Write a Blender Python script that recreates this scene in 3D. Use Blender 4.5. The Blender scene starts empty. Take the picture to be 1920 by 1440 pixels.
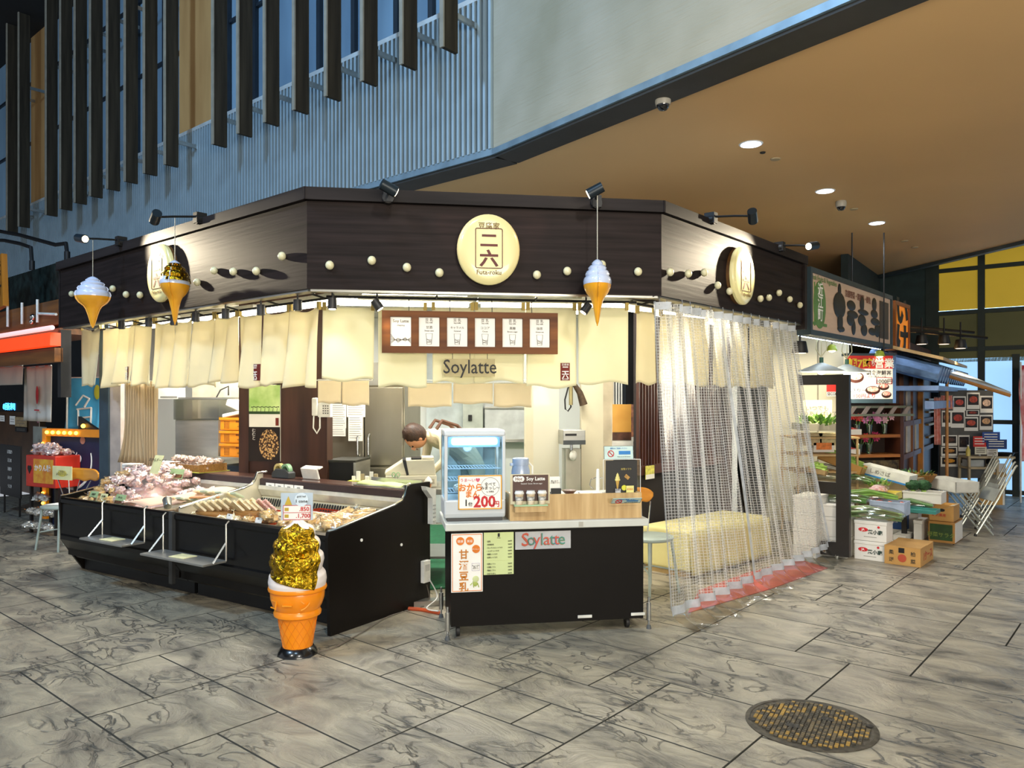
import bpy, math, random
from mathutils import Vector, Matrix, noise
random.seed(7)
PI = math.pi
S = bpy.context.scene
COL = S.collection
rad = math.radians
# ---------------------------------------------------------------- camera, world, exposure
F = 1442.0; CX = 960.0; HY = 745.0; EYE = 1.6
cd = bpy.data.cameras.new('camera'); cam = bpy.data.objects.new('camera', cd); COL.objects.link(cam)
cam.location = (0, 0, EYE); cam.rotation_euler = (rad(90), 0, 0)
cd.sensor_width = 36; cd.lens = 36 * F / 1920; cd.shift_y = (HY - 720) / 1920; cd.clip_start = .05
S.camera = cam
S.view_settings.view_transform = 'Standard'; S.view_settings.look = 'None'
S.view_settings.gamma = 1; S.view_settings.exposure = 0.0
w = bpy.data.worlds.new('world'); S.world = w; w.use_nodes = True
bg = w.node_tree.nodes['Background']; bg.inputs[0].default_value = (.70, .74, .80, 1); bg.inputs[1].default_value = .6
def aim(o, tgt): o.rotation_euler = (Vector(tgt) - Vector(o.location)).to_track_quat('-Z', 'Y').to_euler()
def light(name, kind, loc, tgt, energy, col, size=.1, size_y=None, spot=60, blend=.4):
    l = bpy.data.lights.new(name, kind); l.energy = energy; l.color = col
    o = bpy.data.objects.new(name, l); COL.objects.link(o); o.location = loc
    if kind == 'AREA':
        l.size = size
        if size_y: l.shape = 'RECTANGLE'; l.size_y = size_y
    else: l.shadow_soft_size = size
    if kind == 'SPOT': l.spot_size = rad(spot); l.spot_blend = blend
    if tgt: aim(o, tgt)
    return o
# floodlights under the atrium roof
light('atrium_floodlight', 'AREA', (-5.8, 2.6, 7.6), (-1.8, 8.4, 3.9), 400, (.42, .68, 1.0), .8)
light('atrium_floodlight', 'AREA', (-1.5, 1.0, 7.9), (-1, 7, 3.0), 160, (.55, .78, 1.0), 1.5)
light('hall_lamp', 'SPOT', (2.2, -3.0, 6.5), (1.6, 3.6, 0), 1200, (1.0, .96, .88), .35, spot=75, blend=.8)
light('hall_lamp', 'SPOT', (-4.5, -1.5, 6.5), (-2.3, 3.8, 0), 900, (1.0, .95, .86), .35, spot=75, blend=.8)
light('added_ceiling_fill', 'AREA', (3.0, -3.2, 2.1), (4.6, 2.6, 5.6), 620, (1.0, .90, .72), 6, 1.6)  # unseen fill light added behind the camera to brighten the tan ceiling
# daylight through the glass at the arcade's end
light('entrance_daylight', 'AREA', (8.6, 13.4, 2.2), (5.0, 6.5, 0.0), 900, (.45, .72, 1.0), 3.2, 2.4)

# ---------------------------------------------------------------- mesh builder
class Mb:
    def __init__(s): s.v = []; s.f = []; s.m = []; s.sm = []; s.uv = []; s.mi = 0; s.X = None
    def add(s, vs, fs, smooth=False, uvs=None):
        n = len(s.v)
        s.v += [tuple(s.X @ Vector(v)) for v in vs] if s.X else [tuple(v) for v in vs]
        s.uv += uvs if uvs else [(0, 0)] * len(vs)
        for f in fs: s.f.append(tuple(i + n for i in f)); s.m.append(s.mi); s.sm.append(smooth)
        return s
    def mat(s, i): s.mi = i; return s
    def at(s, x=0, y=0, z=0, rz=0, rx=0, ry=0):
        s.X = Matrix.Translation((x, y, z)) @ Matrix.Rotation(rz, 4, 'Z') @ Matrix.Rotation(ry, 4, 'Y') @ Matrix.Rotation(rx, 4, 'X'); return s
    def box(s, x0, x1, y0, y1, z0, z1):
        v = [(x, y, z) for z in (z0, z1) for y in (y0, y1) for x in (x0, x1)]
        return s.add(v, [(0, 2, 3, 1), (4, 5, 7, 6), (0, 1, 5, 4), (2, 6, 7, 3), (0, 4, 6, 2), (1, 3, 7, 5)])
    def tube(s, pts, r, n=8, closed=False, caps=True):
        pts = [Vector(p) for p in pts]; k = len(pts); vs = []; fs = []
        rs = r if isinstance(r, (list, tuple)) else [r] * k
        up = None
        for i, p in enumerate(pts):
            if closed: d = pts[(i + 1) % k] - pts[i - 1]
            else: d = pts[min(i + 1, k - 1)] - pts[max(i - 1, 0)]
            d = d.normalized() if d.length > 1e-9 else Vector((0, 0, 1))
            if up is None: up = Vector((0, 0, 1)) if abs(d.z) < .9 else Vector((1, 0, 0))
            a = d.cross(up).normalized(); b = a.cross(d); up = b
            for j in range(n):
                t = 2 * PI * j / n; vs.append(p + (a * math.cos(t) + b * math.sin(t)) * rs[i])
        for i in range(k if closed else k - 1):
            for j in range(n):
                a0 = i * n + j; a1 = i * n + (j + 1) % n; b0 = ((i + 1) % k) * n + j; b1 = ((i + 1) % k) * n + (j + 1) % n
                fs.append((a0, a1, b1, b0))
        if caps and not closed:
            fs.append(tuple(range(n))[::-1]); fs.append(tuple(range((k - 1) * n, k * n)))
        return s.add(vs, fs, True)
    def cyl(s, p0, p1, r0, r1=None, n=16): return s.tube([p0, p1], [r0, r0 if r1 is None else r1], n)
    def lathe(s, prof, n=32, c=(0, 0, 0), wob=None, sx=1, sy=1):
        vs = []; fs = []
        for (r, z) in prof:
            for j in range(n):
                t = 2 * PI * j / n; rr = r * (1 + (wob(t, z) if wob else 0))
                vs.append((c[0] + rr * math.cos(t) * sx, c[1] + rr * math.sin(t) * sy, c[2] + z))
        k = len(prof)
        for i in range(k - 1):
            for j in range(n):
                fs.append((i * n + j, i * n + (j + 1) % n, (i + 1) * n + (j + 1) % n, (i + 1) * n + j))
        if prof[0][0] > 1e-6: fs.append(tuple(range(n))[::-1])
        if prof[-1][0] > 1e-6: fs.append(tuple(range((k - 1) * n, k * n)))
        return s.add(vs, fs, True)
    def sph(s, c, r, n=12, sx=1, sy=1, sz=1, amp=0, fr=3, seed=0):
        vs = []; fs = []; m = max(5, n // 2 + 1)
        for i in range(m + 1):
            ph = PI * i / m
            for j in range(n):
                t = 2 * PI * j / n; d = Vector((math.sin(ph) * math.cos(t), math.sin(ph) * math.sin(t), -math.cos(ph)))
                q = r * (1 + (amp * noise.noise(d * fr + Vector((seed, 0, 0))) if amp else 0))
                vs.append((c[0] + d.x * q * sx, c[1] + d.y * q * sy, c[2] + d.z * q * sz))
        for i in range(m):
            for j in range(n): fs.append((i * n + j, i * n + (j + 1) % n, (i + 1) * n + (j + 1) % n, (i + 1) * n + j))
        return s.add(vs, fs, True)
    def prism(s, poly, y0, y1):      # polygon in x,z extruded along y
        n = len(poly); vs = [(x, y0, z) for x, z in poly] + [(x, y1, z) for x, z in poly]
        fs = [tuple(range(n)), tuple(range(n, 2 * n))[::-1]] + [(i, i + n, (i + 1) % n + n, (i + 1) % n) for i in range(n)]
        return s.add(vs, fs)
    def prismx(s, poly, x0, x1):     # polygon in y,z extruded along x
        n = len(poly); vs = [(x0, y, z) for y, z in poly] + [(x1, y, z) for y, z in poly]
        fs = [tuple(range(n))[::-1], tuple(range(n, 2 * n))] + [(i, (i + 1) % n, (i + 1) % n + n, i + n) for i in range(n)]
        return s.add(vs, fs)
    def prismz(s, poly, z0, z1):
        n = len(poly); vs = [(x, y, z0) for x, y in poly] + [(x, y, z1) for x, y in poly]
        fs = [tuple(range(n))[::-1], tuple(range(n, 2 * n))] + [(i, (i + 1) % n, (i + 1) % n + n, i + n) for i in range(n)]
        return s.add(vs, fs)
    def grid(s, fn, nu, nv, smooth=True):
        vs = []; uvs = []; fs = []
        for j in range(nv + 1):
            for i in range(nu + 1):
                u, v = i / nu, j / nv; vs.append(fn(u, v)); uvs.append((u, v))
        for j in range(nv):
            for i in range(nu):
                a = j * (nu + 1) + i; fs.append((a, a + 1, a + nu + 2, a + nu + 1))
        return s.add(vs, fs, smooth, uvs)
    def build(s, name, mats, parent=None, bev=0, solid=0, sub=0, seg=2):
        me = bpy.data.meshes.new(name); me.from_pydata(s.v, [], s.f)
        if not isinstance(mats, (list, tuple)): mats = [mats]
        for m in mats: me.materials.append(m)
        me.polygons.foreach_set('material_index', s.m); me.polygons.foreach_set('use_smooth', s.sm)
        if any(u != (0, 0) for u in s.uv):
            uvl = me.uv_layers.new(name='UVMap')
            for l in me.loops: uvl.data[l.index].uv = s.uv[l.vertex_index]
        me.update()
        if any(s.sm): me.set_sharp_from_angle(angle=rad(42))
        o = bpy.data.objects.new(name, me); COL.objects.link(o)
        if parent: o.parent = parent
        if solid:
            q = o.modifiers.new('thick', 'SOLIDIFY'); q.thickness = solid; q.offset = 0
        if bev:
            q = o.modifiers.new('bev', 'BEVEL'); q.width = bev; q.segments = seg; q.limit_method = 'ANGLE'; q.angle_limit = rad(40)
        if sub:
            q = o.modifiers.new('sub', 'SUBSURF'); q.levels = sub; q.render_levels = sub
        return o
def tag(o, label, cat, group=None, kind=None):
    o['label'] = label; o['category'] = cat
    if group: o['group'] = group
    if kind: o['kind'] = kind
    return o
def thing(name, label, cat, loc=(0, 0, 0), rz=0, group=None):
    o = bpy.data.objects.new(name, None); COL.objects.link(o); o.empty_display_size = .1
    o.location = loc; o.rotation_euler = (0, 0, rz); return tag(o, label, cat, group)
def solo(mb, name, label, cat, mats, loc=(0, 0, 0), rz=0, group=None, **k):
    o = mb.build(name, mats, None, **k); o.location = loc; o.rotation_euler = (0, 0, rz); return tag(o, label, cat, group)
def struct(mb, name, mats, loc=(0, 0, 0), rz=0, parent=None, **k):
    o = mb.build(name, mats, parent, **k); o.location = loc; o.rotation_euler = (0, 0, rz)
    if parent is None: o['kind'] = 'structure'
    return o
def dup(root, loc, rz=None, label=None, group=None, scale=None):
    r = root.copy(); COL.objects.link(r); r.location = loc
    if rz is not None: r.rotation_euler = (root.rotation_euler[0], root.rotation_euler[1], rz)
    if scale: r.scale = (scale,) * 3
    if label: r['label'] = label
    if group: r['group'] = group
    for ch in list(root.children):
        c = ch.copy(); COL.objects.link(c); c.parent = r
        for g in ch.children:
            d = g.copy(); COL.objects.link(d); d.parent = c
    return r
# ---------------------------------------------------------------- materials
def lin(c):
    if isinstance(c, str): c = tuple(int(c[i:i + 2], 16) / 255 for i in (0, 2, 4))
    return tuple(((x / 12.92) if x <= .04045 else ((x + .055) / 1.055) ** 2.4) for x in c) + (1,)
MC = {}
def pm(name, col, rough=.55, metal=0, var=.12, scale=6, bump=0, stretch=(1, 1, 1), col2=None, emis=None, es=0, alpha=1, trans=0, coat=0, sss=0, detail=3, spec=.5):
    if name in MC: return MC[name]
    m = bpy.data.materials.new(name); m.use_nodes = True; nt = m.node_tree; N = nt.nodes; L = nt.links; b = N['Principled BSDF']
    tc = N.new('ShaderNodeTexCoord'); mp = N.new('ShaderNodeMapping'); mp.inputs['Scale'].default_value = stretch
    nz = N.new('ShaderNodeTexNoise'); nz.inputs['Scale'].default_value = scale; nz.inputs['Detail'].default_value = detail
    L.new(tc.outputs['Object'], mp.inputs[0]); L.new(mp.outputs[0], nz.inputs['Vector'])
    cr = N.new('ShaderNodeValToRGB'); c = lin(col)
    d = lin(col2) if col2 else tuple(x * (1 - var * 1.6) for x in c[:3]) + (1,)
    e = c if col2 else tuple(min(1, x * (1 + var)) for x in c[:3]) + (1,)
    cr.color_ramp.elements[0].position = .32; cr.color_ramp.elements[1].position = .68
    cr.color_ramp.elements[0].color = d; cr.color_ramp.elements[1].color = e
    L.new(nz.outputs['Fac'], cr.inputs[0]); L.new(cr.outputs[0], b.inputs['Base Color'])
    b.inputs['Roughness'].default_value = rough; b.inputs['Metallic'].default_value = metal
    b.inputs['Alpha'].default_value = alpha; b.inputs['Transmission Weight'].default_value = trans
    b.inputs['Coat Weight'].default_value = coat
    if sss: b.inputs['Subsurface Weight'].default_value = sss; b.inputs['Subsurface Radius'].default_value = (.05, .04, .03)
    if bump:
        bp = N.new('ShaderNodeBump'); bp.inputs['Strength'].default_value = bump; bp.inputs['Distance'].default_value = .01
        L.new(nz.outputs['Fac'], bp.inputs['Height']); L.new(bp.outputs[0], b.inputs['Normal'])
    if spec != .5: b.inputs['Specular IOR Level'].default_value = spec
    if es: b.inputs['Emission Color'].default_value = lin(emis or col); b.inputs['Emission Strength'].default_value = es
    MC[name] = m; return m
def wood(name, c1, c2, rough=.5, scale=3.0, axis='X', coat=0, bump=.1, k=9, spec=.5):
    st = {'X': (.6, k, k), 'Z': (k, k, .6), 'Y': (k, .6, k)}[axis]
    return pm(name, c1, rough, 0, .1, scale, bump, st, col2=c2, coat=coat, detail=6, spec=spec)
def cloth(name, col, tr=.35, var=.05, scale=4, rough=.8):
    if name in MC: return MC[name]
    m = pm(name, col, rough, 0, var, scale); nt = m.node_tree; N = nt.nodes; L = nt.links; b = N['Principled BSDF']
    t = N.new('ShaderNodeBsdfTranslucent'); t.inputs[0].default_value = lin(col); mx = N.new('ShaderNodeMixShader'); mx.inputs[0].default_value = tr
    L.new(b.outputs[0], mx.inputs[1]); L.new(t.outputs[0], mx.inputs[2]); L.new(mx.outputs[0], N['Material Output'].inputs[0]); return m
def glassy(name, tint='FFFFFF', fac=.12, rough=.05):
    if name in MC: return MC[name]
    m = bpy.data.materials.new(name); m.use_nodes = True; nt = m.node_tree; N = nt.nodes; L = nt.links; N.remove(N['Principled BSDF'])
    g = N.new('ShaderNodeBsdfGlossy'); g.inputs['Roughness'].default_value = rough; t = N.new('ShaderNodeBsdfTransparent'); t.inputs[0].default_value = lin(tint)
    mx = N.new('ShaderNodeMixShader'); mx.inputs[0].default_value = fac
    L.new(t.outputs[0], mx.inputs[1]); L.new(g.outputs[0], mx.inputs[2]); L.new(mx.outputs[0], N['Material Output'].inputs[0]); MC[name] = m; return m
def glow(name, col, es): return pm(name, col, .4, 0, 0, 1, emis=col, es=es)
black = pm('matt_black', '0E0F12', .5, 0, .1)
whitem = pm('white_plastic', 'E9E9E4', .4)
steel = pm('steel', 'B9B9B4', .28, .9, .08, 3, .03, (1, 1, 6))
chrome = pm('chrome', 'C9CCCE', .18, 1, .05)
ink = pm('black_ink', '141414', .6)
redink = pm('red_ink', 'C8232B', .6)
brownink = pm('maroon_ink', '5A201C', .6)
whiteink = pm('white_ink', 'F2F0EA', .6)
paper = pm('white_paper', 'EFEDE6', .75, 0, .03)
# ---------------------------------------------------------------- text as meshes
TC = {}
def text(body, size, m, parent, x, y, z, align='CENTER', wx=1.0, ext=.0006, name='lettering', bold=0.0, rot=0, lay='front', vertical=False):
    key = (body, round(size, 4), align, wx, ext, bold, vertical)
    if key not in TC:
        f = bpy.data.curves.new('f', 'FONT'); f.body = '\n'.join(body) if vertical else body
        f.size = size; f.align_x = align; f.align_y = 'CENTER'; f.extrude = ext; f.resolution_u = 2; f.offset = bold * size; f.space_line = .95 if not vertical else .9
        o = bpy.data.objects.new('f', f); COL.objects.link(o); dg = bpy.context.evaluated_depsgraph_get(); dg.update()
        me = bpy.data.meshes.new_from_object(o.evaluated_get(dg)); bpy.data.objects.remove(o); bpy.data.curves.remove(f)
        TC[key] = me
    if not vertical and any(ord(q) > 0x2fff for q in body): y_s = -.16 * size
    else: y_s = 0
    me = TC[key].copy(); c, s_ = math.cos(rot), math.sin(rot)
    for v in me.vertices:
        a, b, d = v.co.x * wx, v.co.y + y_s, v.co.z
        a, b = a * c - b * s_, a * s_ + b * c
        v.co = (x + a, y - d, z + b) if lay == 'front' else (x + a, y + b, z + d)
    me.materials.clear(); me.materials.append(m); me.name = name
    o = bpy.data.objects.new(name, me); COL.objects.link(o); o.parent = parent; return o
# ---------------------------------------------------------------- camera geometry and the building's planes
def at(px, py, Y): return Vector(((px - CX) / F * Y, Y, EYE + (HY - py) / F * Y))
def gnd(px, py, z=0):
    Y = (EYE - z) * F / (py - HY); return Vector(((px - CX) / F * Y, Y, z))
class Plane:                       # a vertical plane: local x along it, local -y towards the viewer
    def __init__(s, o, deg): s.o = Vector((o[0], o[1])); s.a = rad(deg); s.u = Vector((math.cos(s.a), math.sin(s.a))); s.n = Vector((-math.sin(s.a), math.cos(s.a)))
    def W(s, x, y, z): p = s.o + s.u * x + s.n * y; return Vector((p.x, p.y, z))
    def hit(s, px, py, off=0):     # where the sight line through a pixel meets the plane shifted by off
        r = Vector(((px - CX) / F, 1.0)); o = s.o + s.n * off
        Y = o.dot(s.n) / r.dot(s.n); p = r * Y
        return (p - s.o).dot(s.u), EYE + (HY - py) / F * Y
    def rect(s, x0, y0, x1, y1, off=0):
        a = s.hit(x0, y0, off); b = s.hit(x1, y1, off); c = s.hit(x0, y1, off); d = s.hit(x1, y0, off)
        return (a[0] + b[0]) / 2, b[0] - a[0], (b[1] + c[1]) / 2, (a[1] + d[1]) / 2    # centre x, width, z bottom, z top
A = (-1.32, 4.95); B = (1.03, 5.30)
LP = Plane(A, -40.6); CP = Plane(A, math.degrees(math.atan2(.35, 2.35))); RP = Plane(B, 49.4)
CW = math.hypot(2.35, .35)
HC = 3.7; ZB = 2.3; ZT = 2.95
# ================================================================ SETTING
# floor of stamped stone tiles: every tile is a slab of its own in the mesh, grooves between
def floor_material():
    m = bpy.data.materials.new('stamped_stone'); m.use_nodes = True; nt = m.node_tree; N = nt.nodes; L = nt.links; b = N['Principled BSDF']
    tc = N.new('ShaderNodeTexCoord'); at_ = N.new('ShaderNodeAttribute'); at_.attribute_name = 'tile'
    add = N.new('ShaderNodeVectorMath'); add.operation = 'MULTIPLY_ADD'; add.inputs[1].default_value = (7, 7, 7)
    L.new(at_.outputs['Color'], add.inputs[0]); L.new(tc.outputs['Object'], add.inputs[2])
    n1 = N.new('ShaderNodeTexNoise'); n1.inputs['Scale'].default_value = 2.2; n1.inputs['Detail'].default_value = 8; n1.inputs['Roughness'].default_value = .62; n1.inputs['Distortion'].default_value = .7
    mp = N.new('ShaderNodeMapping'); mp.inputs['Scale'].default_value = (1.3, 2.3, 1); mp.inputs['Rotation'].default_value = (0, 0, .8)
    L.new(add.outputs[0], mp.inputs[0]); L.new(mp.outputs[0], n1.inputs['Vector'])
    n2 = N.new('ShaderNodeTexNoise'); n2.inputs['Scale'].default_value = 2.6; n2.inputs['Detail'].default_value = 7; n2.inputs['Distortion'].default_value = 1.2
    L.new(mp.outputs[0], n2.inputs['Vector'])
    cr = N.new('ShaderNodeValToRGB'); e = cr.color_ramp.elements
    e[0].position = .30; e[0].color = lin('4C4B46'); e[1].position = .64; e[1].color = lin('B9AF98')
    x = e.new(.43); x.color = lin('918A7B')
    L.new(n1.outputs['Fac'], cr.inputs[0])
    vein = N.new('ShaderNodeValToRGB'); v = vein.color_ramp.elements; v[0].position = .47; v[0].color = (0, 0, 0, 1); v[1].position = .50; v[1].color = (1, 1, 1, 1); y = v.new(.53); y.color = (0, 0, 0, 1)
    L.new(n2.outputs['Fac'], vein.inputs[0])
    n3 = N.new('ShaderNodeTexNoise'); n3.inputs['Scale'].default_value = 1.3; L.new(add.outputs[0], n3.inputs['Vector'])
    vm = N.new('ShaderNodeMath'); vm.operation = 'MULTIPLY'; L.new(vein.outputs[0], vm.inputs[0])
    v2 = N.new('ShaderNodeMapRange'); v2.inputs[1].default_value = .44; v2.inputs[2].default_value = .58; v2.inputs[4].default_value = .85; L.new(n3.outputs['Fac'], v2.inputs[0]); L.new(v2.outputs[0], vm.inputs[1])
    mix = N.new('ShaderNodeMix'); mix.data_type = 'RGBA'; L.new(vm.outputs[0], mix.inputs[0]); L.new(cr.outputs[0], mix.inputs[6]); mix.inputs[7].default_value = lin('3F4244')
    mt = N.new('ShaderNodeMix'); mt.data_type = 'RGBA'; mt.blend_type = 'MULTIPLY'; mt.inputs[0].default_value = .35
    L.new(mix.outputs[2], mt.inputs[6]); bright = N.new('ShaderNodeMapRange'); bright.inputs[3].default_value = .55; bright.inputs[4].default_value = 1.25
    L.new(at_.outputs['Fac'], bright.inputs[0]); L.new(bright.outputs[0], mt.inputs[7]); L.new(mt.outputs[2], b.inputs['Base Color'])
    b.inputs['Roughness'].default_value = .36; b.inputs['Specular IOR Level'].default_value = .5
    sm = N.new('ShaderNodeMath'); sm.operation = 'SUBTRACT'; L.new(n1.outputs['Fac'], sm.inputs[0])
    m2 = N.new('ShaderNodeMath'); m2.operation = 'MULTIPLY'; m2.inputs[1].default_value = .25; L.new(vm.outputs[0], m2.inputs[0]); L.new(m2.outputs[0], sm.inputs[1])
    bp = N.new('ShaderNodeBump'); bp.inputs['Strength'].default_value = .8; bp.inputs['Distance'].default_value = .04; L.new(sm.outputs[0], bp.inputs['Height']); L.new(bp.outputs[0], b.inputs['Normal'])
    return m
def make_floor():
    rr = random.Random(3); U = .33; x0, x1, y0, y1 = -34, 38, -25, 45   # cells in the building's axes
    used = set(); mb = Mb(); cols = []
    sizes = [(3, 2), (2, 3), (2, 2), (3, 3), (2, 1), (1, 2), (3, 1), (4, 2), (1, 1)]; wts = [5, 3, 5, 3, 3, 2, 2, 3, 1]
    for j in range(y0, y1):
        for i in range(x0, x1):
            if (i, j) in used: continue
            for w_, h_ in [rr.choices(sizes, wts)[0] for _ in range(4)] + [(1, 1)]:
                cells = [(i + a, j + c) for a in range(w_) for c in range(h_)]
                if not any(q in used for q in cells): break
            used.update(cells); g = .002
            a0, a1, b0, b1 = i * U + g, (i + w_) * U - g, j * U + g, (j + h_) * U - g; q = .0035
            mb.add([(a0, b0, -.012), (a1, b0, -.012), (a1, b1, -.012), (a0, b1, -.012), (a0 + q, b0 + q, 0), (a1 - q, b0 + q, 0), (a1 - q, b1 - q, 0), (a0 + q, b1 - q, 0)],
                   [(4, 5, 6, 7)])
            mb.mat(1).add([(a0, b0, -.012), (a1, b0, -.012), (a1, b1, -.012), (a0, b1, -.012), (a0 + q, b0 + q, 0), (a1 - q, b0 + q, 0), (a1 - q, b1 - q, 0), (a0 + q, b1 - q, 0)], [(0, 1, 5, 4), (1, 2, 6, 5), (2, 3, 7, 6), (3, 0, 4, 7)]); mb.mat(0); cols += [(0, 0, 0, 1)] * 8
            cols += [(rr.random(), rr.random(), rr.random(), 1)] * 8
    mb.mat(1).add([(x0 * U, y0 * U, -.011), (x1 * U, y0 * U, -.011), (x1 * U, y1 * U, -.011), (x0 * U, y1 * U, -.011)], [(0, 1, 2, 3)]); cols += [(0, 0, 0, 1)] * 4
    o = struct(mb, 'floor', [floor_material(), pm('grout', '45453F', .8)], (.35, 5.2, 0), rad(-40.6))
    ca = o.data.color_attributes.new('tile', 'FLOAT_COLOR', 'POINT')
    for k, c in enumerate(cols): ca.data[k].color = c
make_floor()
# upper storey: ribbed wall, timber fins, beige rendered wall, ceiling slab
cor = at(925, 290, (HC - EYE) * F / (HY - 290)); UO = (cor.x, cor.y)
UP = Plane(UO, -40.6)                       # ribbed wall: x negative goes left
rib_hi = pm('rib_metal', '9DB2BE', .45, .2, .06, 3)
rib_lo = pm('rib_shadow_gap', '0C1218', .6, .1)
trim_m = pm('upper_trim_metal', '7E97A8', .4, .3)
mb = Mb(); L0 = -13.5
ZS = UP.hit(825, 37)[1]
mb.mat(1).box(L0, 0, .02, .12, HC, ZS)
k = int(-L0 / .064)
for i in range(k):
    x = -i * .064 - .005; mb.mat(0).box(x - .029, x, -.03, .02, HC + .05, ZS)
mb.mat(2).box(L0, 0, -.02, .12, HC - .005, HC + .055)
def edges_vertical(m): return m
struct(mb, 'wall_upper_left', [rib_hi, rib_lo, trim_m], (UO[0], UO[1], 0), UP.a)
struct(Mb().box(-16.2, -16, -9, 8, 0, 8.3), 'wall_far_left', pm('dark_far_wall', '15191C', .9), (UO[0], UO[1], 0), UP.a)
# band of windows above the ribs
wg = pm('upper_window_glass', '7E9DB4', .25, 0, .35, 1.2, 0, (1, 1, .25), col2='4A6680', emis='7FA6C8', es=.10)
ply = wood('plywood_panel', 'C39A62', 'A87F4C', .7, 1.0, 'Z', k=3)
mb = Mb(); mb.mat(0).box(L0, 0, .09, .12, ZS, 8.3)
struct(mb, 'window_1', [wg], (UO[0], UO[1], 0), UP.a)
mb = Mb().box(L0, 0, -.03, .1, ZS, ZS + .045); 
struct(mb, 'trim_1', pm('pale_sill', 'C6CFD2', .4, .2), (UO[0], UO[1], 0), UP.a)
gx = UP.hit(342, 200)[0]; gx2 = UP.hit(396, 200)[0]; hx = UP.hit(60, 300)[0]; hx2 = UP.hit(86, 300)[0]
for n_, (a_, b_) in enumerate(((gx, gx2), (hx, hx2))):
    struct(Mb().box(a_ - .15, b_ + .05, .03, .088, ZS + .04, 8.2), 'wall_panel', ply, (UO[0], UO[1], 0), UP.a)
mull = pm('window_frame_dark', '1C2833', .5)
mb = Mb()
for px in (590, 470, 420, 655, 735, 800, 300, 250, 205, 165): x = UP.hit(px, 50)[0]; mb.box(x - .03, x + .03, .04, .10, ZS + .03, 8.2)
for z in (6.3, 7.4): mb.box(L0, 0, .05, .10, z - .02, z + .02)
struct(mb, 'trim_2', mull, (UO[0], UO[1], 0), UP.a)
# fins
FIN = wood('dark_fin_timber', '3A352B', '24211B', .7, 2, 'Z', spec=.15); fine = pm('fin_edge', '8B887C', .6)
fin0 = None
fins = [828, 752, 678, 610, 550, 495, 445, 398, 308, 269, 233, 200, 168, 139, 112, 85, 34, 12]
ZF = UP.hit(828, 88, -.45)[1]
for i, px in enumerate(fins):
    x = UP.hit(px, 88, -.45)[0]
    if fin0 is None:
        t = thing('wall_fin', 'tall dark timber fin, closest to the beige rendered wall', 'wall fin', UP.W(x, -.45, ZF), UP.a, 'vertical timber fins on the upper wall')
        Mb().box(-.018, .018, .012, .175, 0, 8.2 - ZF).build('fin_board', FIN, t)
        Mb().box(-.022, .022, -.004, .012, 0, 8.2 - ZF).build('edge_strip', fine, t)
        [Mb().box(-.012, .012, .175, .45, zz, zz + .05).build('bracket', steel, t) for zz in (.3, 2.4)]
        fin0 = t
    else:
        lab = ['', 'second', 'third', 'fourth', 'fifth', 'sixth', 'seventh', 'eighth', 'ninth', 'tenth', 'eleventh', 'twelfth', 'thirteenth', 'fourteenth', 'fifteenth', 'sixteenth', 'seventeenth', 'eighteenth'][i] + ' tall dark timber fin counting from the beige wall'
        if i == 7: lab = 'tall dark timber fin standing just right of the wide plywood panel'
        if i == 8: lab = 'tall dark timber fin standing just left of the wide plywood panel'
        if i == 15: lab = 'tall dark timber fin just right of the narrow plywood panel'
        if i == 16: lab = 'tall dark timber fin just left of the narrow plywood panel'
        dup(fin0, UP.W(x, -.45, ZF), UP.a, lab)
# beige wall (a second plane turning towards the viewer)
BWP = Plane(UO, math.degrees(math.atan2(-.797, .605)))
def beige_material():
    m = pm('brushed_beige_render', 'B3AFA0', .8, 0, .1, 1.0, 0, (1, 1, 1), col2='96937F'); nt = m.node_tree; N = nt.nodes; L = nt.links; b = N['Principled BSDF']
    tc = N.new('ShaderNodeTexCoord'); mp = N.new('ShaderNodeMapping'); mp.inputs['Scale'].default_value = (1.2, 1, 22); mp.inputs['Rotation'].default_value = (0, 0.06, 0)
    nz = N.new('ShaderNodeTexNoise'); nz.inputs['Scale'].default_value = 2.0; nz.inputs['Detail'].default_value = 8; L.new(tc.outputs['Object'], mp.inputs[0]); L.new(mp.outputs[0], nz.inputs['Vector'])
    bp = N.new('ShaderNodeBump'); bp.inputs['Strength'].default_value = .5; bp.inputs['Distance'].default_value = .02; L.new(nz.outputs['Fac'], bp.inputs['Height']); L.new(bp.outputs[0], b.inputs['Normal']); return m
struct(Mb().box(0, 7, 0, .12, HC + .04, 8.3), 'wall_upper_right', beige_material(), (UO[0], UO[1], 0), BWP.a)
struct(Mb().box(-.01, 7, -.02, .14, HC - .005, HC + .045), 'trim_3', trim_m, (UO[0], UO[1], 0), BWP.a)
dk = pm('dark_soffit_strip', '2A2A28', .6)
struct(Mb().box(.02, 7, .0, .26, HC - .03, HC - .008), 'trim_4', dk, (UO[0], UO[1], 0), BWP.a)
struct(Mb().box(L0, .05, .0, .26, HC - .03, HC - .008), 'trim_5', dk, (UO[0], UO[1], 0), UP.a)
struct(Mb().box(-20, 14, -10, 18, 8.2, 8.35), 'ceiling_1', pm('dark_roof', '10161A', .9))
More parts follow.
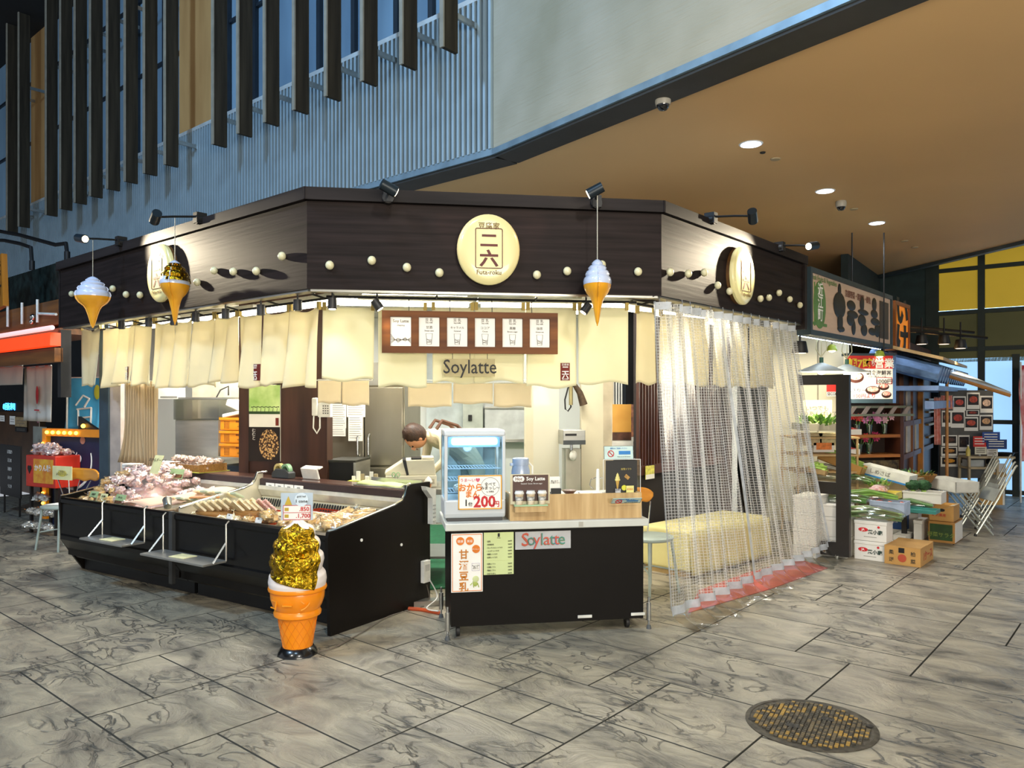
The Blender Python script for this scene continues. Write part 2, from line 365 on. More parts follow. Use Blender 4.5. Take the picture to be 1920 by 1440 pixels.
# tan ceiling slab, bounded by the two upper walls and a slanting far edge
cA = gnd(1920, 1192, 0)
e1 = at(1920, 452, (HC - EYE) * F / (HY - 452)); e0 = at(1596, 529, (HC - EYE) * F / (HY - 529)); dv = (e1 - e0).normalized()
p_far = e1 + dv * 12; w_end = BWP.W(7, .02, HC); l_end = UP.W(L0, .02, HC); bk = e0 - dv * 6
poly = [(UO[0], UO[1]), (w_end.x, w_end.y), (p_far.x, p_far.y), (bk.x, bk.y), (l_end.x + 5, l_end.y + 14), (l_end.x, l_end.y)]
def wavy(): 
    m = pm('tan_ceiling_plaster', 'D4AD78', .75, 0, .06, .35, .0, (1, 1, 1)); return m
struct(Mb().prismz(poly[::-1], HC, HC + .02), 'ceiling_2', wavy())
ev = Plane((e0.x, e0.y), math.degrees(math.atan2(dv.y, dv.x)))
struct(Mb().box(-6, 14, -.06, .04, HC - .05, HC + .6), 'trim_6', pm('edge_beam', '33424C', .5), (e0.x, e0.y, 0), ev.a)
# arcade end: glass wall with yellow upper panes
EP = Plane((8.06, 12.5), -40.6)
yel = pm('yellow_film_glass', 'B79B33', .6, 0, .12, .8, emis='B4962A', es=.5)
olive = pm('olive_film_glass', '5E5E3C', .6, 0, .3, .5, emis='55552E', es=.16)
sky = pm('daylight_glass', '8DC0EA', .3, 0, .25, .9, 0, (1, 1, .5), emis='9CCBF5', es=1.1)
fr = pm('dark_green_frame', '22302E', .5)
xa, xb = -2.2, 6.5
def ez(px, py): return EP.hit(px, py)[1]
x1750 = EP.hit(1748, 600)[0]
struct(Mb().box(x1750, xb, .03, .05, ez(1750, 584), 6), 'window_2', yel, EP.W(0, 0, 0), EP.a)
struct(Mb().box(x1750, xb, .03, .05, ez(1750, 680), ez(1750, 590)), 'window_3', olive, EP.W(0, 0, 0), EP.a)
struct(Mb().box(EP.hit(1756, 600)[0], xb, .03, .05, 0, ez(1800, 672)), 'window_4', sky, EP.W(0, 0, 0), EP.a)
mb = Mb()
for px, wd, zt_ in ((1748, .10, 6), (1840, .05, 6), (1905, .05, 2.3)): x = EP.hit(px, 600)[0]; mb.box(x - wd, x + wd, -.02, .06, 0, zt_)
for z in (ez(1800, 505), ez(1800, 586), ez(1800, 655), ez(1800, 790), .06): mb.box(x1750, xb, -.015, .05, z - .035, z + .035)
struct(mb, 'trim_7', fr, EP.W(0, 0, 0), EP.a)
struct(Mb().box(-9, x1750, 0, .1, 0, 6), 'wall_far', pm('dark_green_wall', '26383A', .8), EP.W(0, 0, 0), EP.a)
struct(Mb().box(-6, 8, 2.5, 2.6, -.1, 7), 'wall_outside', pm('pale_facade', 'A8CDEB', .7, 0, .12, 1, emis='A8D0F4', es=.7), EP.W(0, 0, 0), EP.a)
# building walls behind the stalls (unseen sides close the volume)
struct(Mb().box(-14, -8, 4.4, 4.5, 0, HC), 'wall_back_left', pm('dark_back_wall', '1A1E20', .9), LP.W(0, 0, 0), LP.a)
# ================================================================ SHOP CANOPY
DW = wood('dark_stained_board', '2A2120', '171110', .55, 2.2, 'X', bump=.25, k=14, spec=.12)
DW2 = wood('dark_cap_timber', '302A2A', '1A1616', .55, 1.2, 'X', bump=.2, k=8, spec=.15)
CREAM = pm('cream_resin', 'D9D3AC', .35, 0, .03, 4, coat=.3)
fas = thing('shop_canopy', 'dark brown three-sided signboard canopy with cream dots over the tofu shop', 'shop canopy', (A[0], A[1], 0), 0)
def child_on(plane, o): o.location = plane.W(0, 0, 0) - Vector((A[0], A[1], 0)); o.rotation_euler = (0, 0, plane.a); return o
XL = LP.hit(112, 600)[0]; XR = RP.hit(1508, 600)[0]
m_ = math.tan(rad(24))
for pl, x0, x1, a0, a1 in ((LP, XL, 0, 0, m_), (CP, 0, CW, m_, m_ * .85), (RP, 0, XR, m_ * .85, 0)):
    p = [(x0, 0), (x1, 0), (x1 - a1 * .12, .12), (x0 + a0 * .12, .12)]
    child_on(pl, Mb().prismz(p, ZB, ZT - .085).build('signboard_panel', DW, fas))
    p = [(x0 - .02, -.03), (x1 + .02, -.03), (x1 - a1 * .1, .14), (x0 + a0 * .1, .14)]
    child_on(pl, Mb().prismz(p, ZT - .08, ZT).build('cap_beam', DW2, fas))
    child_on(pl, Mb().box(x0 + .02, x1 - .02, .02, .1, ZB - .014, ZB).build('steel_edge', steel, fas))
child_on(RP, Mb().box(XR - .04, XR + .02, -.02, .14, ZB - .05, ZT).build('end_post', DW2, fas))
child_on(LP, Mb().box(XL - .03, XL + .02, .0, .14, ZB, ZT - .08).build('end_post', DW2, fas))
knobs = [(LP, [(133, 551), (210, 541), (235, 552), (261, 553), (368, 529), (400, 507), (436, 509), (479, 508), (527, 480)]),
         (CP, [(618, 497), (697, 488), (763, 501), (824, 511), (1007, 515), (1064, 508), (1129, 496), (1197, 509)]),
         (RP, [(1258, 510), (1292, 513), (1322, 511), (1347, 535), (1369, 546), (1427, 560), (1443, 558), (1462, 549), (1482, 561), (1501, 572)])]
kb0 = None
for pl, ps in knobs:
    for px, py in ps:
        x, z = pl.hit(px, py, -.03)
        if kb0 is None: kb0 = Mb().sph((0, 0, 0), .028, 14, 1, .95, 1.05).build('bean_knob', CREAM, fas); k_ = kb0
        else: k_ = kb0.copy(); COL.objects.link(k_)
        k_.location = pl.W(x, -.024, z) - Vector((A[0], A[1], 0)); k_.rotation_euler = (0, 0, pl.a)
# round signs
sign_m = pm('cream_sign_face', 'D6CC93', .3, 0, .02, 2, emis='E8DDA0', es=.1, coat=.4)
sign_rim = wood('sign_rim_wood', '6B4A24', '4A3218', .5, 2, 'X')
def round_sign(pl, px, py, label, bright=False):
    x, z = pl.hit(px, py, -.05)
    t = thing('round_shop_sign', label, 'sign', pl.W(x, 0, z), pl.a, 'round cream signs on the canopy')
    R = .208; sx = 1.0; sz = 1.12
    mb = Mb(); mb.at(rx=rad(90)).lathe([(R * .98, 0), (R * .98, .035)], 48, sy=sz, sx=sx); mb.build('rim', sign_rim, t)
    mb = Mb(); mb.at(rx=rad(90)).lathe([(R, .030), (R * 1.0, .052), (R * .95, .064), (R * .82, .072), (R * .6, .076), (1e-7, .077)], 48, sy=sz, sx=sx)
    mb.build('sign_face', sign_m, t)
    y = -.0785
    text('豆腐家', .048, pm('gold_ink', '6E5416', .6), t, 0, y, .155, bold=.004)
    text('二', .105, brownink, t, 0, y, .066, bold=.03, wx=1.15); text('六', .115, brownink, t, 0, y, -.052, bold=.03, wx=1.1)
    text('Futa-roku', .042, pm('gold_ink', '6E5416', .6), t, 0, y, -.155, bold=.01)
    fr_ = Mb(); w2, h2, q = .088, .128, .0035
    pts = []
    for cx_, cz_, a0 in ((w2, h2, 0), (-w2, h2, 90), (-w2, -h2, 180), (w2, -h2, 270)):
        for k in range(5):
            a = rad(a0 + k * 22.5); pts.append((cx_ * .88 + .011 * math.cos(a) * 1, y, cz_ * .93 + .011 * math.sin(a) + .004))
    fr_.tube(pts, .0028, 5, closed=True); fr_.build('printed_frame', brownink, t)
    return t
round_sign(LP, 300, 512, 'round cream tofu shop sign behind the gold foil hanging cone')
round_sign(CP, 916, 468, 'round cream tofu shop sign in the middle of the front canopy board')
round_sign(RP, 1393, 517, 'round cream tofu shop sign above the clear vinyl curtains')
# spotlights on arms
lens = glow('lamp_lens', 'FFE9BE', 14)
def arm_spot(pl, bx, by, hx, hy, out, tgt, label, e=0, col=(1, .86, .62), ang=60, lit=True):
    x, z = pl.hit(bx, by, -.03); p = pl.W(x, -.03, z); Y = p.y
    t = thing('arm_spotlight', label, 'spotlight', p, pl.a, 'spotlights on arms along the canopy top')
    hxp, hz = pl.hit(hx, hy, -out - .03); hd = Vector((hxp - x, -out, hz - z))
    Mb().cyl((0, .03, 0), (0, -.03, 0), .038, n=16).box(-.03, .03, -.04, .04, -.03, .05).build('mount', black, t)
    Mb().tube([(0, -.02, .02), tuple(hd * .6 + Vector((0, 0, .012))), tuple(hd)], .008, 8).build('arm', black, t)
    R = Matrix.Rotation(-pl.a, 3, 'Z'); d = (R @ (Vector(tgt) - (p + Matrix.Rotation(pl.a, 3, 'Z') @ hd))).normalized()
    Mb().sph(tuple(hd), .026, 12).build('joint', black, t)
    Mb().tube([tuple(hd - d * .05), tuple(hd + d * .055)], [.034, .036], 20).build('lamp_housing', pm('spot_housing', '1E2A33', .35, .3), t)
    Mb().tube([tuple(hd + d * .054), tuple(hd + d * .059)], [.027, .027], 20).build('lens', lens if lit else pm('dark_lens', '303840', .2), t)
    if e:
        wp = p + Matrix.Rotation(pl.a, 3, 'Z') @ (hd + d * .075); light('spot_beam', 'SPOT', wp, tgt, e, col, .02, spot=ang, blend=.8)
    return t
arm_spot(LP, 227, 455, 152, 447, .33, LP.W(-1.15, 0, 2.62), 'spotlight with glowing lens at the far end of the left canopy board', 210, ang=70)
arm_spot(LP, 375, 412, 292, 407, .33, LP.W(-2.9, 0, 2.2), 'black spotlight above the round sign behind the gold foil cone', lit=False)
arm_spot(CP, 728, 372, 728, 352, .20, CP.W(1.2, 0, 2.6), 'black spotlight above the front canopy board, left of the centre sign', 5, (1, .5, .35), 50)
arm_spot(CP, 1117, 382, 1117, 357, .20, CP.W(1.2, 0, 2.6), 'black spotlight above the front canopy board, beside the hanging cone string', 5, (1, .5, .35), 50)
arm_spot(RP, 1333, 412, 1411, 405, .33, RP.W(1.75, 0, 2.2), 'black spotlight pointing down over the right canopy board', lit=False)
arm_spot(RP, 1462, 465, 1524, 461, .33, RP.W(.78, 0, 2.66), 'spotlight with glowing lens at the far end of the right canopy board', 230, ang=56)
# shop ceiling, tubes, rails
inner = [tuple(LP.W(XL + .1, .14, 0))[:2], tuple(LP.W(-.1, .14, 0))[:2], tuple(CP.W(.0, .14, 0))[:2], tuple(CP.W(CW, .14, 0))[:2], tuple(RP.W(XR - .05, .14, 0))[:2], tuple(RP.W(XR - .05, 1.2, 0))[:2], (3.2, 11.0), (-5.2, 11.0), tuple(LP.W(XL + .1, 1.5, 0))[:2]]
struct(Mb().prismz(inner, 2.62, 2.66), 'ceiling_3', pm('white_ceiling_board', 'D9D6CC', .7))
tube_m = glow('fluorescent_tube', 'FFF7E2', 11)
def tube_light(pl, x0, x1, y, z, label, grp='fluorescent battens under the canopy'):
    t = thing('fluorescent_batten', label, 'ceiling lamp', pl.W((x0 + x1) / 2, y, z), pl.a, grp); h = (x1 - x0) / 2
    Mb().box(-h, h, -.06, .06, .03, .07).build('housing', whitem, t, bev=.004)
    Mb().cyl((-h + .03, -.03, .012), (h - .03, -.03, .012), .016, n=12).build('tube', tube_m, t)
    Mb().cyl((-h + .03, .03, .012), (h - .03, .03, .012), .016, n=12).build('tube', tube_m, t)
    return t
for a_, b_, l_ in ((-1.25, -.08, 'fluorescent batten nearest the corner of the left canopy'), (-2.5, -1.3, 'middle fluorescent batten behind the left cloth panels'), (-3.8, -2.55, 'far left fluorescent batten behind the cloth panels')):
    tube_light(LP, a_, b_, .45, 2.27, l_)
for a_, b_, l_ in ((.12, 1.14, 'fluorescent batten over the left half of the front opening'), (1.18, 2.2, 'fluorescent batten over the right half of the front opening')):
    tube_light(CP, a_, b_, .75, 2.29, l_)
for a_, b_, l_ in ((.1, 1.2, 'fluorescent batten behind the nearer clear curtain'), (1.3, 2.5, 'fluorescent batten behind the farther clear curtain')):
    tube_light(RP, a_, b_, .5, 2.27, l_)
def rail(pl, x0, x1, y, z, label):
    t = thing('curtain_rail', label, 'curtain rail', pl.W(0, y, z), pl.a)
    Mb().cyl((x0, 0, 0), (x1, 0, 0), .009, n=8).build('rod', black, t)
    n = max(2, int(abs(x1 - x0) / .55)); 
    for i in range(n + 1):
        x = x0 + .05 + (x1 - x0 - .1) * i / n; Mb().cyl((x, 0, 0), (x, -y + .1, ZB - z), .007, n=6).build('hanger', black, t)
    return t
NO = .25
zl = LP.hit(545, 574, NO)[1]
rail(LP, XL + .15, -.1, NO, zl + .02, 'black rail carrying the gathered cloth panels on the left side')
rail(CP, .1, CW - .1, NO, zl + .03, 'black rail carrying the cloth panels over the front counter')
rail(RP, .1, XR - .3, NO, zl + .02, 'black rail carrying the cloth panels behind the clear curtains')
# ---------------------------------------------------------------- noren
NC = cloth('cream_noren_cloth', 'F1E9CB', .45, .03)
NC2 = cloth('cream_noren_cloth_pale', 'F2EECF', .36, .03)
tab_m = pm('mustard_tab', 'C8AE62', .8)
stamp_bg = pm('stamp_maroon', '74281F', .8)
def cloth_y(u, v, amp, k, sd, sag):
    return amp * (.25 + .75 * v) * math.sin(u * k * PI * 2 + sd) + .5 * amp * v * math.sin(u * k * 3.1 * PI + sd * 2.3 + v * 1.5)
def noren(pl, px0, px1, pyt, pyb, label, amp=.018, k=1.0, sd=0, m=None, off=NO, stamp=None, group=None, narrow=.0, tuck=0):
    xa, za = pl.hit(px0, pyt[0], off); xb, zb = pl.hit(px1, pyt[1], off); xm = (xa + xb) / 2; zbt = pl.hit((px0 + px1) / 2, pyb, off)[1]
    w_ = xb - xa; rr = random.Random(int(px0)); sw = (rr.random() - .5) * .02
    t = thing('noren_panel', label, 'noren curtain', pl.W(xm, off, (za + zb) / 2), pl.a, group or 'cream noren cloth panels')
    zt = (za + zb) / 2; H = zt - zbt; sl = (zb - za) / 2
    def fn(u, v):
        s_ = (u - .5) * w_ * (1 - narrow * math.sin(v * PI) * .5 + (.06 * v if tuck else 0))
        zz = sl * (u * 2 - 1) * (1 - v) - v * H - tuck * (4 * u * (1 - u)) * .028 * (1 - v) + .012 * v * math.sin(u * 7 + sd)
        return (s_ + sw * v, cloth_y(u, v, amp, k, sd, 0) - .02 * v * tuck, zz)
    mb = Mb().grid(fn, 26, 22); o = mb.build('cloth', m or NC, t, solid=.0015)
    for u in (.03, .97):
        Mb().box((u - .5) * w_ - .012, (u - .5) * w_ + .012, -.012, .012, -.02 + sl * (u * 2 - 1), .035 + sl * (u * 2 - 1)).build('loop_tab', tab_m, t)
    if stamp:
        px, py = stamp; x, z = pl.hit(px, py, off); x -= xm; z -= zt; v = -z / H; u = x / w_ + .5; yy = fn(u, v)[1] - .006
        sgrid = Mb().grid(lambda a, b: (x + (a - .5) * .066, fn(u + (a - .5) * .066 / w_, v)[1] - .005, z + (b - .5) * .125), 6, 1)
        sgrid.build('printed_stamp', stamp_bg, t)
        q = min(fn(u + d, v)[1] for d in (-.15, 0, .15)) - .008
        text('二', .052, whiteink, t, x, q, z + .022, bold=.02); text('六', .052, whiteink, t, x, q, z - .022, bold=.02); text('豆腐家', .018, whiteink, t, x, q, z + .051); text('近江町', .016, whiteink, t, x, q, z - .052)
    return t
ed = [152, 190, 223, 255, 289, 325, 364, 404, 447, 493, 544, 601]
def topy(px): return 616 + (575 - 616) * (px - 152) / (601 - 152)
names = ['leftmost gathered cream cloth panel, at the far end of the left rail', 'second gathered cream cloth panel from the far left end', 'gathered cream cloth panel with a maroon stamp, near the far left end', 'gathered cream cloth panel just right of the far-left maroon stamp', 'gathered cream cloth panel under the gold foil cone, on its left', 'gathered cream cloth panel under the gold foil cone, on its right', 'gathered cream cloth panel seventh from the far left end', 'smooth cream cloth panel above the orange crates', 'gathered cream cloth panel with a folded maroon stamp above the soybean poster', 'second gathered cream cloth panel from the canopy corner', 'wide gathered cream cloth panel closest to the canopy corner']
for i in range(11):
    noren(LP, ed[i] + 1, ed[i + 1] - 1, (topy(ed[i]), topy(ed[i + 1])), [724, 726, 718, 722, 726, 725, 724, 717, 726, 722, 725][i], names[i], amp=.046, k=.9 + .25 * ((i * 7) % 3), sd=i * 1.7, stamp={2: (248, 700), 8: (482, 698)}.get(i), tuck=1, narrow=.04)
for px0, px1, pyb, lab, st in ((605, 702, 713, 'smooth cream cloth panel at the front corner beside the menu board', None), (709, 800, 725, 'smooth cream cloth panel behind the left end of the menu board', None),
        (810, 888, 718, 'cream cloth panel behind the left half of the soy latte banner', None), (890, 984, 716, 'cream cloth panel behind the right half of the soy latte banner', None),
        (987, 1080, 726, 'smooth cream cloth panel with a crisp maroon stamp right of the menu board', (1059, 697)), (1084, 1178, 719, 'plain cream cloth panel behind the hanging white cone', None)):
    noren(CP, px0, px1, (576, 577), pyb, lab, amp=.010, k=.8, sd=px0, m=NC2, stamp=st)
for px0, px1, lab in ((1194, 1227, 'narrow cream cloth panel just left of the clear curtains'), (1238, 1272, 'narrow bright cream cloth panel behind the near edge of the first clear curtain'), (1275, 1327, 'wide cream cloth panel behind the first clear curtain'), (1339, 1362, 'narrow cream cloth panel seen in the gap between the clear curtains'), (1368, 1402, 'bright cream cloth panel behind the second clear curtain'), (1405, 1450, 'farthest cream cloth panel behind the second clear curtain')):
    noren(RP, px0, px1, (583 + (px0 - 1200) * .12, 583 + (px1 - 1200) * .12), 720 + (px0 - 1200) * .03, lab, amp=.014, k=.8, sd=px0, m=NC)
# small can spotlights on the rail
canl = 'small black can spotlight on the left cloth rail'
can0 = None
cans = [(LP, 228, 609, 0, 0), (LP, 279, 604, 0, 0), (LP, 326, 601, 0, 0), (LP, 367, 594, 0, 0), (LP, 423, 588, 0, 0), (LP, 489, 581, 0, 0), (LP, 558, 572, 0, 0), (CP, 623, 569, 0, 1), (CP, 707, 571, -35, 1), (CP, 1099, 578, 35, 1)]
for pl, px, py, tilt, lit in cans:
    x, z = pl.hit(px, py, .08)
    lab = [canl + ', ' + o_ for o_ in ('farthest left', 'second from the far left', 'third from the far left', 'behind the foil cone tip', 'fifth from the far left', 'sixth from the far left', 'nearest the corner')][[228, 279, 326, 367, 423, 489, 558].index(px)] if pl is LP else {623: 'black can spotlight with lit lens at the front corner of the rail', 707: 'black can spotlight tilted towards the menu board from its left end', 1099: 'black can spotlight behind the hanging white cone'}[px]
    t = thing('can_spotlight', lab, 'spotlight', pl.W(x, .08, z), pl.a, 'can spotlights on the rail')
    mb = Mb().at(ry=rad(tilt)).cyl((0, 0, -.036), (0, 0, .036), .030, .028, 20); mb.build('lamp_housing', pm('grey_can', '2D2D2E', .45, .2), t)
    Mb().cyl((0, 0, .03), (0, 0, ZB - z), .006, n=8).build('stem', black, t)
    Mb().at(ry=rad(tilt)).cyl((0, 0, -.040), (0, 0, -.036), .022, n=16).build('lens', lens if lit else pm('dark_lens', '303840', .2), t)
    if lit:
        tg = pl.W({623: x, 707: x + .3, 1099: x - .25}[px], .3 if px == 623 else .1, z - .35 if px != 623 else z - 1); light('can_beam', 'SPOT', pl.W(x, .08, z - .05), tg, {623: 6, 707: 5, 1099: 6}[px], (1, .82, .55), .02, spot=85, blend=.7)
# ---------------------------------------------------------------- menu board
mx, mw, mz0, mz1 = CP.rect(716, 585, 1045, 663, .16)
t = thing('menu_board', 'long brown wooden menu board with six white drink cards over the counter', 'menu board', CP.W(mx, .16, mz0), CP.a)
H = mz1 - mz0; cw_ = .142; mbw = wood('menu_board_wood', '7A4A24', '55301A', .5, 2, 'X', spec=.2)
hs = mw / 2; xs = [-hs + .055 + cw_ / 2 + i * (mw - .11 - cw_) / 5 for i in range(6)]
mb = Mb(); mb.box(-hs, hs, .0, .012, 0, H); edges = [-hs] + sum([[x - cw_ / 2, x + cw_ / 2] for x in xs], []) + [hs]
mb.box(-hs, hs, -.018, 0, 0, .045).box(-hs, hs, -.018, 0, H - .04, H)
for i in range(0, 14, 2): mb.box(edges[i], edges[i + 1], -.018, 0, .045, H - .04)
mb.build('frame', mbw, t)
cards = [('Soy Latte', 'menu', None, None), ('豆 乳', 'Soy milk', '甘酒', 'Sweet sake'), ('豆 乳', 'Soy milk', 'キャラメル', 'Caramel'), ('豆 乳', 'Soy milk', 'ココア', 'Cocoa'), ('豆 乳', 'Soy milk', '黒糖', 'Brown sugar'), ('豆 乳', 'Soy milk', '抹茶', 'Green tea')]
grey = pm('grey_ink', '6B6760', .7)
for i, x in enumerate(xs):
    c = Mb().box(x - cw_ / 2 + .002, x + cw_ / 2 - .002, -.005, -.001, .047, H - .042).build('menu_card', paper, t); y = -.0065; h0 = .046; hh = H - .088
    if i == 0:
        text('Soy Latte', .028, grey, c, x, y, h0 + hh * .86, bold=.01); text('menu', .024, grey, c, x, y, h0 + hh * .72)
        mb = Mb()
        for k in range(6): mb.tube([(x - .068, y, h0 + .02 + k * .012), (x - .02, y, h0 + .055 - k * .006), (x + .03, y, h0 + .035 + k * .005), (x + .068, y, h0 + .06 - k * .008)], .0011, 4)
        mb.build('line_drawing', grey, c)
    else:
        a_, b_, c_, d_ = cards[i]
        text(a_, .024, grey, c, x, y, h0 + hh * .93); text(b_, .014, grey, c, x, y, h0 + hh * .82, bold=.01); text(c_, .022 if len(c_) < 4 else .019, grey, c, x, y, h0 + hh * .67); text(d_, .014, grey, c, x, y, h0 + hh * .54, bold=.01)
        mb = Mb(); q = h0 + .005; mb.tube([(x - .022, y, q + hh * .42), (x - .015, y, q + .01), (x + .015, y, q + .01), (x + .022, y, q + hh * .42)], .0014, 4, closed=True)
        for k in range(4): mb.tube([(x - .017, y, q + .02 + k * .009), (x + .016, y, q + .035 - (k % 2) * .02 + k * .003)], .0011, 4)
        mb.build('line_drawing', grey, c)
for x in (-mw * .35, -mw * .12, mw * .12, mw * .35): Mb().cyl((x, 0, H), (x, .02, H + .09), .003, n=6).build('hook', chrome, t)
bx, bw, bz0, bz1 = CP.rect(834, 673, 928, 706, .17)
t = thing('soy_latte_banner', 'tan cloth banner reading Soylatte hanging beneath the menu board', 'banner', CP.W(bx, .17, bz0), CP.a)
Mb().box(-bw / 2, bw / 2, 0, .004, 0, bz1 - bz0).build('banner_cloth', pm('tan_banner', 'B5A679', .8), t)
text('Soylatte', .135, ink, t, 0, -.002, (bz1 - bz0) * .52, wx=.85, bold=.004)
for x in (-.12, 0, .12): Mb().cyl((x, 0, bz1 - bz0), (x, 0, mz0 - bz0), .002, n=6).build('hook', ink, t)
# ---------------------------------------------------------------- hanging soft-serve cones
sc_w = pm('cone_white_plastic', 'C6D2EC', .22, 0, .02, 3, coat=.6); sc_y = pm('cone_yellow_plastic', 'E8A420', .35, 0, .06, 5, coat=.3)
def gold_foil():
    m = pm('gold_foil', 'C9A125', .16, 1, .25, 9, 0, (1, 1, 1)); nt = m.node_tree; N = nt.nodes; L = nt.links; b = N['Principled BSDF']
    tc = N.new('ShaderNodeTexCoord'); v = N.new('ShaderNodeTexVoronoi'); v.inputs['Scale'].default_value = 26; nz = N.new('ShaderNodeTexNoise'); nz.inputs['Scale'].default_value = 18; nz.inputs['Detail'].default_value = 4; nz.inputs['Distortion'].default_value = 2
    L.new(tc.outputs['Object'], v.inputs['Vector']); L.new(tc.outputs['Object'], nz.inputs['Vector']); ad = N.new('ShaderNodeMath'); L.new(v.outputs['Distance'], ad.inputs[0]); L.new(nz.outputs['Fac'], ad.inputs[1])
    bp = N.new('ShaderNodeBump'); bp.inputs['Strength'].default_value = 1; bp.inputs['Distance'].default_value = .018; L.new(ad.outputs[0], bp.inputs['Height']); L.new(bp.outputs[0], b.inputs['Normal']); return m
gold = gold_foil()
def hang_cone(p, rz, top, label, s=1.0, foil=False):
    t = thing('hanging_soft_serve_cone', label, 'hanging decoration', p, rz, 'plastic soft-serve cones hanging from the canopy')
    cone = [(.004, 0), (.018, .03), (.04, .12), (.058, .18), (.075, .21), (.115, .245), (.138, .28), (.145, .31)]
    sw = [(.145, .305), (.148, .33), (.14, .355), (.122, .366), (.127, .385), (.115, .405), (.092, .415), (.097, .432), (.08, .448), (.055, .455), (.06, .468), (.045, .482), (.02, .495), (.001, .50)]
    f_ = lambda pr: [(r * s, z * s) for r, z in pr]
    Mb().lathe(f_(cone), 28, sy=.72).build('cone', sc_y, t); Mb().lathe(f_(sw), 28, sy=.72).build('cream_swirl', sc_w, t)
    q = 1.09
    out = [(-r * q * s, z * s - .004) for r, z in (cone + sw[1:])]; out = out + [(-a, b) for a, b in out[::-1]]
    zs_ = .305 * s
    lo = [p_ for p_ in out if p_[1] <= zs_ + .001]; hi = [p_ for p_ in out if p_[1] > zs_ - .012]
    Mb().prism(lo, -.003, .003).build('cone_flange', sc_y, t)
    Mb().prism(hi, -.0028, .0028).build('swirl_flange', sc_w, t)
    if foil:
        Mb().lathe([(r * 1.06 * s, z * s) for r, z in sw[1:-3]] + [(.001, .493 * s)], 34, sy=.74, wob=lambda a, z: .05 * noise.noise(Vector((math.cos(a) * 3, math.sin(a) * 3, z * 30))) - (.1 if z < .36 * s and math.sin(a) > .3 else 0)).build('foil_cover', gold, t)
    Mb().cyl((0, 0, .5 * s), (0, 0, top - p[2]), .003, n=6).build('string', pm('string', 'B9B6A8', .8), t)
    return t
x, z = LP.hit(174, 614, -.25); zt = LP.hit(176, 449, -.25)[1]; hang_cone(LP.W(x, -.25, z), rad(28), zt, 'white and yellow plastic cone hanging at the far left of the canopy', .87)
x, z = LP.hit(328, 608, -.20); zt = LP.hit(329, 405, -.20)[1]; hang_cone(LP.W(x, -.20, z), rad(98), zt, 'gold foil covered plastic cone hanging before the left canopy board', .95, True)
x, z = CP.hit(1120, 610, -.23); zt = CP.hit(1121, 363, -.23)[1]; hang_cone(CP.W(x, -.23, z), rad(88), zt, 'white and yellow plastic cone hanging edge-on before the front canopy board', .86)
# ---------------------------------------------------------------- clear vinyl curtains
def vinyl():
    m = bpy.data.materials.new('gridded_clear_vinyl'); m.use_nodes = True; nt = m.node_tree; N = nt.nodes; L = nt.links; N.remove(N['Principled BSDF'])
    uv = N.new('ShaderNodeUVMap'); sp = N.new('ShaderNodeSeparateXYZ'); L.new(uv.outputs[0], sp.inputs[0])
    def line(sock, n, wdt):
        a = N.new('ShaderNodeMath'); a.operation = 'MULTIPLY'; a.inputs[1].default_value = n; L.new(sock, a.inputs[0])
        f = N.new('ShaderNodeMath'); f.operation = 'FRACT'; L.new(a.outputs[0], f.inputs[0])
        c = N.new('ShaderNodeMath'); c.operation = 'LESS_THAN'; c.inputs[1].default_value = wdt; L.new(f.outputs[0], c.inputs[0]); return c.outputs[0]
    mx_ = N.new('ShaderNodeMath'); mx_.operation = 'MAXIMUM'; L.new(line(sp.outputs[0], 62, .20), mx_.inputs[0]); L.new(line(sp.outputs[1], 100, .20), mx_.inputs[1])
    nz = N.new('ShaderNodeTexNoise'); nz.inputs['Scale'].default_value = 1; nz.inputs['Detail'].default_value = 4; mp = N.new('ShaderNodeMapping'); mp.inputs['Scale'].default_value = (34, .7, 1); L.new(uv.outputs[0], mp.inputs[0]); L.new(mp.outputs[0], nz.inputs['Vector'])
    mr = N.new('ShaderNodeMapRange'); mr.inputs[1].default_value = .50; mr.inputs[2].default_value = .72; mr.inputs[3].default_value = .05; mr.inputs[4].default_value = .5; L.new(nz.outputs['Fac'], mr.inputs[0])
    k = N.new('ShaderNodeMath'); k.operation = 'MULTIPLY'; k.inputs[1].default_value = .42; L.new(mx_.outputs[0], k.inputs[0])
    ad = N.new('ShaderNodeMath'); ad.use_clamp = True; L.new(k.outputs[0], ad.inputs[0]); L.new(mr.outputs[0], ad.inputs[1])
    d = N.new('ShaderNodeBsdfDiffuse'); d.inputs[0].default_value = (.80, .82, .84, 1); tl = N.new('ShaderNodeBsdfTranslucent'); tl.inputs[0].default_value = (.85, .85, .85, 1); dm = N.new('ShaderNodeMixShader'); L.new(d.outputs[0], dm.inputs[1]); L.new(tl.outputs[0], dm.inputs[2])
    t = N.new('ShaderNodeBsdfTransparent'); t.inputs[0].default_value = (.96, .97, .97, 1); g = N.new('ShaderNodeBsdfGlossy'); g.inputs['Roughness'].default_value = .12; m1 = N.new('ShaderNodeMixShader'); m1.inputs[0].default_value = .07
    L.new(t.outputs[0], m1.inputs[1]); L.new(g.outputs[0], m1.inputs[2]); m2 = N.new('ShaderNodeMixShader'); L.new(ad.outputs[0], m2.inputs[0]); L.new(m1.outputs[0], m2.inputs[1]); L.new(dm.outputs[0], m2.inputs[2])
    L.new(m2.outputs[0], N['Material Output'].inputs[0]); return m
VIN = vinyl(); hem_m = pm('vinyl_hem', 'B7BEC6', .4, 0, .15, 12, alpha=.85); film = glassy('clear_vinyl_film', 'F4F6F6', .30, .12)
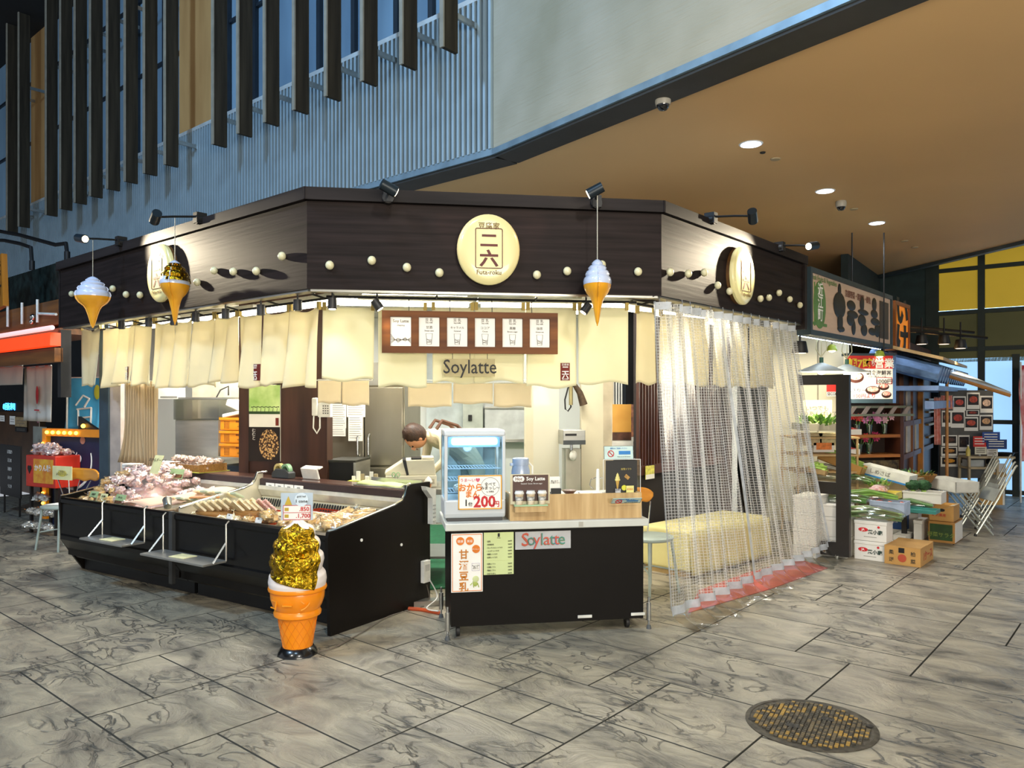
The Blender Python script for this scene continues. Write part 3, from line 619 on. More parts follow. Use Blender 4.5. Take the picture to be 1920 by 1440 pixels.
def clear_curtain(a0, a1, b0, b1, label, folds, sd):
    t = thing('clear_vinyl_curtain', label, 'curtain', RP.W(0, 0, 0), RP.a, 'clear vinyl curtains'); zt = 2.265
    def fn(u, v):
        x = a0 + (a1 - a0) * u + ((b0 - a0) + (b1 - b0 - a1 + a0) * u) * v ** 1.15
        y = .05 + (-.03 - .10 * v) + .036 * (1 - .35 * v) * math.sin(u * folds * 2 * PI + sd + .6 * v) + .012 * math.sin(u * folds * 5.3 + v * 4 + sd)
        return (x, y, zt - (zt - .14) * v)
    Mb().grid(fn, 90, 30).build('vinyl_sheet', VIN, t)
    def hem(u, v): p = fn(u, 1); return (p[0], p[1] - .004 - .01 * v, .165 - .055 * v)
    Mb().grid(hem, 90, 2).build('hem', hem_m, t)
    def skirt(u, v):
        p = fn(u, 1); fl = .035 * noise.noise(Vector((u * 9, v * 2, sd)))
        return (p[0] + .05 * v, p[1] - .012 - (.16 + fl * 2) * v * v, max(.006, .115 - .12 * v + .02 * math.sin(u * 30 + sd) * v * (1 - v) * 4))
    Mb().grid(skirt, 90, 8).build('floor_skirt', film, t)
    for uu in (0, 1):
        Mb().grid(lambda u, v: tuple(Vector(fn(abs(uu - u * .011), v)) + Vector((0, -.004, 0))), 2, 30).build('edge_band', hem_m, t)
    n = 8
    for i in range(n):
        u = (i + .5) / n; p = fn(u, 0); Mb().tube([(p[0], p[1], zt - .02), (p[0] + .008, p[1], zt + .01), (p[0], p[1], zt + .035)], .0035, 6).build('hook', chrome, t)
        Mb().grid(lambda a, b: tuple(Vector(fn(u + (a - .5) * .09, .0)) + Vector((0, -.003, .0 - .055 * b))), 6, 1).build('top_tab', hem_m, t)
    return t
x13 = RP.hit(1357, 600)[0]; x14 = RP.hit(1494, 600)[0]
clear_curtain(-.02, x13 - .01, .0, RP.hit(1394, 1060)[0], 'clear gridded vinyl curtain nearest the counter, reaching the floor', 6, .4)
clear_curtain(x13 + .02, x14, RP.hit(1397, 1060)[0], RP.hit(1541, 1060)[0], 'clear gridded vinyl curtain farther along, over the red mat', 8, 2.1)
t = thing('curtain_track', 'thin metal track from which the clear vinyl curtains hang', 'curtain track', RP.W(0, .05, 2.3), RP.a)
Mb().cyl((-.03, 0, 0), (x14, 0, 0), .007, n=8).build('track', steel, t)
# ================================================================ REFRIGERATED DISPLAY CASES
DP = Plane((-1.24, 5.15), -33)
CASEB = pm('case_black_laminate', '15110E', .4, 0, .1, 3, spec=.2); CBUMP = pm('case_front_vinyl', '0E0D0D', .3, 0, .1, 3, coat=.12, spec=.3)
CIN = pm('case_interior_cream', 'C9C0A2', .45, 0, .05, 3); ledge_m = wood('brown_ledge_laminate', '5A3C32', '442C26', .3, 1.5, 'X', coat=.4, bump=0)
LC = 3.42
def case(x0, x1, label, right_end, left_end):
    t = thing('refrigerated_display_case', label, 'display case', DP.W((x0 + x1) / 2, 0, 0), DP.a, 'open refrigerated display cases'); h = (x1 - x0) / 2
    Mb().prismx([(0, .36), (.02, .34), (.05, .36), (.05, .655), (.03, .69), (.005, .69), (-.012, .675), (-.012, .645), (0, .63)], -h, h).build('front_panel', CBUMP, t)
    Mb().prismx([(0, .36), (-.012, .345), (-.012, .31), (.13, .12), (.16, .12), (.16, .36)], -h, h).build('lower_bumper', CBUMP, t, bev=.004)
    Mb().box(-h + .02, h - .02, .20, .96, .002, .16).build('plinth', black, t)
    Mb().box(-h + .01, h - .01, .055, .93, .16, .50).build('cabinet_body', CASEB, t)
    Mb().prismx([(.05, .58), (.80, .625), (.80, .64), (.05, .595)], -h + .01, h - .01).build('deck', CIN, t)
    mb = Mb().prismx([(.80, .60), (.86, .78), (.84, .86), (.93, .86), (.93, .50), (.82, .50)], -h + .01, h - .01); mb.build('back_riser', CIN, t)
    mb = Mb()
    n = int((x1 - x0) / .03)
    for i in range(n): xx = -h + .03 + i * .03; mb.prismx([(.802, .66), (.826, .72), (.823, .722), (.799, .662)], xx, xx + .016)
    mb.build('vent_grille', black, t)
    Mb().prismx([(.835, .74), (.80, .80), (.805, .83), (.85, .83)], -h + .01, h - .01).build('light_canopy', pm('canopy_chrome', 'D8D5C8', .3, .4), t)
    Mb().box(-h, h, .835, 1.06, .862, .892).build('counter_ledge', ledge_m, t, bev=.006)
    Mb().box(-h, h, .825, .836, .83, .885).build('ledge_fascia', pm('dark_plum', '32262A', .4), t)
    prof = [(0.01, 0), (-.005, .36), (-.015, .66), (0, .70), (.05, .70), (.66, .80), (.745, .825), (.775, .86), (.80, .925), (.84, .94), (1.06, .94), (1.06, 0)]
    if right_end:
        Mb().prismx(prof, h - .005, h + .025).build('end_panel', CASEB, t)
        pts = [(h + .008, y, z + .004) for y, z in prof[3:10]]; Mb().tube(pts, .009, 6).build('chrome_trim', chrome, t)
        for y, z in ((1.0, .86), (.72, .50), (.3, .6)): Mb().cyl((h + .025, y, z), (h + .03, y, z), .011, n=12).build('cover_cap', whitem, t)
    if left_end:
        Mb().prismx([(0.005, .30)] + prof[2:-1] + [(1.06, 0), (.2, 0), (.13, .1)], -h - .025, -h + .005).build('end_panel', CASEB, t)
        pts = [(-h - .01, y, z + .004) for y, z in prof[3:10]]; Mb().tube(pts, .009, 6).build('chrome_trim', chrome, t)
    return t
case(-LC / 2 + .003, 0, 'black open display case with the tall black end panel, right of its twin', True, False)
case(-LC, -LC / 2 - .003, 'black open display case at the far end heaped with pink bags', False, True)
t = thing('case_joint_divider', 'sloping chrome divider joining the two black display cases', 'divider', DP.W(-LC / 2, 0, 0), DP.a)
Mb().prismx([(.03, .60), (.05, .715), (.66, .815), (.745, .84), (.775, .875), (.80, .93), (.86, .93), (.86, .6)], -.006, .006).build('divider_plate', pm('divider_cream', 'C8C2AE', .35, .3), t)
Mb().tube([(0, .05, .72), (0, .66, .82), (0, .745, .845), (0, .775, .88), (0, .80, .94), (0, .9, .94)], .012, 8).build('chrome_trim', chrome, t)
Mb().box(-.022, .022, -.03, .0, .13, .70).build('joint_cover', pm('grey_joint', '4A4B4C', .4, .5), t)
# fold-down shelves
def shelf(bl, br, lab):
    xa, za = DP.hit(bl[0], bl[1], -.035); xb, zb = DP.hit(br[0], br[1], -.035); z = (za + zb) / 2
    t = thing('fold_down_shelf', lab, 'shelf', DP.W((xa + xb) / 2, -.035, z), DP.a, 'steel fold-down shelves on the case fronts'); h = (xb - xa) / 2
    Mb().box(-h, h, -.20, 0, -.012, .004).build('shelf_board', pm('shelf_steel', '8E8D88', .35, .4, .08, 5), t, bev=.003)
    for s_ in (-1, 1):
        Mb().tube([(s_ * h, .02, .29), (s_ * h, -.005, .27), (s_ * h, -.005, .0)], .007, 6).build('hanger_rod', steel, t)
        Mb().tube([(s_ * (h - .005), -.005, .13), (s_ * (h + .005), -.12, .0)], .009, 4).build('brace', steel, t)
    n_ = solo(Mb().box(-.085, .085, -.06, .06, 0, .004), 'price_card', 'white and yellow card lying flat on the ' + lab.split(' ')[0] + ' fold-down shelf', 'price card', [pm('card_yellow', 'EDE7B4', .5, 0, .08, 30)], DP.W((xa + xb) / 2, -.13, z + .0045), DP.a + .06, 'cards on the fold-down shelves')
shelf((193, 998), (272, 1021), 'farther steel shelf folded out from the display case front')
shelf((307, 1027), (425, 1055), 'nearer steel shelf folded out from the display case front')
# ---------------------------------------------------------------- goods
rr = random.Random(11)
def food(name, c1, c2, rough=.28): return pm(name, c1, rough, 0, .1, 38, .5, col2=c2, coat=.8)
def make_bag(lab, m, grp, sx=1, sy=.7, sz=.55, r=.055, tuft=True, sd=0, nm='snack_bag', cat='bag'):
    t = thing(nm, lab, cat, (0, 0, -50), 0, grp)
    Mb().sph((0, 0, r * sz * .95), r, 14, sx, sy, sz, .7, 3.6, sd).build('contents', m, t)
    mb = Mb().sph((0, 0, r * sz * .98), r * 1.13, 14, sx, sy, sz * 1.05, .6, 2.2, sd + 4)
    if tuft: mb.grid(lambda u, v: (r * sx * (1.0 + .5 * v), (u - .5) * r * (1.0 + .4 * v), r * sz * (1 + .5 * v) + .006 * math.sin(u * 15)), 6, 3)
    mb.build('wrapper', film2, t); return t
film2 = glassy('bag_film', 'FFFFFF', .26, .13)
pinkf = food('pink_puffs', 'F4C4C2', 'EAD6C8'); yelf = food('golden_tofu_puffs', 'EBCB8C', 'D9A55A'); crm = food('cream_tofu', 'EFE3C2', 'DCC38C'); brn = food('brown_cookies', 'B9825A', 'E8D8CC')
def scatter(protos, pts, lab=None):
    for i, (p, rz) in enumerate(pts):
        o = protos[i % len(protos)]
        if o.location.z < -40: o.location = p; o.rotation_euler = (rr.uniform(-.3, .3), rr.uniform(-.3, .3), rz)
        else:
            c = dup(o, p, rz); c.rotation_euler = (rr.uniform(-.4, .4), rr.uniform(-.4, .4), rz)
G1 = 'bags heaped in the far display case'
pb = [make_bag('clear bag of pink snacks in the heap in the far display case', pinkf, G1, sd=i) for i in range(3)]
yb = [make_bag('clear bag of yellow snacks at the far end of the far display case', yelf, G1, sd=i + 5) for i in range(2)]
pts = []; yp = []
for j in range(7):
    for i in range(12):
        x = -3.30 + i * .118 + rr.uniform(-.03, .03); y = .13 + j * .095 + rr.uniform(-.02, .02)
        if x > -2.66 + .62 * y : continue
        edge = min(1, (y - .05) / .25) * min(1, (x + 3.42) / .2) ; z = .60 + .06 * y + edge * (.08 + .20 * max(0, 1 - ((x + 2.95) / .6) ** 2) * min(1, y / .5))
        (yp if (x < -3.05 and y < .5) or (x < -2.75 and y < .22) else pts).append((DP.W(x, y, z), rr.uniform(0, 6)))
scatter(pb, pts); scatter(yb, yp)
under = solo(Mb().grid(lambda u, v: (-3.36 + u * .85, .08 + v * .7, .605 + .05 * v + (.13 * math.sin(PI * min(1, u * 1.15)) * min(1, v * 1.6)) + .01 * noise.noise(Vector((u * 20, v * 20, 0)))), 40, 26), 'packed_snack_layer', 'layer of pink and cream packets beneath the heaped bags', 'snack packets', [pinkf], DP.W(0, 0, 0), DP.a, solid=.02); under['kind'] = 'stuff'
def tent_card(px, py, z, w_, h_, m, lab, body=None, rz=None, tilt=-.35, dark=True, col=None):
    p = DP.W(DP.hit(px, 900, .085)[0], .085, z) if py > 950 and z < .68 else gnd(px, py, z)
    t = thing('price_card', lab, 'price card', p, DP.a if rz is None else rz, 'price cards in the display cases')
    X = Matrix.Rotation(tilt, 4, 'X'); mb = Mb(); mb.X = X; mb.box(-w_ / 2, w_ / 2, 0, .003, 0, h_)
    if dark: mb.mat(1).box(-w_ * .46, w_ * .46, -.002, 0, h_ * .08, h_ * .45)
    c = mb.build('card', [m, pm('photo_print', '8A5A34', .5, 0, .5, 60, col2='2A1A12')], t)
    if body:
        o = text(body, h_ * .22, ink, t, 0, -.004, h_ * .75); o.rotation_euler = (tilt, 0, 0)
    return t
greenc = pm('card_green', 'A8C08A', .6); yelc = pm('card_pale_yellow', 'E8E2A8', .6)
tent_card(171, 955, .66, .13, .10, greenc, 'green topped price card with food photos at the far corner', '油揚げ')
tent_card(190, 963, .66, .11, .09, yelc, 'plain pale yellow price card between two green cards', 'お豆腐', dark=False)
tent_card(221, 969, .66, .15, .10, greenc, 'green topped price card with food photos beside the brown paper', 'がんも')
tent_card(288, 888, .92, .13, .17, yelc, 'large pale yellow card standing behind the pink bags', 'おからドーナツ', dark=False)
tent_card(327, 897, .86, .22, .09, greenc, 'wide green price strip with round food photos below the basket', None)
# brown paper, cup, packs, plank
solo(Mb().grid(lambda u, v: (-2.62 + u * .42 + v * .45, .06 + v * .62, .675 + .10 * v + .035 * math.sin(u * 3) + .008 * math.sin(v * 9)), 10, 12), 'paper_sheet', 'sheet of pinkish brown paper sloping down beside the pink bags', 'paper', [pm('kraft_paper', 'D9B49A', .8, 0, .04)], DP.W(0, 0, 0), DP.a, solid=.002)
t = thing('steel_cup', 'small steel cup lying on its side by the brown paper', 'cup', gnd(314, 952, .70), DP.a)
mb = Mb().at(z=.035, ry=rad(62), rz=rad(150)).lathe([(.028, -.045), (.030, -.04), (.036, .045), (.034, .045), (.027, -.036)], 20); mb.build('cup_body', steel, t)
Mb().at(z=.035, ry=rad(62), rz=rad(150)).lathe([(.0372, .040), (.0385, .045), (.0372, .05)], 20).build('rim', chrome, t)
wd = wood('light_orange_wood', 'C98B4E', 'A86A34', .5, 3, 'X'); bsk = pm('woven_bamboo', 'B58442', .6, 0, .4, 60, .6, (1, 1, 4), col2='6E4A20')
solo(Mb().box(-.12, .12, -.028, .028, 0, .014), 'wooden_paddle', 'orange wooden board lying between the packs and the divider', 'board', [wd], gnd(384, 934, .76), DP.a + .7, bev=.005)
def pack(lab, grp, m=None, w_=.10, d_=.07, h_=.018, lc='E9E6D8'):
    t = thing('tofu_pack', lab, 'food pack', (0, 0, -50), 0, grp)
    Mb().box(-w_ / 2, w_ / 2, -d_ / 2, d_ / 2, 0, h_).build('pack_body', m or crm, t, bev=.005)
    Mb().box(-w_ * .3, w_ * .3, -d_ * .35, d_ * .35, h_, h_ + .001).build('sticker', pm('sticker_' + lc, lc, .5), t); return t
def lay(proto, p, rx, ry, rz):
    if proto.location.z < -40: o = proto; o.location = p
    else: o = dup(proto, p, rz)
    o.rotation_euler = (rx, ry, rz); return o
gpk = pack('green labelled tofu pack in the row beside the steel cup', 'packs beside the steel cup', pm('pack_green', 'A9B49A', .4, coat=.5), lc='DDE3C8'); wpk = pack('pale wrapped pack in the row beside the steel cup', 'packs beside the steel cup', None)
for i in range(12):
    x, y = -2.15 + (i % 6) * .085 + (i // 6) * .12, .30 + (i // 6) * .15 + (i % 6) * .012; lay(gpk if i % 2 else wpk, DP.W(x, y, .72 + .05 * (i // 6)), -.1, .45, DP.a + PI / 2)
def oval_basket(p, a, b_, h_, lab, rz=0, nm='wooden_tray'):
    t = thing(nm, lab, 'basket', p, rz, 'wooden trays in the display cases')
    Mb().lathe([(1, 0), (1.04, h_), (.97, h_), (.94, .01), (0.001, .01)], 32, sx=a, sy=b_).build('tray_body', wd if nm == 'wooden_tray' else bsk, t)
    Mb().lathe([(1.045, h_ * .65), (1.06, h_ * .68), (1.06, h_ * .95), (1.05, h_)], 32, sx=a, sy=b_).build('rim_band', pm('bamboo_band', '9A6A30', .6), t); return t
dkf = pm('dark_beans', '2A1E1A', .4, 0, .5, 50, col2='E8E4DC')
for (px, py, s, lab) in ((397, 922, .095, 'round bamboo basket with white packs behind the divider'), (433, 927, .085, 'round bamboo basket with black packs nearest the chrome divider')):
    p = gnd(px, py, .70); oval_basket(p, s, s * .8, .045, lab, DP.a, 'bamboo_basket')
    q = make_bag('clear packet of beans in the ' + lab.split(' with ')[0] + (' by the divider' if s < .09 else ' farther from the divider'), dkf if s < .09 else brn, 'bean packets in round baskets', sx=1, sz=.5, r=.032, tuft=False, nm='bean_packet', cat='packet')
    scatter([q], [(p + Vector((rr.uniform(-.05, .05), rr.uniform(-.04, .04), .04 + .012 * (k % 2))), k) for k in range(7)])
tent_card(401, 927, .71, .09, .055, paper, 'small white price card before the two round baskets', '二六 ¥260', dark=False)
# long basket of snack bags on the counter
p = DP.W(-2.75, .93, .893)
t = thing('long_snack_basket', 'rectangular woven basket full of clear snack bags on the rear counter', 'basket', p, DP.a)
Mb().prismx([(-.13, 0), (-.15, .07), (-.14, .07), (-.12, .012), (.12, .012), (.14, .07), (.15, .07), (.13, 0)], -.24, .24).box(-.25, -.24, -.15, .15, 0, .075).box(.24, .25, -.15, .15, 0, .075).build('basket_body', bsk, t)
Mb().box(-.27, .27, -.17, .17, -.0, .004).build('liner_cloth', pm('green_liner', 'A9A83C', .7), t)
cb = [make_bag('clear bag of brown cookies piled in the woven basket on the rear counter', brn, 'cookie bags in the long basket', sx=1, r=.045, sd=i + 20) for i in range(2)]
scatter(cb, [(DP.W(-2.75 + (i % 7 - 3) * .068, .93 + (i // 7 % 3 - 1) * .085, .915 + .045 * (i // 14) + .03 * (i // 7 % 2)), rr.uniform(0, 6)) for i in range(28)])
# near case: wooden trays with wrapped tofu, lacquer trays, bags
p = gnd(402, 968, .655); oval_basket(p, .17, .11, .04, 'low oval wooden tray of sandwiched tofu packs near the divider', DP.a)
a1 = pack('pale tofu pack leaning in the low oval tray near the divider', 'packs in the low oval tray', None, .11, .08, .02)
for i in range(9): lay(a1, p + Vector((-.12 + i * .03, (i % 2) * .03 - .01, .06 + .004 * i)), -.5, .75, .3)
p = gnd(476, 972, .65); oval_basket(p, .165, .12, .065, 'deep oval wooden tray of red and white tofu packs', DP.a)
a2 = pack('red patterned tofu pack leaning in the deep oval tray', 'packs in the deep oval tray', pm('red_white_print', 'F1E7DA', .4, 0, .2, 90, col2='C7473A', coat=.6), .12, .09, .018); a3 = pack('white tofu pack with orange print in the deep oval tray', 'packs in the deep oval tray', None, .12, .09, .02, lc='E8A04C')
for i in range(11): lay(a2 if i > 6 else a3, p + Vector((-.13 + i * .025, (i % 2) * .05 - .02, .085 + .006 * (i % 3))), -.55, .8, .25)
def lacquer(px, py, z, w_, d_, lab, col='1A1512'):
    t = thing('lacquer_tray', lab, 'tray', gnd(px, py, z), DP.a, 'lacquer trays in the near case')
    Mb().box(-w_ / 2, w_ / 2, -d_ / 2, d_ / 2, 0, .006).build('tray_base', pm('lacquer_' + col, col, .2, coat=.6), t)
    mb = Mb(); mb.box(-w_ / 2, w_ / 2, -d_ / 2, -d_ / 2 + .008, 0, .024).box(-w_ / 2, w_ / 2, d_ / 2 - .008, d_ / 2, 0, .024).box(-w_ / 2, -w_ / 2 + .008, -d_ / 2, d_ / 2, 0, .024).box(w_ / 2 - .008, w_ / 2, -d_ / 2, d_ / 2, 0, .024)
    mb.build('tray_rim', pm('red_lacquer', 'A8381E', .25, coat=.6), t); return t
lacquer(470, 985, .635, .36, .20, 'black lacquer tray with a red rim near the front of the case')
lacquer(528, 966, .665, .30, .15, 'red lacquer tray with thin yellow packs behind the statue', 'B2402A')
a4 = pack('thin yellow pack on the red lacquer tray', 'packs on the red lacquer tray', pm('thin_yellow', 'E8CF9A', .4, coat=.5), .12, .05, .012)
for i in range(5): lay(a4, gnd(505 + i * 9, 968 - i * 1.5, .69), 0, .15, DP.a + 1.2)
lacquer(607, 962, .665, .26, .15, 'black lacquer tray at the back right of the near case')
a5 = pack('white labelled pack on the rear black lacquer tray', 'packs on the rear black tray', None, .09, .05, .014, 'F5F3EC')
for i in range(4): lay(a5, gnd(588 + i * 12, 963 + i * 1.5, .69), 0, .12, DP.a + 1.1)
fb = [make_bag('clear bag of fried tofu puffs along the front edge of the near case', yelf, 'fried tofu bags in the near case', sx=1.25, sy=.85, r=.065, sd=i + 30) for i in range(3)]
scatter(fb, [(DP.W(-.98 + i * .108, .14 + (i % 2) * .10, .63 + .03 * (i % 3)), rr.uniform(0, 6)) for i in range(9)] + [(DP.W(-.62 + i * .1, .30 + .03 * (i % 2), .65), rr.uniform(0, 6)) for i in range(5)])
bb = [make_bag('clear bag of golden rolls at the right end of the near case', yelf, 'golden rolls at the right end', sx=1.6, sy=.6, sz=.6, r=.06, sd=i + 40) for i in range(2)]
scatter(bb, [(DP.W(-.14 - .11 * (i % 3), .38 + .13 * (i // 3), .655 + .03 * (i % 2)), rad(20) + rr.uniform(-.3, .3)) for i in range(9)])
lob = make_bag('clear packet of pale cookies between the puffs and the rolls', crm, 'pale cookie packets', sx=1.1, sy=.8, r=.045, sd=60)
scatter([lob], [(DP.W(-.1 - .1 * (i % 4), .13 + .09 * (i // 4), .635 + .02 * (i % 2)), rr.uniform(0, 6)) for i in range(8)])
scatter([make_bag('clear packet of tofu crisps between the oval trays and the front lip', crm, 'tofu crisp packets', sx=1.1, sy=.8, r=.05, sd=71)], [(DP.W(-1.6 + i * .09, .12 + .03 * (i % 2), .63), rr.uniform(0, 6)) for i in range(6)])
for px, py, w_, lab in ((483, 983, .07, 'tiny white price card standing on the black lacquer tray'), (428, 984, .06, 'tiny white price card at the case lip below the low oval tray')):
    tent_card(px, py, .67, w_, .045, paper, lab, '¥180', dark=False)
# price strip, tape, pad, mat
t = thing('price_strip', 'row of small white price labels clipped along the ledge of the near case', 'price labels', DP.W(-1.38, .822, .80), DP.a)
for i in range(4): c = Mb().box(-.24 + i * .12, -.13 + i * .12, 0, .003, 0, .055).build('price_label', paper, t); text('¥350', .018, ink, c, -.185 + i * .12, -.001, .032)
p = DP.W(-1.52, .93, .893)
t = thing('tape_dispenser', 'dark tape dispenser with two green rolls on the ledge', 'tape dispenser', p, DP.a)
Mb().prism([(-.11, 0), (.11, 0), (.11, .05), (.06, .08), (-.06, .08), (-.11, .04)], -.04, .04).build('dispenser_body', pm('dark_grey_plastic', '33373A', .4), t, bev=.006)
for x, m_c in ((-.05, 'C8B878'), (.04, '7FA882')):
    Mb().at(x, 0, .07, rx=rad(90)).lathe([(.035, -.02), (.055, -.02), (.055, .02), (.035, .02), (.035, -.02)], 24).build('tape_roll', pm('tape_' + m_c, m_c, .3, coat=.5), t)
t = thing('paper_pad', 'white folded box lid leaning on the ledge beside the tape dispenser', 'box lid', DP.W(-1.22, .97, .893), DP.a)
Mb().at(rx=rad(18)).box(-.10, .10, 0, .02, 0, .10).build('lid_board', whitem, t, bev=.006)
Mb().at(rx=rad(18)).box(-.10, .11, .02, .07, .085, .10).build('lid_lip', whitem, t, bev=.004)
t = thing('steel_tray', 'steel tray with a folded pale green towel on the ledge', 'tray', DP.W(-.33, .95, .893), DP.a)
Mb().box(-.27, .27, -.10, .12, 0, .01).box(-.27, .27, .11, .12, .01, .05).box(.26, .27, -.10, .12, .01, .035).build('tray_body', steel, t, bev=.002)
solo(Mb().grid(lambda u, v: (-.24 + u * .46, -.09 + v * .18, .012 + .018 * math.sin(PI * min(1, v * 1.2)) + .004 * math.sin(u * 12)), 16, 10), 'folded_towel', 'pale green folded towel lying in the steel tray', 'towel', [pm('pale_green_towel', 'CFDDA0', .9)], DP.W(-.33, .95, .893), DP.a, solid=.01)
t = thing('chute_bin', 'white plastic bag holder hooked to the rear corner of the near case', 'bag holder', DP.W(.05, 1.02, .72), DP.a)
Mb().prismx([(0, .17), (-.10, .20), (-.09, .17), (-.02, .10), (-.02, -.1), (.02, -.1), (.02, .17)], 0, .05).build('holder_body', whitem, t)
for k in range(5): Mb().box(.048, .053, -.018, .016, -.08 + k * .03, -.07 + k * .03).build('rib', pm('grey_rib', 'B8B8B4', .5), t)
t = thing('outlet_box', 'white electrical box at the foot of the display case end', 'outlet box', DP.W(.028, .98, .17), DP.a)
Mb().box(0, .035, -.04, .04, 0, .17).build('box_body', whitem, t, bev=.004)
Mb().box(.035, .038, -.025, .025, .09, .14).build('socket_plate', pm('socket_grey', 'C8C8C4', .5), t)
def cable(pts, r, m, lab, name='floor_cable'):
    P = [Vector(p) for p in pts]; out = []
    for i in range(len(P) - 1):
        p0, p1, p2, p3 = P[max(0, i - 1)], P[i], P[i + 1], P[min(len(P) - 1, i + 2)]
        for k in range(8):
            s = k / 8; out.append(.5 * ((2 * p1) + (p2 - p0) * s + (2 * p0 - 5 * p1 + 4 * p2 - p3) * s * s + (3 * p1 - p0 - 3 * p2 + p3) * s ** 3))
    out.append(P[-1]); return solo(Mb().tube(out, r, 6), name, lab, 'cable', [m])
cable([gnd(590, 1222, .01), gnd(625, 1215, .008), gnd(680, 1185, .008), gnd(730, 1155, .008), DP.W(.08, .95, .01), DP.W(.05, .99, .15)], .004, pm('brown_cable', '6B6258', .6), 'thin brown cable from the cone statue to the white electrical box')
cable([gnd(766, 1141, .012), gnd(790, 1143, .012), gnd(826, 1150, .012)], .014, pm('orange_hose', 'C4552B', .5), 'orange hose on the floor between the display case and the cart', 'floor_hose')
cable([DP.W(.06, 1.0, .2), DP.W(.12, 1.03, .06), gnd(800, 1140, .03), gnd(822, 1146, .03)], .005, whitem, 'thin white cord hanging from the electrical box')
# ---------------------------------------------------------------- soft-serve statue
ST = gnd(558, 1225); o_m = pm('orange_cone_plastic', 'FF9408', .32, 0, .05, 3, coat=.3, sss=.0); wp_ = pm('statue_white_plastic', 'EFE4DE', .3, 0, .02, 3, coat=.2)
t = thing('soft_serve_statue', 'waist-high orange soft-serve cone statue wrapped in gold foil on the floor', 'statue', ST, rad(-4))
def bulge(rz_): return rz_
sw = [(.150, .395), (.172, .425), (.178, .462), (.172, .50), (.150, .528), (.154, .548), (.163, .585), (.158, .617), (.132, .640), (.136, .655), (.141, .680), (.134, .705), (.108, .726), (.108, .74), (.106, .765), (.096, .785), (.06, .80), (.045, .815), (.028, .832), (.001, .842)]
def swr(z):
    for (r0, z0), (r1, z1) in zip(sw, sw[1:]):
        if z0 <= z <= z1: return r0 + (r1 - r0) * (z - z0) / (z1 - z0)
    return sw[-1][0]
mb = Mb()
def spiral(u, v):
    a = u * 2 * PI; z = .395 + v * .447; zz = z + .014 * math.sin(a) * (1 if v < .97 else 0) ; r = swr(min(.842, max(.395, z))) ; return (r * math.cos(a), r * math.sin(a), min(zz, .842))
mb.grid(spiral, 48, 70); mb.build('cream_swirl', wp_, t)
Mb().lathe([(.087, .03), (.119, .235), (.125, .238), (.143, .248), (.146, .265), (.136, .285), (.150, .31), (.163, .35), (.166, .385), (.163, .398), (.177, .405), (.180, .416), (.176, .428), (.160, .43), (.155, .40), (.01, .39)], 48).build('cone', o_m, t)
mb = Mb()
for s_ in (1, -1):
    for k in range(14):
        a0 = k / 14 * 2 * PI
        pts = [((.0875 + .032 * v) * math.cos(a0 + s_ * v * 1.1) * 1.0, (.0875 + .032 * v) * math.sin(a0 + s_ * v * 1.1), .035 + v * .195) for v in [i / 8 for i in range(9)]]
        mb.tube(pts, .0018, 4)
mb.build('waffle_lines', pm('waffle_orange', 'EE8510', .4), t)
for k, ch in enumerate('コーン'):
    a = rad(-128 + k * 36); o = text(ch, .075, pm('emboss_orange', 'F79A1E', .35), t, 0, 0, 0, ext=.004, name='embossed_lettering'); o.location = (.1645 * math.cos(a), .1645 * math.sin(a), .345); o.rotation_euler = (-.15, 0, a + PI / 2)
def foilf(u, v):
    a = rad(-178 + 172 * u); zt = .805 - .02 * math.sin(u * 9)
    zb = .53 - .13 * u * 1.0 if u < .82 else .425 + (u - .82) * 1.3
    z = zb + (zt - zb) * v; d = Vector((math.cos(a) * 4, math.sin(a) * 4, z * 16))
    r = swr(z - .014 * math.sin(a)) * 1.0 + .006 + .005 * noise.noise(d * 1.6) + .004 * noise.noise(d * 4)
    return (r * math.cos(a), r * math.sin(a), z)
Mb().grid(foilf, 70, 70).build('foil_cover', gold, t, solid=.001)
Mb().lathe([(.128, 0), (.126, .012), (.10, .048), (.088, .052), (.01, .05)], 10).build('base', pm('black_gloss_base', '121212', .25, coat=.5), t)
sgp = thing('soft_serve_price_sign', 'small clear sign listing 850 and 1,700 prices standing on the cone statue', 'price sign', ST + Vector((0, -.015, .835)), rad(4))
hs_ = .098
Mb().box(-hs_, hs_, 0, .003, 0, .17).build('clear_plate', pm('frost_plate', 'C9D8E4', .15, 0, .03, 3, alpha=.75), sgp)
c = Mb().box(-.082, .082, -.003, -.001, .004, .092).build('price_print', paper, sgp)
mb = Mb(); [mb.box(-.084, .084, -.004, -.002, z, z + .003) for z in (.003, .046, .09)]; mb.box(-.084, -.081, -.004, -.002, .003, .093).box(.081, .084, -.004, -.002, .003, .093); mb.build('printed_frame', redink, sgp)
text('.850', .036, redink, c, .045, -.0045, .068, bold=.02); text('.1,700', .036, redink, c, .038, -.0045, .026, bold=.02)
for z in (.068, .026): Mb().box(-.075, -.05, -.0045, -.003, z - .01, z + .01).build('food_picture', pm('gold_print', 'C9A93C', .5), c)
mb = Mb(); mb.at(.028, -.003, .128, rx=rad(90)).lathe([(.042, 0), (.042, .002), (.001, .0021)], 28); mb.build('round_print', pm('pale_blue_print', 'D9E6EE', .4), sgp); text('gold leaf', .016, ink, sgp, .028, -.0065, .148); text('1 cone', .028, ink, sgp, .028, -.0065, .118, bold=.01)
Mb().prism([(-.075, .095), (-.03, .095), (-.052, .15)], -.003, -.001).build('food_picture', pm('gold_print', 'C9A93C', .5), sgp)
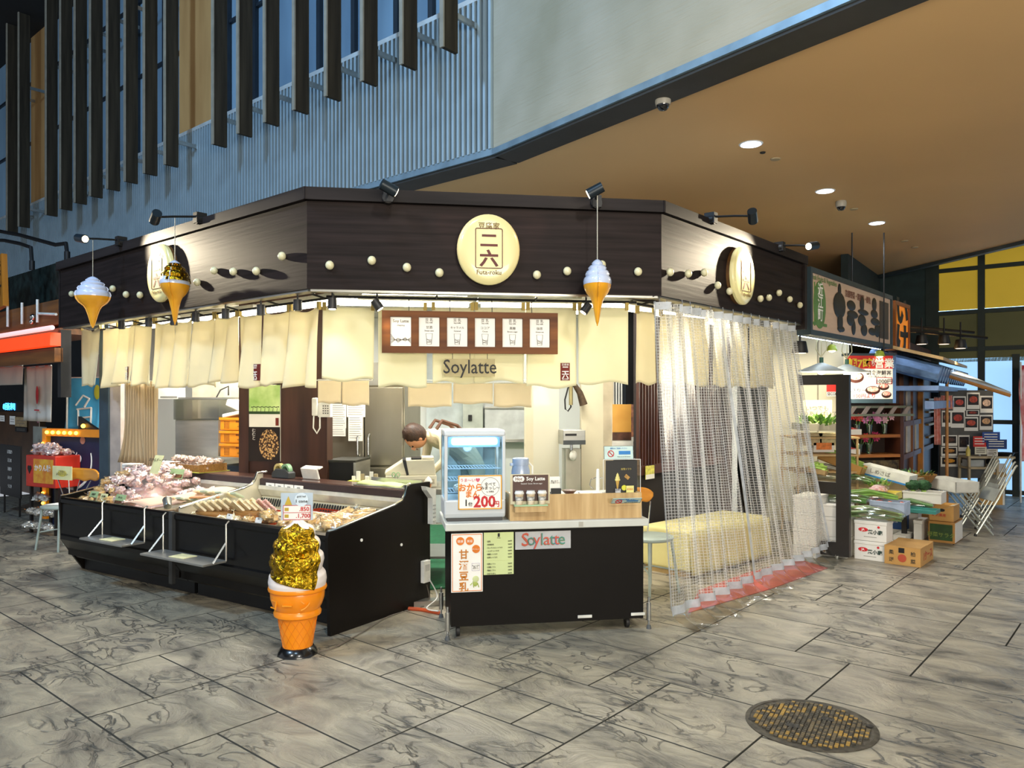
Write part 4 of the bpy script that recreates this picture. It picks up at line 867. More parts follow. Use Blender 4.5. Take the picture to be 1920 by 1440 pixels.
# ================================================================ CART AND WHAT STANDS ON IT
KP = Plane((-.425, 5.10), 9.2); KL = 1.37; KD = .52
cartb = pm('cart_dark_brown', '0F0C0A', .5, 0, .1, 4, spec=.15)
t = thing('counter_cart', 'dark brown wheeled counter cart with a white worktop in front of the shop', 'cart', KP.W(KL / 2, 0, 0), KP.a); h = KL / 2
Mb().box(-h + .02, h - .02, 0, .014, .075, .715).build('front_panel', cartb, t)
Mb().box(-h + .02, -h + .034, .014, KD, .075, .715).build('side_panel', cartb, t); Mb().box(h - .034, h - .02, .014, KD, .075, .715).build('side_panel', cartb, t)
Mb().box(-h + .034, h - .034, .014, KD, .10, .115).build('bottom_shelf', cartb, t)
Mb().box(-h - .02, h + .01, -.03, KD + .03, .715, .765).build('worktop', pm('white_worktop', 'C9CBC4', .35, 0, .04), t, bev=.006)
Mb().box(h * .29, h * .29 + .03, -.034, -.028, .725, .757).build('joint_clip', steel, t)
for x, y in ((-h + .07, .05), (h - .12, .06), (-h + .07, KD - .06), (h - .12, KD - .06)):
    c = Mb().box(x - .012, x + .012, y - .02, y + .02, .05, .10).build('caster', steel, t); Mb().at(x, y, .037, ry=rad(90)).lathe([(.036, -.012), (.037, -.01), (.037, .01), (.036, .012)], 20).build('wheel', pm('rubber', '1A1A1C', .6), c)
for x, y in ((-h - .005, -.03), (h + .02, .0), (-h - .01, KD - .02), (h + .02, KD - .03)):
    c = Mb().cyl((x, y, .06), (x, y, .18), .016, n=14).build('levelling_jack', steel, t); Mb().cyl((x, y, .02), (x, y, .22), .008, n=10).build('screw_rod', chrome, c); Mb().cyl((x, y, 0), (x, y, .025), .018, .013, 14).build('rubber_foot', pm('grey_rubber', '55585A', .7), c)
for x0 in (.20, .58): 
    if x0 + .1 < h: Mb().box(x0 * h / .69, x0 * h / .69 + .10, -.006, 0, .095, .115).build('steel_plate', pm('white_plate', 'D8D8D0', .4), t, bev=.002)
def kcard(px0, py0, px1, py1, lab, m, cat='poster', off=-.004, name='poster', group=None):
    x, w_, z0, z1 = KP.rect(px0, py0, px1, py1, off); t = thing(name, lab, cat, KP.W(x, off, z0), KP.a, group)
    Mb().box(-w_ / 2, w_ / 2, -.002, .002, 0, z1 - z0).build('sheet', m, t); return t, w_, z1 - z0
orange_i = pm('orange_ink', 'DF7A1E', .6); t, w_, H = kcard(846, 1000, 905, 1110, 'tall white poster with orange frame and four large orange characters on the cart', paper)
def rframe(w_, H, q, r, m, t, y=-.0035, x=0, z=0):
    mb = Mb(); hw = w_ / 2 - q; mb.box(x - hw, x + hw, y, y + .001, z + q, z + q + r).box(x - hw, x + hw, y, y + .001, z + H - q - r, z + H - q).box(x - hw, x - hw + r, y, y + .001, z + q, z + H - q).box(x + hw - r, x + hw, y, y + .001, z + q, z + H - q); mb.build('printed_frame', m, t)
rframe(w_, H, .006, .004, orange_i, t)
for k, ch in enumerate('甘酒豆乳'): text(ch, .066, pm('amber_ink', 'C97B1C', .6), t, -.022, -.004, H * .66 - k * .072, bold=.02)
for dx, dz, s in ((-.045, .055, '健康'), (.018, .055, '美容'), (.06, .11, 'ダイエット')):
    mb = Mb(); mb.at(dx, -.003, H - dz + .005, rx=rad(90)).lathe([(.027, 0), (.027, .002), (.001, .0021)], 24); mb.build('round_print', orange_i, t); text(s, .02 if len(s) < 3 else .011, whiteink, t, dx, -.0055, H - dz + .005)
rframe(.052, .05, 0, .0012, pm('violet_ink', '7A6AA0', .6), t, x=.058, z=H * .36); text('ホットでも\n飲んで\nみまっし', .010, ink, t, .058, -.004, H * .36 + .026)
Mb().sph((.058, -.003, .085), .022, 12, 1, .08, 1).build('bean_picture', pm('bean_green', 'C9D29A', .6), t)
mb = Mb(); mb.tube([(.04, -.0035, .07), (.045, -.0035, .03)], .003, 5).tube([(.07, -.0035, .06), (.078, -.0035, .03)], .003, 5).tube([(.035, -.0035, .06), (.022, -.0035, .045)], .003, 5).sph((.055, -.003, .052), .016, 10, 1, .1, 1); mb.build('leaf_picture', pm('leaf_green_p', 'A9B85C', .6), t)
t, w_, H = kcard(907, 998, 963, 1077, 'pale green menu sheet with small price rows taped to the cart', pm('pale_green_paper', 'CBD79A', .7, 0, .03))
Mb().box(-.007, .007, -.0035, -.002, H - .03, H - .006).build('logo_print', ink, t); text('Menu', .010, ink, t, 0, -.004, H - .037)
rows = ['豆乳', '甘酒豆乳', 'キャラメルソイラテ', 'ココアソイラテ', '黒糖ソイラテ', '抹茶ソイラテ', None, '豆乳ソフト', '甘酒ソフト', '黄金ソフト', 'おからまん']
for k, r_ in enumerate(rows):
    z = H - .058 - k * .0215
    if r_: text('・' + r_, .0115, ink, t, -w_ / 2 + .012, -.004, z, 'LEFT', bold=.01); text('200円' if k < 2 else '350円', .011, ink, t, w_ / 2 - .012, -.004, z, 'RIGHT', bold=.01)
    else: Mb().box(-w_ / 2 + .01, w_ / 2 - .01, -.0035, -.0025, z, z + .0015).build('rule_line', pm('bean_green', 'C9D29A', .6), t)
t, w_, H = kcard(966, 996, 1070, 1029, 'grey white card with colourful handwritten Soylatte lettering on the cart', pm('grey_white_card', 'B5B6B8', .6), 'sign')
for k, (ch, x, c_) in enumerate((('S', -.125, 'A85A32'), ('o', -.085, '9A3B3B'), ('y', -.047, '35507A'), ('l', -.012, 'C4482E'), ('a', .022, '2F7A6A'), ('t', .06, 'B5482E'), ('t', .09, '3C6FA0'), ('e', .125, '8A7A3A'))):
    for d, cc in ((0, c_), (.003, '4A8A7A' if k % 2 else 'C85A48')): text(ch, .115 if k else .125, pm('crayon_' + cc, cc, .7), t, x + d, -.0032 - d * .1, H * .5 + d)
# heated cabinet
x, w_, z0, z1 = KP.rect(833, 806, 948, 980, .05); z0 = .766; HX = KP.W(x, .05, z0); hh = z1 - z0
whc = pm('cabinet_white', 'C4C9CC', .35, 0, .02)
t = thing('heated_showcase', 'white glass warming cabinet glowing pale blue at the left end of the cart', 'food warmer', HX, KP.a); q = w_ / 2; dp = .34
Mb().box(-q + .02, q - .02, .015, dp - .01, .0, .035).build('foot_base', pm('dark_foot', '3A3A3A', .5), t)
Mb().prismx([(.0, .05), (.012, .02), (dp - .01, .02), (dp, .05), (dp, .145), (-.004, .145)], -q, q).build('lower_body', whc, t, bev=.012)
Mb().prismx([(-.005, hh - .045), (.0, hh - .012), (.03, hh), (dp - .02, hh), (dp, hh - .045)], -q, q).build('top_cap', whc, t, bev=.012)
for sx_ in (-1, 1):
    for y in (.012, dp - .02): Mb().box(sx_ * (q - .012) - .011, sx_ * (q - .012) + .011, y - .012, y + .012, .14, hh - .04).build('corner_post', whc if y < .1 else steel, t, bev=.004)
gl = glassy('showcase_glass', 'EAF6FF', .05, .02)
Mb().box(-q + .02, q - .02, .008, .012, .145, hh - .05).build('front_glass', gl, t); Mb().box(-q + .006, -q + .009, .03, dp - .03, .145, hh - .05).build('side_glass', gl, t); Mb().box(q - .009, q - .006, .03, dp - .03, .145, hh - .05).build('side_glass', gl, t)
Mb().box(-q + .03, q - .03, dp - .03, dp - .025, .145, hh - .05).build('back_panel', glassy('ice_blue_panel', 'D4E8F4', .12, .1), t)
Mb().box(-q + .05, q - .05, .025, .06, hh - .105, hh - .055).build('lamp', glow('cool_tube', 'A9DAFF', 4.5), t, bev=.015)
Mb().box(-q + .03, q - .03, .06, .10, hh - .12, hh - .05).build('lamp_hood', pm('hood_blue_white', 'BBD6E6', .4), t)
wr = pm('white_wire', 'D7E6F0', .3)
for z in (.19, .27, .35):
    mb = Mb(); [mb.cyl((-q + .035 + i * .021, .05, z), (-q + .035 + i * .021, dp - .05, z), .0028, n=5) for i in range(int((w_ - .07) / .021) + 1)]
    mb.cyl((-q + .025, .05, z), (q - .025, .05, z), .004, n=6).cyl((-q + .025, dp - .05, z), (q - .025, dp - .05, z), .004, n=6); mb.build('wire_shelf', wr, t)
light('warmer_light', 'POINT', KP.W(x, .16, z0 + hh - .15), None, .45, (.5, .8, 1.0), .03)
bun = food('white_buns', 'EFE8DC', 'D8CBB4'); 
b0_ = None
for i in range(6):
    lab = 'steamed bun inside the glowing warming cabinet'; pz = KP.W(x - .1 + .08 * (i % 3), .12 + .1 * (i // 3), z0 + .195)
    if b0_ is None: b0_ = solo(Mb().lathe([(.03, 0), (.036, .012), (.03, .03), (.012, .04), (.001, .042)], 14), 'steamed_bun', lab, 'bun', [bun], pz, 0, 'steamed buns in the warmer')
    else: dup(b0_, pz)
x_, w2, za, zb = KP.rect(859, 891, 941, 955, .04)
t = thing('bun_price_sign', 'white card with orange border reading 200円 fixed to the warming cabinet', 'price sign', KP.W(x_, .04, za), KP.a); H = zb - za
Mb().box(-w2 / 2, w2 / 2, -.002, .002, 0, H).build('sheet', pm('white_card', 'F3F1EA', .6, 0, .01), t); rframe(w2, H, .0, .008, pm('orange_border', 'E3A63A', .6), t)
y = -.004; text('うま～い♥', .026, pm('pink_ink', 'D8607A', .6), t, -w2 * .23, y, H * .87, bold=.01); text('おから', .056, pm('orange_ink', 'DF7A1E', .6), t, -w2 * .22, y, H * .67, bold=.03); text('まん', .05, pm('orange_ink', 'DF7A1E', .6), t, -w2 * .18, y, H * .47, bold=.03)
text('200', .105, redink, t, w2 * .1, y, H * .21, bold=.03, wx=.95); text('円', .045, redink, t, w2 * .37, y, H * .17, bold=.02); text('1', .06, ink, t, -w2 * .32, y, H * .19, bold=.02); text('個', .03, ink, t, -w2 * .22, y, H * .17, bold=.02)
mb = Mb(); pts = [(w2 * .23 + .062 * math.cos(a), y, H * .66 + .062 * math.sin(a)) for a in [k / 28 * 2 * PI for k in range(28)]]; mb.tube(pts, .0009, 4, closed=True); mb.build('speech_bubble', ink, t); text('食べて\nみまっし～', .026, ink, t, w2 * .23, y, H * .69, bold=.01); text('by 豆腐家', .012, ink, t, w2 * .23, y, H * .52)
# wooden box on the worktop
x, w_, z0, z1 = KP.rect(956, 926, 1203, 978, .02); z0 = .766; BXW = KP.W(x, .02, z0); q = w_ / 2; bh = z1 - z0
lam = pm('laminated_pine', 'CDAE7C', .5, 0, .08, 2.2, .05, (9, 9, .7), col2='A98754')
t = thing('counter_box', 'long low box of pale laminated pine on the cart worktop', 'wooden box', BXW, KP.a)
Mb().box(-q, q, 0, .015, 0, bh).build('front_board', lam, t); Mb().box(-q, -q + .015, .015, .30, 0, bh).build('side_board', lam, t); Mb().box(q - .015, q, .015, .30, 0, bh).build('side_board', lam, t)
Mb().box(-q + .015, q - .015, .015, .30, bh - .03, bh - .015).build('top_shelf', pm('shelf_white', 'D8D4C4', .5), t)
ZTOP = z0 + bh - .015
def ktop(px, off=.12): return KP.hit(px, 900, off)[0]
# hot soy latte card
x, w2, za, zb = KP.rect(957, 889, 1031, 945, .0)
t = thing('hot_soy_latte_sign', 'brown card reading Hot Soy Latte with three pictured cups, hung on the pine box', 'sign', KP.W(x, .008, za), KP.a); H = zb - za; cb_ = pm('chocolate_print', '4A2E26', .5)
Mb().box(-w2 / 2, w2 / 2, -.004, .0, 0, H).build('clear_stand', pm('beige_stand', 'C9BFA0', .4), t); Mb().box(-w2 * .44, w2 * .46, -.0055, -.004, H * .1, H * .97).build('printed_card', cb_, t)
text('Soy Latte', .034, whiteink, t, w2 * .14, -.0065, H * .84, bold=.02); mb = Mb()
for dx in (-.02, 0, .02): mb.sph((-w2 * .29 + dx, -.0065, H * .84), .019, 12, 1, .05, 1)
mb.build('cloud_print', whiteink, t); text('Hot', .03, pm('brown_i2', '6A4034', .6), t, -w2 * .29, -.0085, H * .84, bold=.01); text('Caramel  Cocoa  Brown sugar', .012, whiteink, t, .01, -.0065, H * .68)
Mb().box(-w2 * .42, w2 * .42, -.05, -.004, -.01, .0).build('ledge', pm('green_clear_ledge', '9DBE96', .3), t); Mb().box(-w2 * .40, w2 * .40, -.045, -.003, -.05, -.01).build('bracket_block', lam, t)
cup0 = None
for k, nm in enumerate(('left', 'middle', 'right')):
    lab = {'left': 'lidded coffee cup nearest the warming cabinet on the card ledge', 'middle': 'middle lidded coffee cup of three on the card ledge', 'right': 'lidded coffee cup of the three farthest from the warming cabinet'}[nm]
    lp = KP.W(x + (k - 1) * .078, -.02, za)
    if cup0 is None:
        cup0 = thing('paper_cup', lab, 'cup', lp, KP.a, 'lidded cups on the latte sign ledge'); Mb().lathe([(.022, 0), (.029, .075), (.001, .075)], 20).build('cup_body', pm('latte_cup', 'B89A70', .4, 0, .2, 12, 0, (1, 1, 5), col2='E8DFC8'), cup0)
        Mb().lathe([(.032, .073), (.032, .08), (.029, .083), (.027, .092), (.001, .092)], 20).build('lid', whitem, cup0); Mb().lathe([(.0262, .028), (.0288, .055)], 20).build('sleeve', pm('sleeve_white', 'DDDCD6', .6, col2='4A4844', scale=50), cup0)
    else: dup(cup0, lp, None, lab)
# thermos
xx = ktop(977, .2)
t = thing('thermos_jug', 'pale blue pump thermos behind the latte sign', 'thermos', KP.W(xx, .22, ZTOP - .04), KP.a); bl = pm('thermos_blue', 'A9B9D4', .3, .1, coat=.3)
Mb().lathe([(.062, 0), (.065, .01), (.065, .20), (.055, .24), (.001, .24)], 28).build('jug_body', bl, t); Mb().lathe([(.058, .24), (.058, .285), (.05, .292), (.001, .292)], 28).build('lid', bl, t); Mb().box(-.075, .02, -.015, .015, .235, .255).build('spout', bl, t, bev=.004); Mb().tube([(.055, 0, .26), (.085, 0, .23), (.085, 0, .15)], .006, 8).build('handle', whitem, t)
# bowl, card box, bottle, acrylic case
t = thing('wooden_bowl', 'small brown wooden bowl on the pine box', 'bowl', KP.W(ktop(1066), .10, ZTOP), KP.a); Mb().lathe([(.022, 0), (.03, .008), (.055, .032), (.052, .032), (.02, .012), (.001, .012)], 28).build('bowl_body', pm('bowl_brown', '5E3418', .3, coat=.4), t); Mb().lathe([(.023, 0), (.023, .006), (.001, .006)], 20).build('foot_ring', pm('bowl_dark', '2E1A10', .4), t)
t = thing('card_holder', 'white handwritten card in a small black holder beside the bowl', 'card holder', KP.W(ktop(1042), .12, ZTOP), KP.a); Mb().box(-.035, .035, -.02, .03, 0, .045).build('holder', black, t, bev=.002); Mb().box(-.045, .03, 0, .003, .02, .125).build('card', paper, t); text('熱いので\nご注意下さい', .013, ink, t, -.008, -.002, .09)
t = thing('squeeze_bottle', 'white straw dispenser with a curved steel tube on the pine box', 'dispenser', KP.W(ktop(1121), .12, ZTOP), KP.a); Mb().lathe([(.035, 0), (.035, .005), (.014, .02), (.013, .11), (.010, .17), (.001, .175)], 20).build('tapered_body', whitem, t); Mb().tube([(-.03, 0, .03), (-.06, 0, .06), (-.05, 0, .10), (-.01, 0, .115), (.03, -.01, .11)], .003, 6).build('bent_tube', chrome, t)
x, w2, za, zb = KP.rect(1130, 861, 1199, 922, .12)
t = thing('acrylic_display_box', 'clear acrylic box with a black gold-leaf soft-serve advert on the pine box', 'display box', KP.W(x, .10, ZTOP), KP.a); q2 = w2 / 2; hb = zb - ZTOP; gl2 = glassy('acrylic', 'FFFFFF', .12, .03)
Mb().box(-q2, q2, 0, .10, 0, .004).box(-q2, q2, 0, .10, hb - .004, hb).box(-q2, -q2 + .004, 0, .10, 0, hb).box(q2 - .004, q2, 0, .10, 0, hb).build('acrylic_shell', gl2, t)
mb = Mb(); [mb.cyl((a, -.001, b), (c, -.001, d), .0022, n=5) for a, b, c, d in ((-q2, hb, q2, hb), (-q2, 0, q2, 0), (-q2, 0, -q2, hb), (q2, 0, q2, hb))]; mb.build('bright_edges', whitem, t)
Mb().box(-q2 + .02, q2 - .02, .012, .015, .005, hb - .008).build('black_card', black, t); c = Mb().at(-.03, .008, .03).lathe([(.004, 0), (.012, .05), (.013, .06)], 12, sy=.3).build('cone_picture', pm('gold_cone_print', 'C09A4A', .5), t); Mb().at(-.03, .008, .09).lathe([(.018, 0), (.019, .01), (.014, .017), (.015, .026), (.009, .033), (.010, .04), (.001, .055)], 14, sy=.3).build('swirl_picture', pm('gold_swirl_print', 'D8CC7A', .4), t)
text('金箔ソフト', .016, pm('gold_t', 'C9B45A', .5), t, .035, .010, hb * .72); Mb().at(.04, .008, hb * .48, ry=rad(40)).box(-.018, .018, 0, .003, -.012, .012).build('foil_picture', pm('foil_print', 'B88A3C', .4, 0, .4, 60), t)
mb = Mb(); mb.at(.018, .009, .04, rx=rad(90)).lathe([(.019, 0), (.019, .002), (.001, .0021)], 20); mb.build('round_sticker', pm('lime_sticker', 'D8D63C', .5), t); Mb().box(.03, .085, -.004, -.001, -.004, .055).build('price_note', pm('yellow_note', 'E3DC8A', .6), t); text('¥ 850', .018, pm('orange_ink', 'DF7A1E', .6), t, .057, -.0055, .03); Mb().box(-.05, -.01, -.004, -.001, .0, .035).build('caption_note', pm('dark_note', '3A3A44', .6, col2='D8D8D8', scale=40), t)
blue_i = pm('blue_ink', '2C7FC4', .6); paleb = pm('pale_blue_card', 'C4DDD8', .4)
def nosmoke(px0, py0, px1, py1, off, rx, lab, zb=None):
    x, w2, za, z_ = KP.rect(px0, py0, px1, py1, off); t = thing('no_smoking_sign', lab, 'sign', KP.W(x, off, za if zb is None else zb), KP.a, 'pale blue notice cards with a red ring'); H = z_ - za; t.rotation_euler = (rx, 0, KP.a)
    Mb().box(-w2 / 2, w2 / 2, 0, .004, 0, H).build('card', paleb, t); rframe(w2, H, 0, .002, ink, t, y=-.001); mb = Mb(); cx_, cz_ = -w2 * .27, H * .42; mb.tube([(cx_ + .021 * math.cos(k / 20 * 2 * PI), -.0015, cz_ + .021 * math.sin(k / 20 * 2 * PI)) for k in range(20)], .0032, 5, closed=True).tube([(cx_ - .014, -.0015, cz_ + .014), (cx_ + .014, -.0015, cz_ - .014)], .0028, 5); mb.build('ban_ring', redink, t)
    Mb().box(0, w2 * .4, -.001, 0, H * .35, H * .62).build('blue_panel', blue_i, t); text('撮影はご遠慮ください', .0125, blue_i, t, 0, -.0015, H * .83); text('Please do not take photos', .009, ink, t, w2 * .17, -.0015, H * .18); return t
nosmoke(1133, 833, 1188, 858, .12, -.12, 'pale blue notice card standing on the acrylic display box', ZTOP + hb)
nosmoke(1146, 922, 1200, 938, -.02, .9, 'pale blue notice card sloping over the front edge of the pine box', ZTOP - .05)
for xx, lab in ((1095, 'flat clear tray with paper napkins on the pine box'),): t = thing('napkin_tray', lab, 'tray', KP.W(ktop(xx), .10, ZTOP), KP.a); Mb().box(-.05, .05, -.04, .04, 0, .012).build('tray_body', glassy('acrylic', 'FFFFFF', .12, .03), t); Mb().box(-.04, .04, -.03, .03, .004, .016).build('napkins', paper, t)
# ================================================================ SHOP INTERIOR
def IP(Y, a=0, X=0): return Plane((X, Y), a)
wallw = pm('pale_kitchen_wall', 'D6DAD8', .5, 0, .05, 1); creamw = pm('cream_door_panel', 'CFC7AE', .5, 0, .06, 2)
struct(Mb().box(-5.5, 2.9, 0, .1, 0, 2.62), 'wall_back', wallw, (0, 9.9, 0))
gp = [(p.x, p.y) for p in (gnd(755, 1112), gnd(835, 1104))] + [(.9, 6.6), (1.3, 9.6), (-3.0, 9.6), (-1.6, 7.6)]
struct(Mb().prismz(gp, .001, .012), 'floor_mat', pm('green_floor_mat', '1F6A45', .7, 0, .15, 20))
for k_, (x_, y_) in enumerate(((-2.6, 8.6), (-1.0, 7.2), (.4, 8.6), (-3.4, 7.6), (.6, 6.9))):  # battens and area lights added deeper in the shop to brighten its interior
    t = thing('added_batten', ['added batten over the orange crates', 'added batten over the cash register', 'added batten over the ice machine', 'added batten over the far display case', 'added batten over the counter cart'][k_] + ' on the kitchen ceiling', 'ceiling lamp', (x_, y_, 2.54), rad(5), 'added battens on the kitchen ceiling'); Mb().box(-.6, .6, -.06, .06, .03, .08).build('housing', whitem, t); Mb().cyl((-.58, 0, .01), (.58, 0, .01), .018, n=10).build('tube', tube_m, t)
    light('kitchen_fill', 'AREA', (x_, y_, 2.53), (x_, y_, 0), (60, 60, 34, 60, 34)[k_], (1, .95, .85), 1.1, .1)
fl = struct(Mb().box(-1.1, .2, 0, .10, 0, .04), 'trim_8', steel, (-.1, 6.0, 0), rad(12))
dkp = wood('dark_brown_post_wood', '4E3024', '2E1C16', .45, 1.4, 'Z', k=5)
P73 = IP(7.35, -12, -3.0)
def vert(pl, px0, px1, z0, z1, m, name, y0=0, y1=.05, py=800, struct_=True):
    a = pl.hit(px0, py)[0]; b_ = pl.hit(px1, py)[0]; o = pl.W(0, 0, 0)
    return struct(Mb().box(a, b_, y0, y1, z0, z1), name, m, (o.x, o.y, 0), pl.a)
vert(P73, 526, 613, 0, 2.6, dkp, 'wall_panel', 0, .12); vert(P73, 450, 468, 0, 2.6, dkp, 'wall_post', -.02, .12); vert(P73, 466, 528, 0, 1.0, dkp, 'wall_panel', 0, .1); vert(P73, 466, 528, 1.72, 2.6, dkp, 'wall_panel', .02, .1)
def board(pl, px0, py0, px1, py1, name, lab, cat, m, off=0, th=.012, group=None, base=None):
    x, w_, z0, z1 = pl.rect(px0, py0, px1, py1, off); t = thing(name, lab, cat, pl.W(x, off, z0), pl.a, group)
    Mb().box(-w_ / 2, w_ / 2, 0, th, 0, z1 - z0).build(base or 'board', m, t); return t, w_, z1 - z0
# soybean poster
t, w_, H = board(P73, 467, 722, 525, 865, 'soybean_poster', 'tall poster of bean sprouts above a heap of soybeans on the brown partition', 'poster', paper, -.02, .015)
Mb().box(-w_ / 2, w_ / 2, -.002, 0, H * .62, H).build('sprout_picture', pm('sun_green', 'D9EFA8', .5, 0, .2, 5, col2='8FBF5A'), t)
mb = Mb(); mb.box(-w_ / 2, w_ / 2, -.003, -.001, H * .62, H * .655)
for k in range(7): x = -w_ * .38 + k * w_ * .13; mb.tube([(x, -.003, H * .65), (x + .005, -.003, H * .70)], .0022, 4).sph((x - .006, -.003, H * .71), .010, 8, 1, .1, .5).sph((x + .014, -.003, H * .715), .010, 8, 1, .1, .5)
mb.build('sprout_print', pm('dark_green_print', '2E4A24', .6), t); Mb().box(-w_ / 2, w_ / 2, -.002, 0, 0, H * .45).build('soybean_picture', pm('dark_print', '1E120C', .5), t)
Mb().box(w_ * .36, w_ * .46, -.003, -.001, H * .47, H * .57).build('stamp_print', stamp_bg, t)
def beans():
    m = pm('bean_photo', 'D8A25A', .5); nt = m.node_tree; N = nt.nodes; L = nt.links; v = N.new('ShaderNodeTexVoronoi'); v.inputs['Scale'].default_value = 55; tc = N.new('ShaderNodeTexCoord'); L.new(tc.outputs['Object'], v.inputs['Vector']); c = N.new('ShaderNodeValToRGB'); c.color_ramp.elements[0].color = lin('E8BC7A'); c.color_ramp.elements[0].position = .25; c.color_ramp.elements[1].color = lin('3A1E0E'); c.color_ramp.elements[1].position = .62; L.new(v.outputs['Distance'], c.inputs[0]); L.new(c.outputs[0], N['Principled BSDF'].inputs['Base Color']); return m
Mb().sph((w_ * .15, -.003, H * .22), .1, 24, w_ * 3.2, .02, H * 2.0).build('bean_heap_print', beans(), t); text('むむと', .04, whiteink, t, -w_ * .34, -.004, H * .35, vertical=True)
# left wall of the interior
IL = IP(8.4, -15, -4.0)
vert(IL, 290, 452, 0, 2.6, pm('cream_back_panel', 'D4CDB8', .6), 'wall_panel', .62, .67); vert(IP(7.9, -20, -4.4), 200, 226, 0, 2.6, pm('pale_post', 'A89C94', .6), 'wall_post'); vert(IP(7.95, -30, -4.4), 186, 203, 0, 2.6, pm('slate_post', '34444F', .6), 'wall_post')
t, w_, H = board(IL, 297, 727, 336, 748, 'wall_heater', 'white box unit high on the wall left of the steel tank', 'wall unit', whitem, .2, .1)
Mb().box(-w_ * .4, w_ * .4, -.003, 0, .01, .03).build('slot', pm('grey_slot', '8A8A86', .5), t)
x, w_, z0, z1 = IL.rect(328, 750, 410, 900)
t = thing('steel_tofu_tank', 'tall stainless tofu machine with a glass upper band behind the far display case', 'machine', IL.W(x, 0, 0), IL.a); q = w_ / 2
Mb().box(-q, q, 0, .5, .03, 1.36).build('tank_body', steel, t, bev=.01); Mb().box(-q - .01, q + .01, -.01, .51, 1.36, 1.58).build('glass_band', glassy('grey_glass', 'C8C8BE', .2, .08), t); Mb().box(-q, q, .05, .45, 1.575, 1.60).build('lid', steel, t); [Mb().cyl((s_, y, 0), (s_, y, .04), .02).build('foot', black, t) for s_ in (-q + .05, q - .05) for y in (.05, .45)]; Mb().tube([(.1, .2, 1.6), (.15, .2, 1.68), (.25, .2, 1.72), (.25, .2, 1.62)], .008, 6).build('hose', black, t)
# curtain pair beige
def drape(pl, px0, px1, py0, py1, lab, m, off=0, fold=7, amp=.02, name='hanging_curtain', cat='curtain', flare=.25, group=None):
    x, w_, z0, z1 = pl.rect(px0, py0, px1, py1, off); t = thing(name, lab, cat, pl.W(x, off, z0), pl.a, group); H = z1 - z0
    Mb().grid(lambda u, v: ((u - .5) * w_ * (1 + flare * (1 - v) ** 3) - flare * .5 * w_ * (1 - v) ** 3 * (1 - u), amp * math.sin(u * fold * 2 * PI + v) , v * H), 60, 10).build('cloth', m, t, solid=.002)
    Mb().cyl((-w_ / 2, 0, H), (w_ / 2, 0, H), .008, n=8).build('rod', steel, t); return t
bg_ = cloth('beige_curtain_cloth', 'C4B08E', .25); I2 = IP(7.6, -22, -4.2)
drape(I2, 236, 268, 715, 868, 'wider beige curtain swept over the white chest at the far left of the shop', bg_, flare=.5); drape(I2, 270, 294, 715, 880, 'narrow straight beige curtain hanging left of the steel tank', bg_, flare=.02, fold=5)
p = gnd(240, 1000, .0); t = thing('white_chest', 'white chest with a pale blue front beneath the beige curtain', 'chest', I2.W(I2.hit(246, 870)[0], .1, 0), I2.a); Mb().box(-.20, .22, 0, .4, 0, .90).build('chest_body', pm('pale_blue_grey', 'A9B4B8', .5, 0, .15, 3), t, bev=.01); Mb().box(-.22, .24, -.02, .42, .90, .95).build('lid', whitem, t, bev=.01)
# crates
CR = IP(8.1, -20, -3.3); om = pm('orange_crate_plastic', 'E8931C', .4); 
for k, (ya, yb, lab) in enumerate(((832, 857, 'orange plastic crate at the bottom of the visible stack'), (808, 831, 'orange plastic crate in the middle of the stack'), (783, 807, 'orange plastic crate on top, under the white foam lids'))):
    x, w_, z0, z1 = CR.rect(413, ya, 462, yb); t = thing('orange_crate', lab, 'crate', CR.W(x, 0, z0), CR.a, 'stacked orange crates'); H = z1 - z0; q = w_ / 2
    mb = Mb(); mb.box(-q, q, 0, .35, 0, .012).box(-q, q, 0, .012, 0, H).box(-q, q, .34, .35, 0, H).box(-q, -q + .012, 0, .35, 0, H).box(q - .012, q, 0, .35, 0, H); mb.build('crate_body', om, t); Mb().box(-q - .008, q + .008, -.01, .0, H - .025, H).build('rim', om, t)
    mb = Mb()
    for i in range(4):
        for j in range(5): mb.box(-q + .05 + i * .018, -q + .06 + i * .018, -.002, 0, .02 + j * .016, .03 + j * .016)
    mb.build('vent_holes', pm('orange_shadow', '8A4A10', .6), t); Mb().box(q * .2, q * .8, -.002, 0, H - .05, H - .032).build('handle_slot', pm('orange_shadow', '8A4A10', .6), t); text('Okabe', .022, ink, t, q * .5, -.003, H * .3)
x, w_, z0, z1 = CR.rect(413, 783, 462, 860)
t = thing('styrofoam_cover', 'white foam box lids stacked aslant on the orange crates', 'box lid', CR.W(x, 0, CR.hit(430, 783)[1]), CR.a); Mb().at(ry=-.18).box(-.14, .17, 0, .34, .02, .06).build('lower_lid', whitem, t, bev=.01); Mb().at(z=.06, ry=.35, x=.02).box(-.14, .14, 0, .34, .02, .09).build('upper_lid', whitem, t, bev=.012)
t = thing('crate_stand', 'steel stand carrying the orange crates', 'stand', CR.W(x, 0, 0), CR.a); zz = CR.rect(413, 832, 462, 857)[2]; Mb().box(-.2, .2, -.02, .37, zz - .03, zz).build('stand_top', steel, t); [Mb().box(a - .015, a + .015, b - .015, b + .015, 0, zz - .03).build('leg', steel, t) for a in (-.18, .18) for b in (0, .34)]; Mb().box(-.17, .17, .0, .30, zz - .25, zz - .09).build('drawer', pm('navy_box', '222C3C', .5), t)
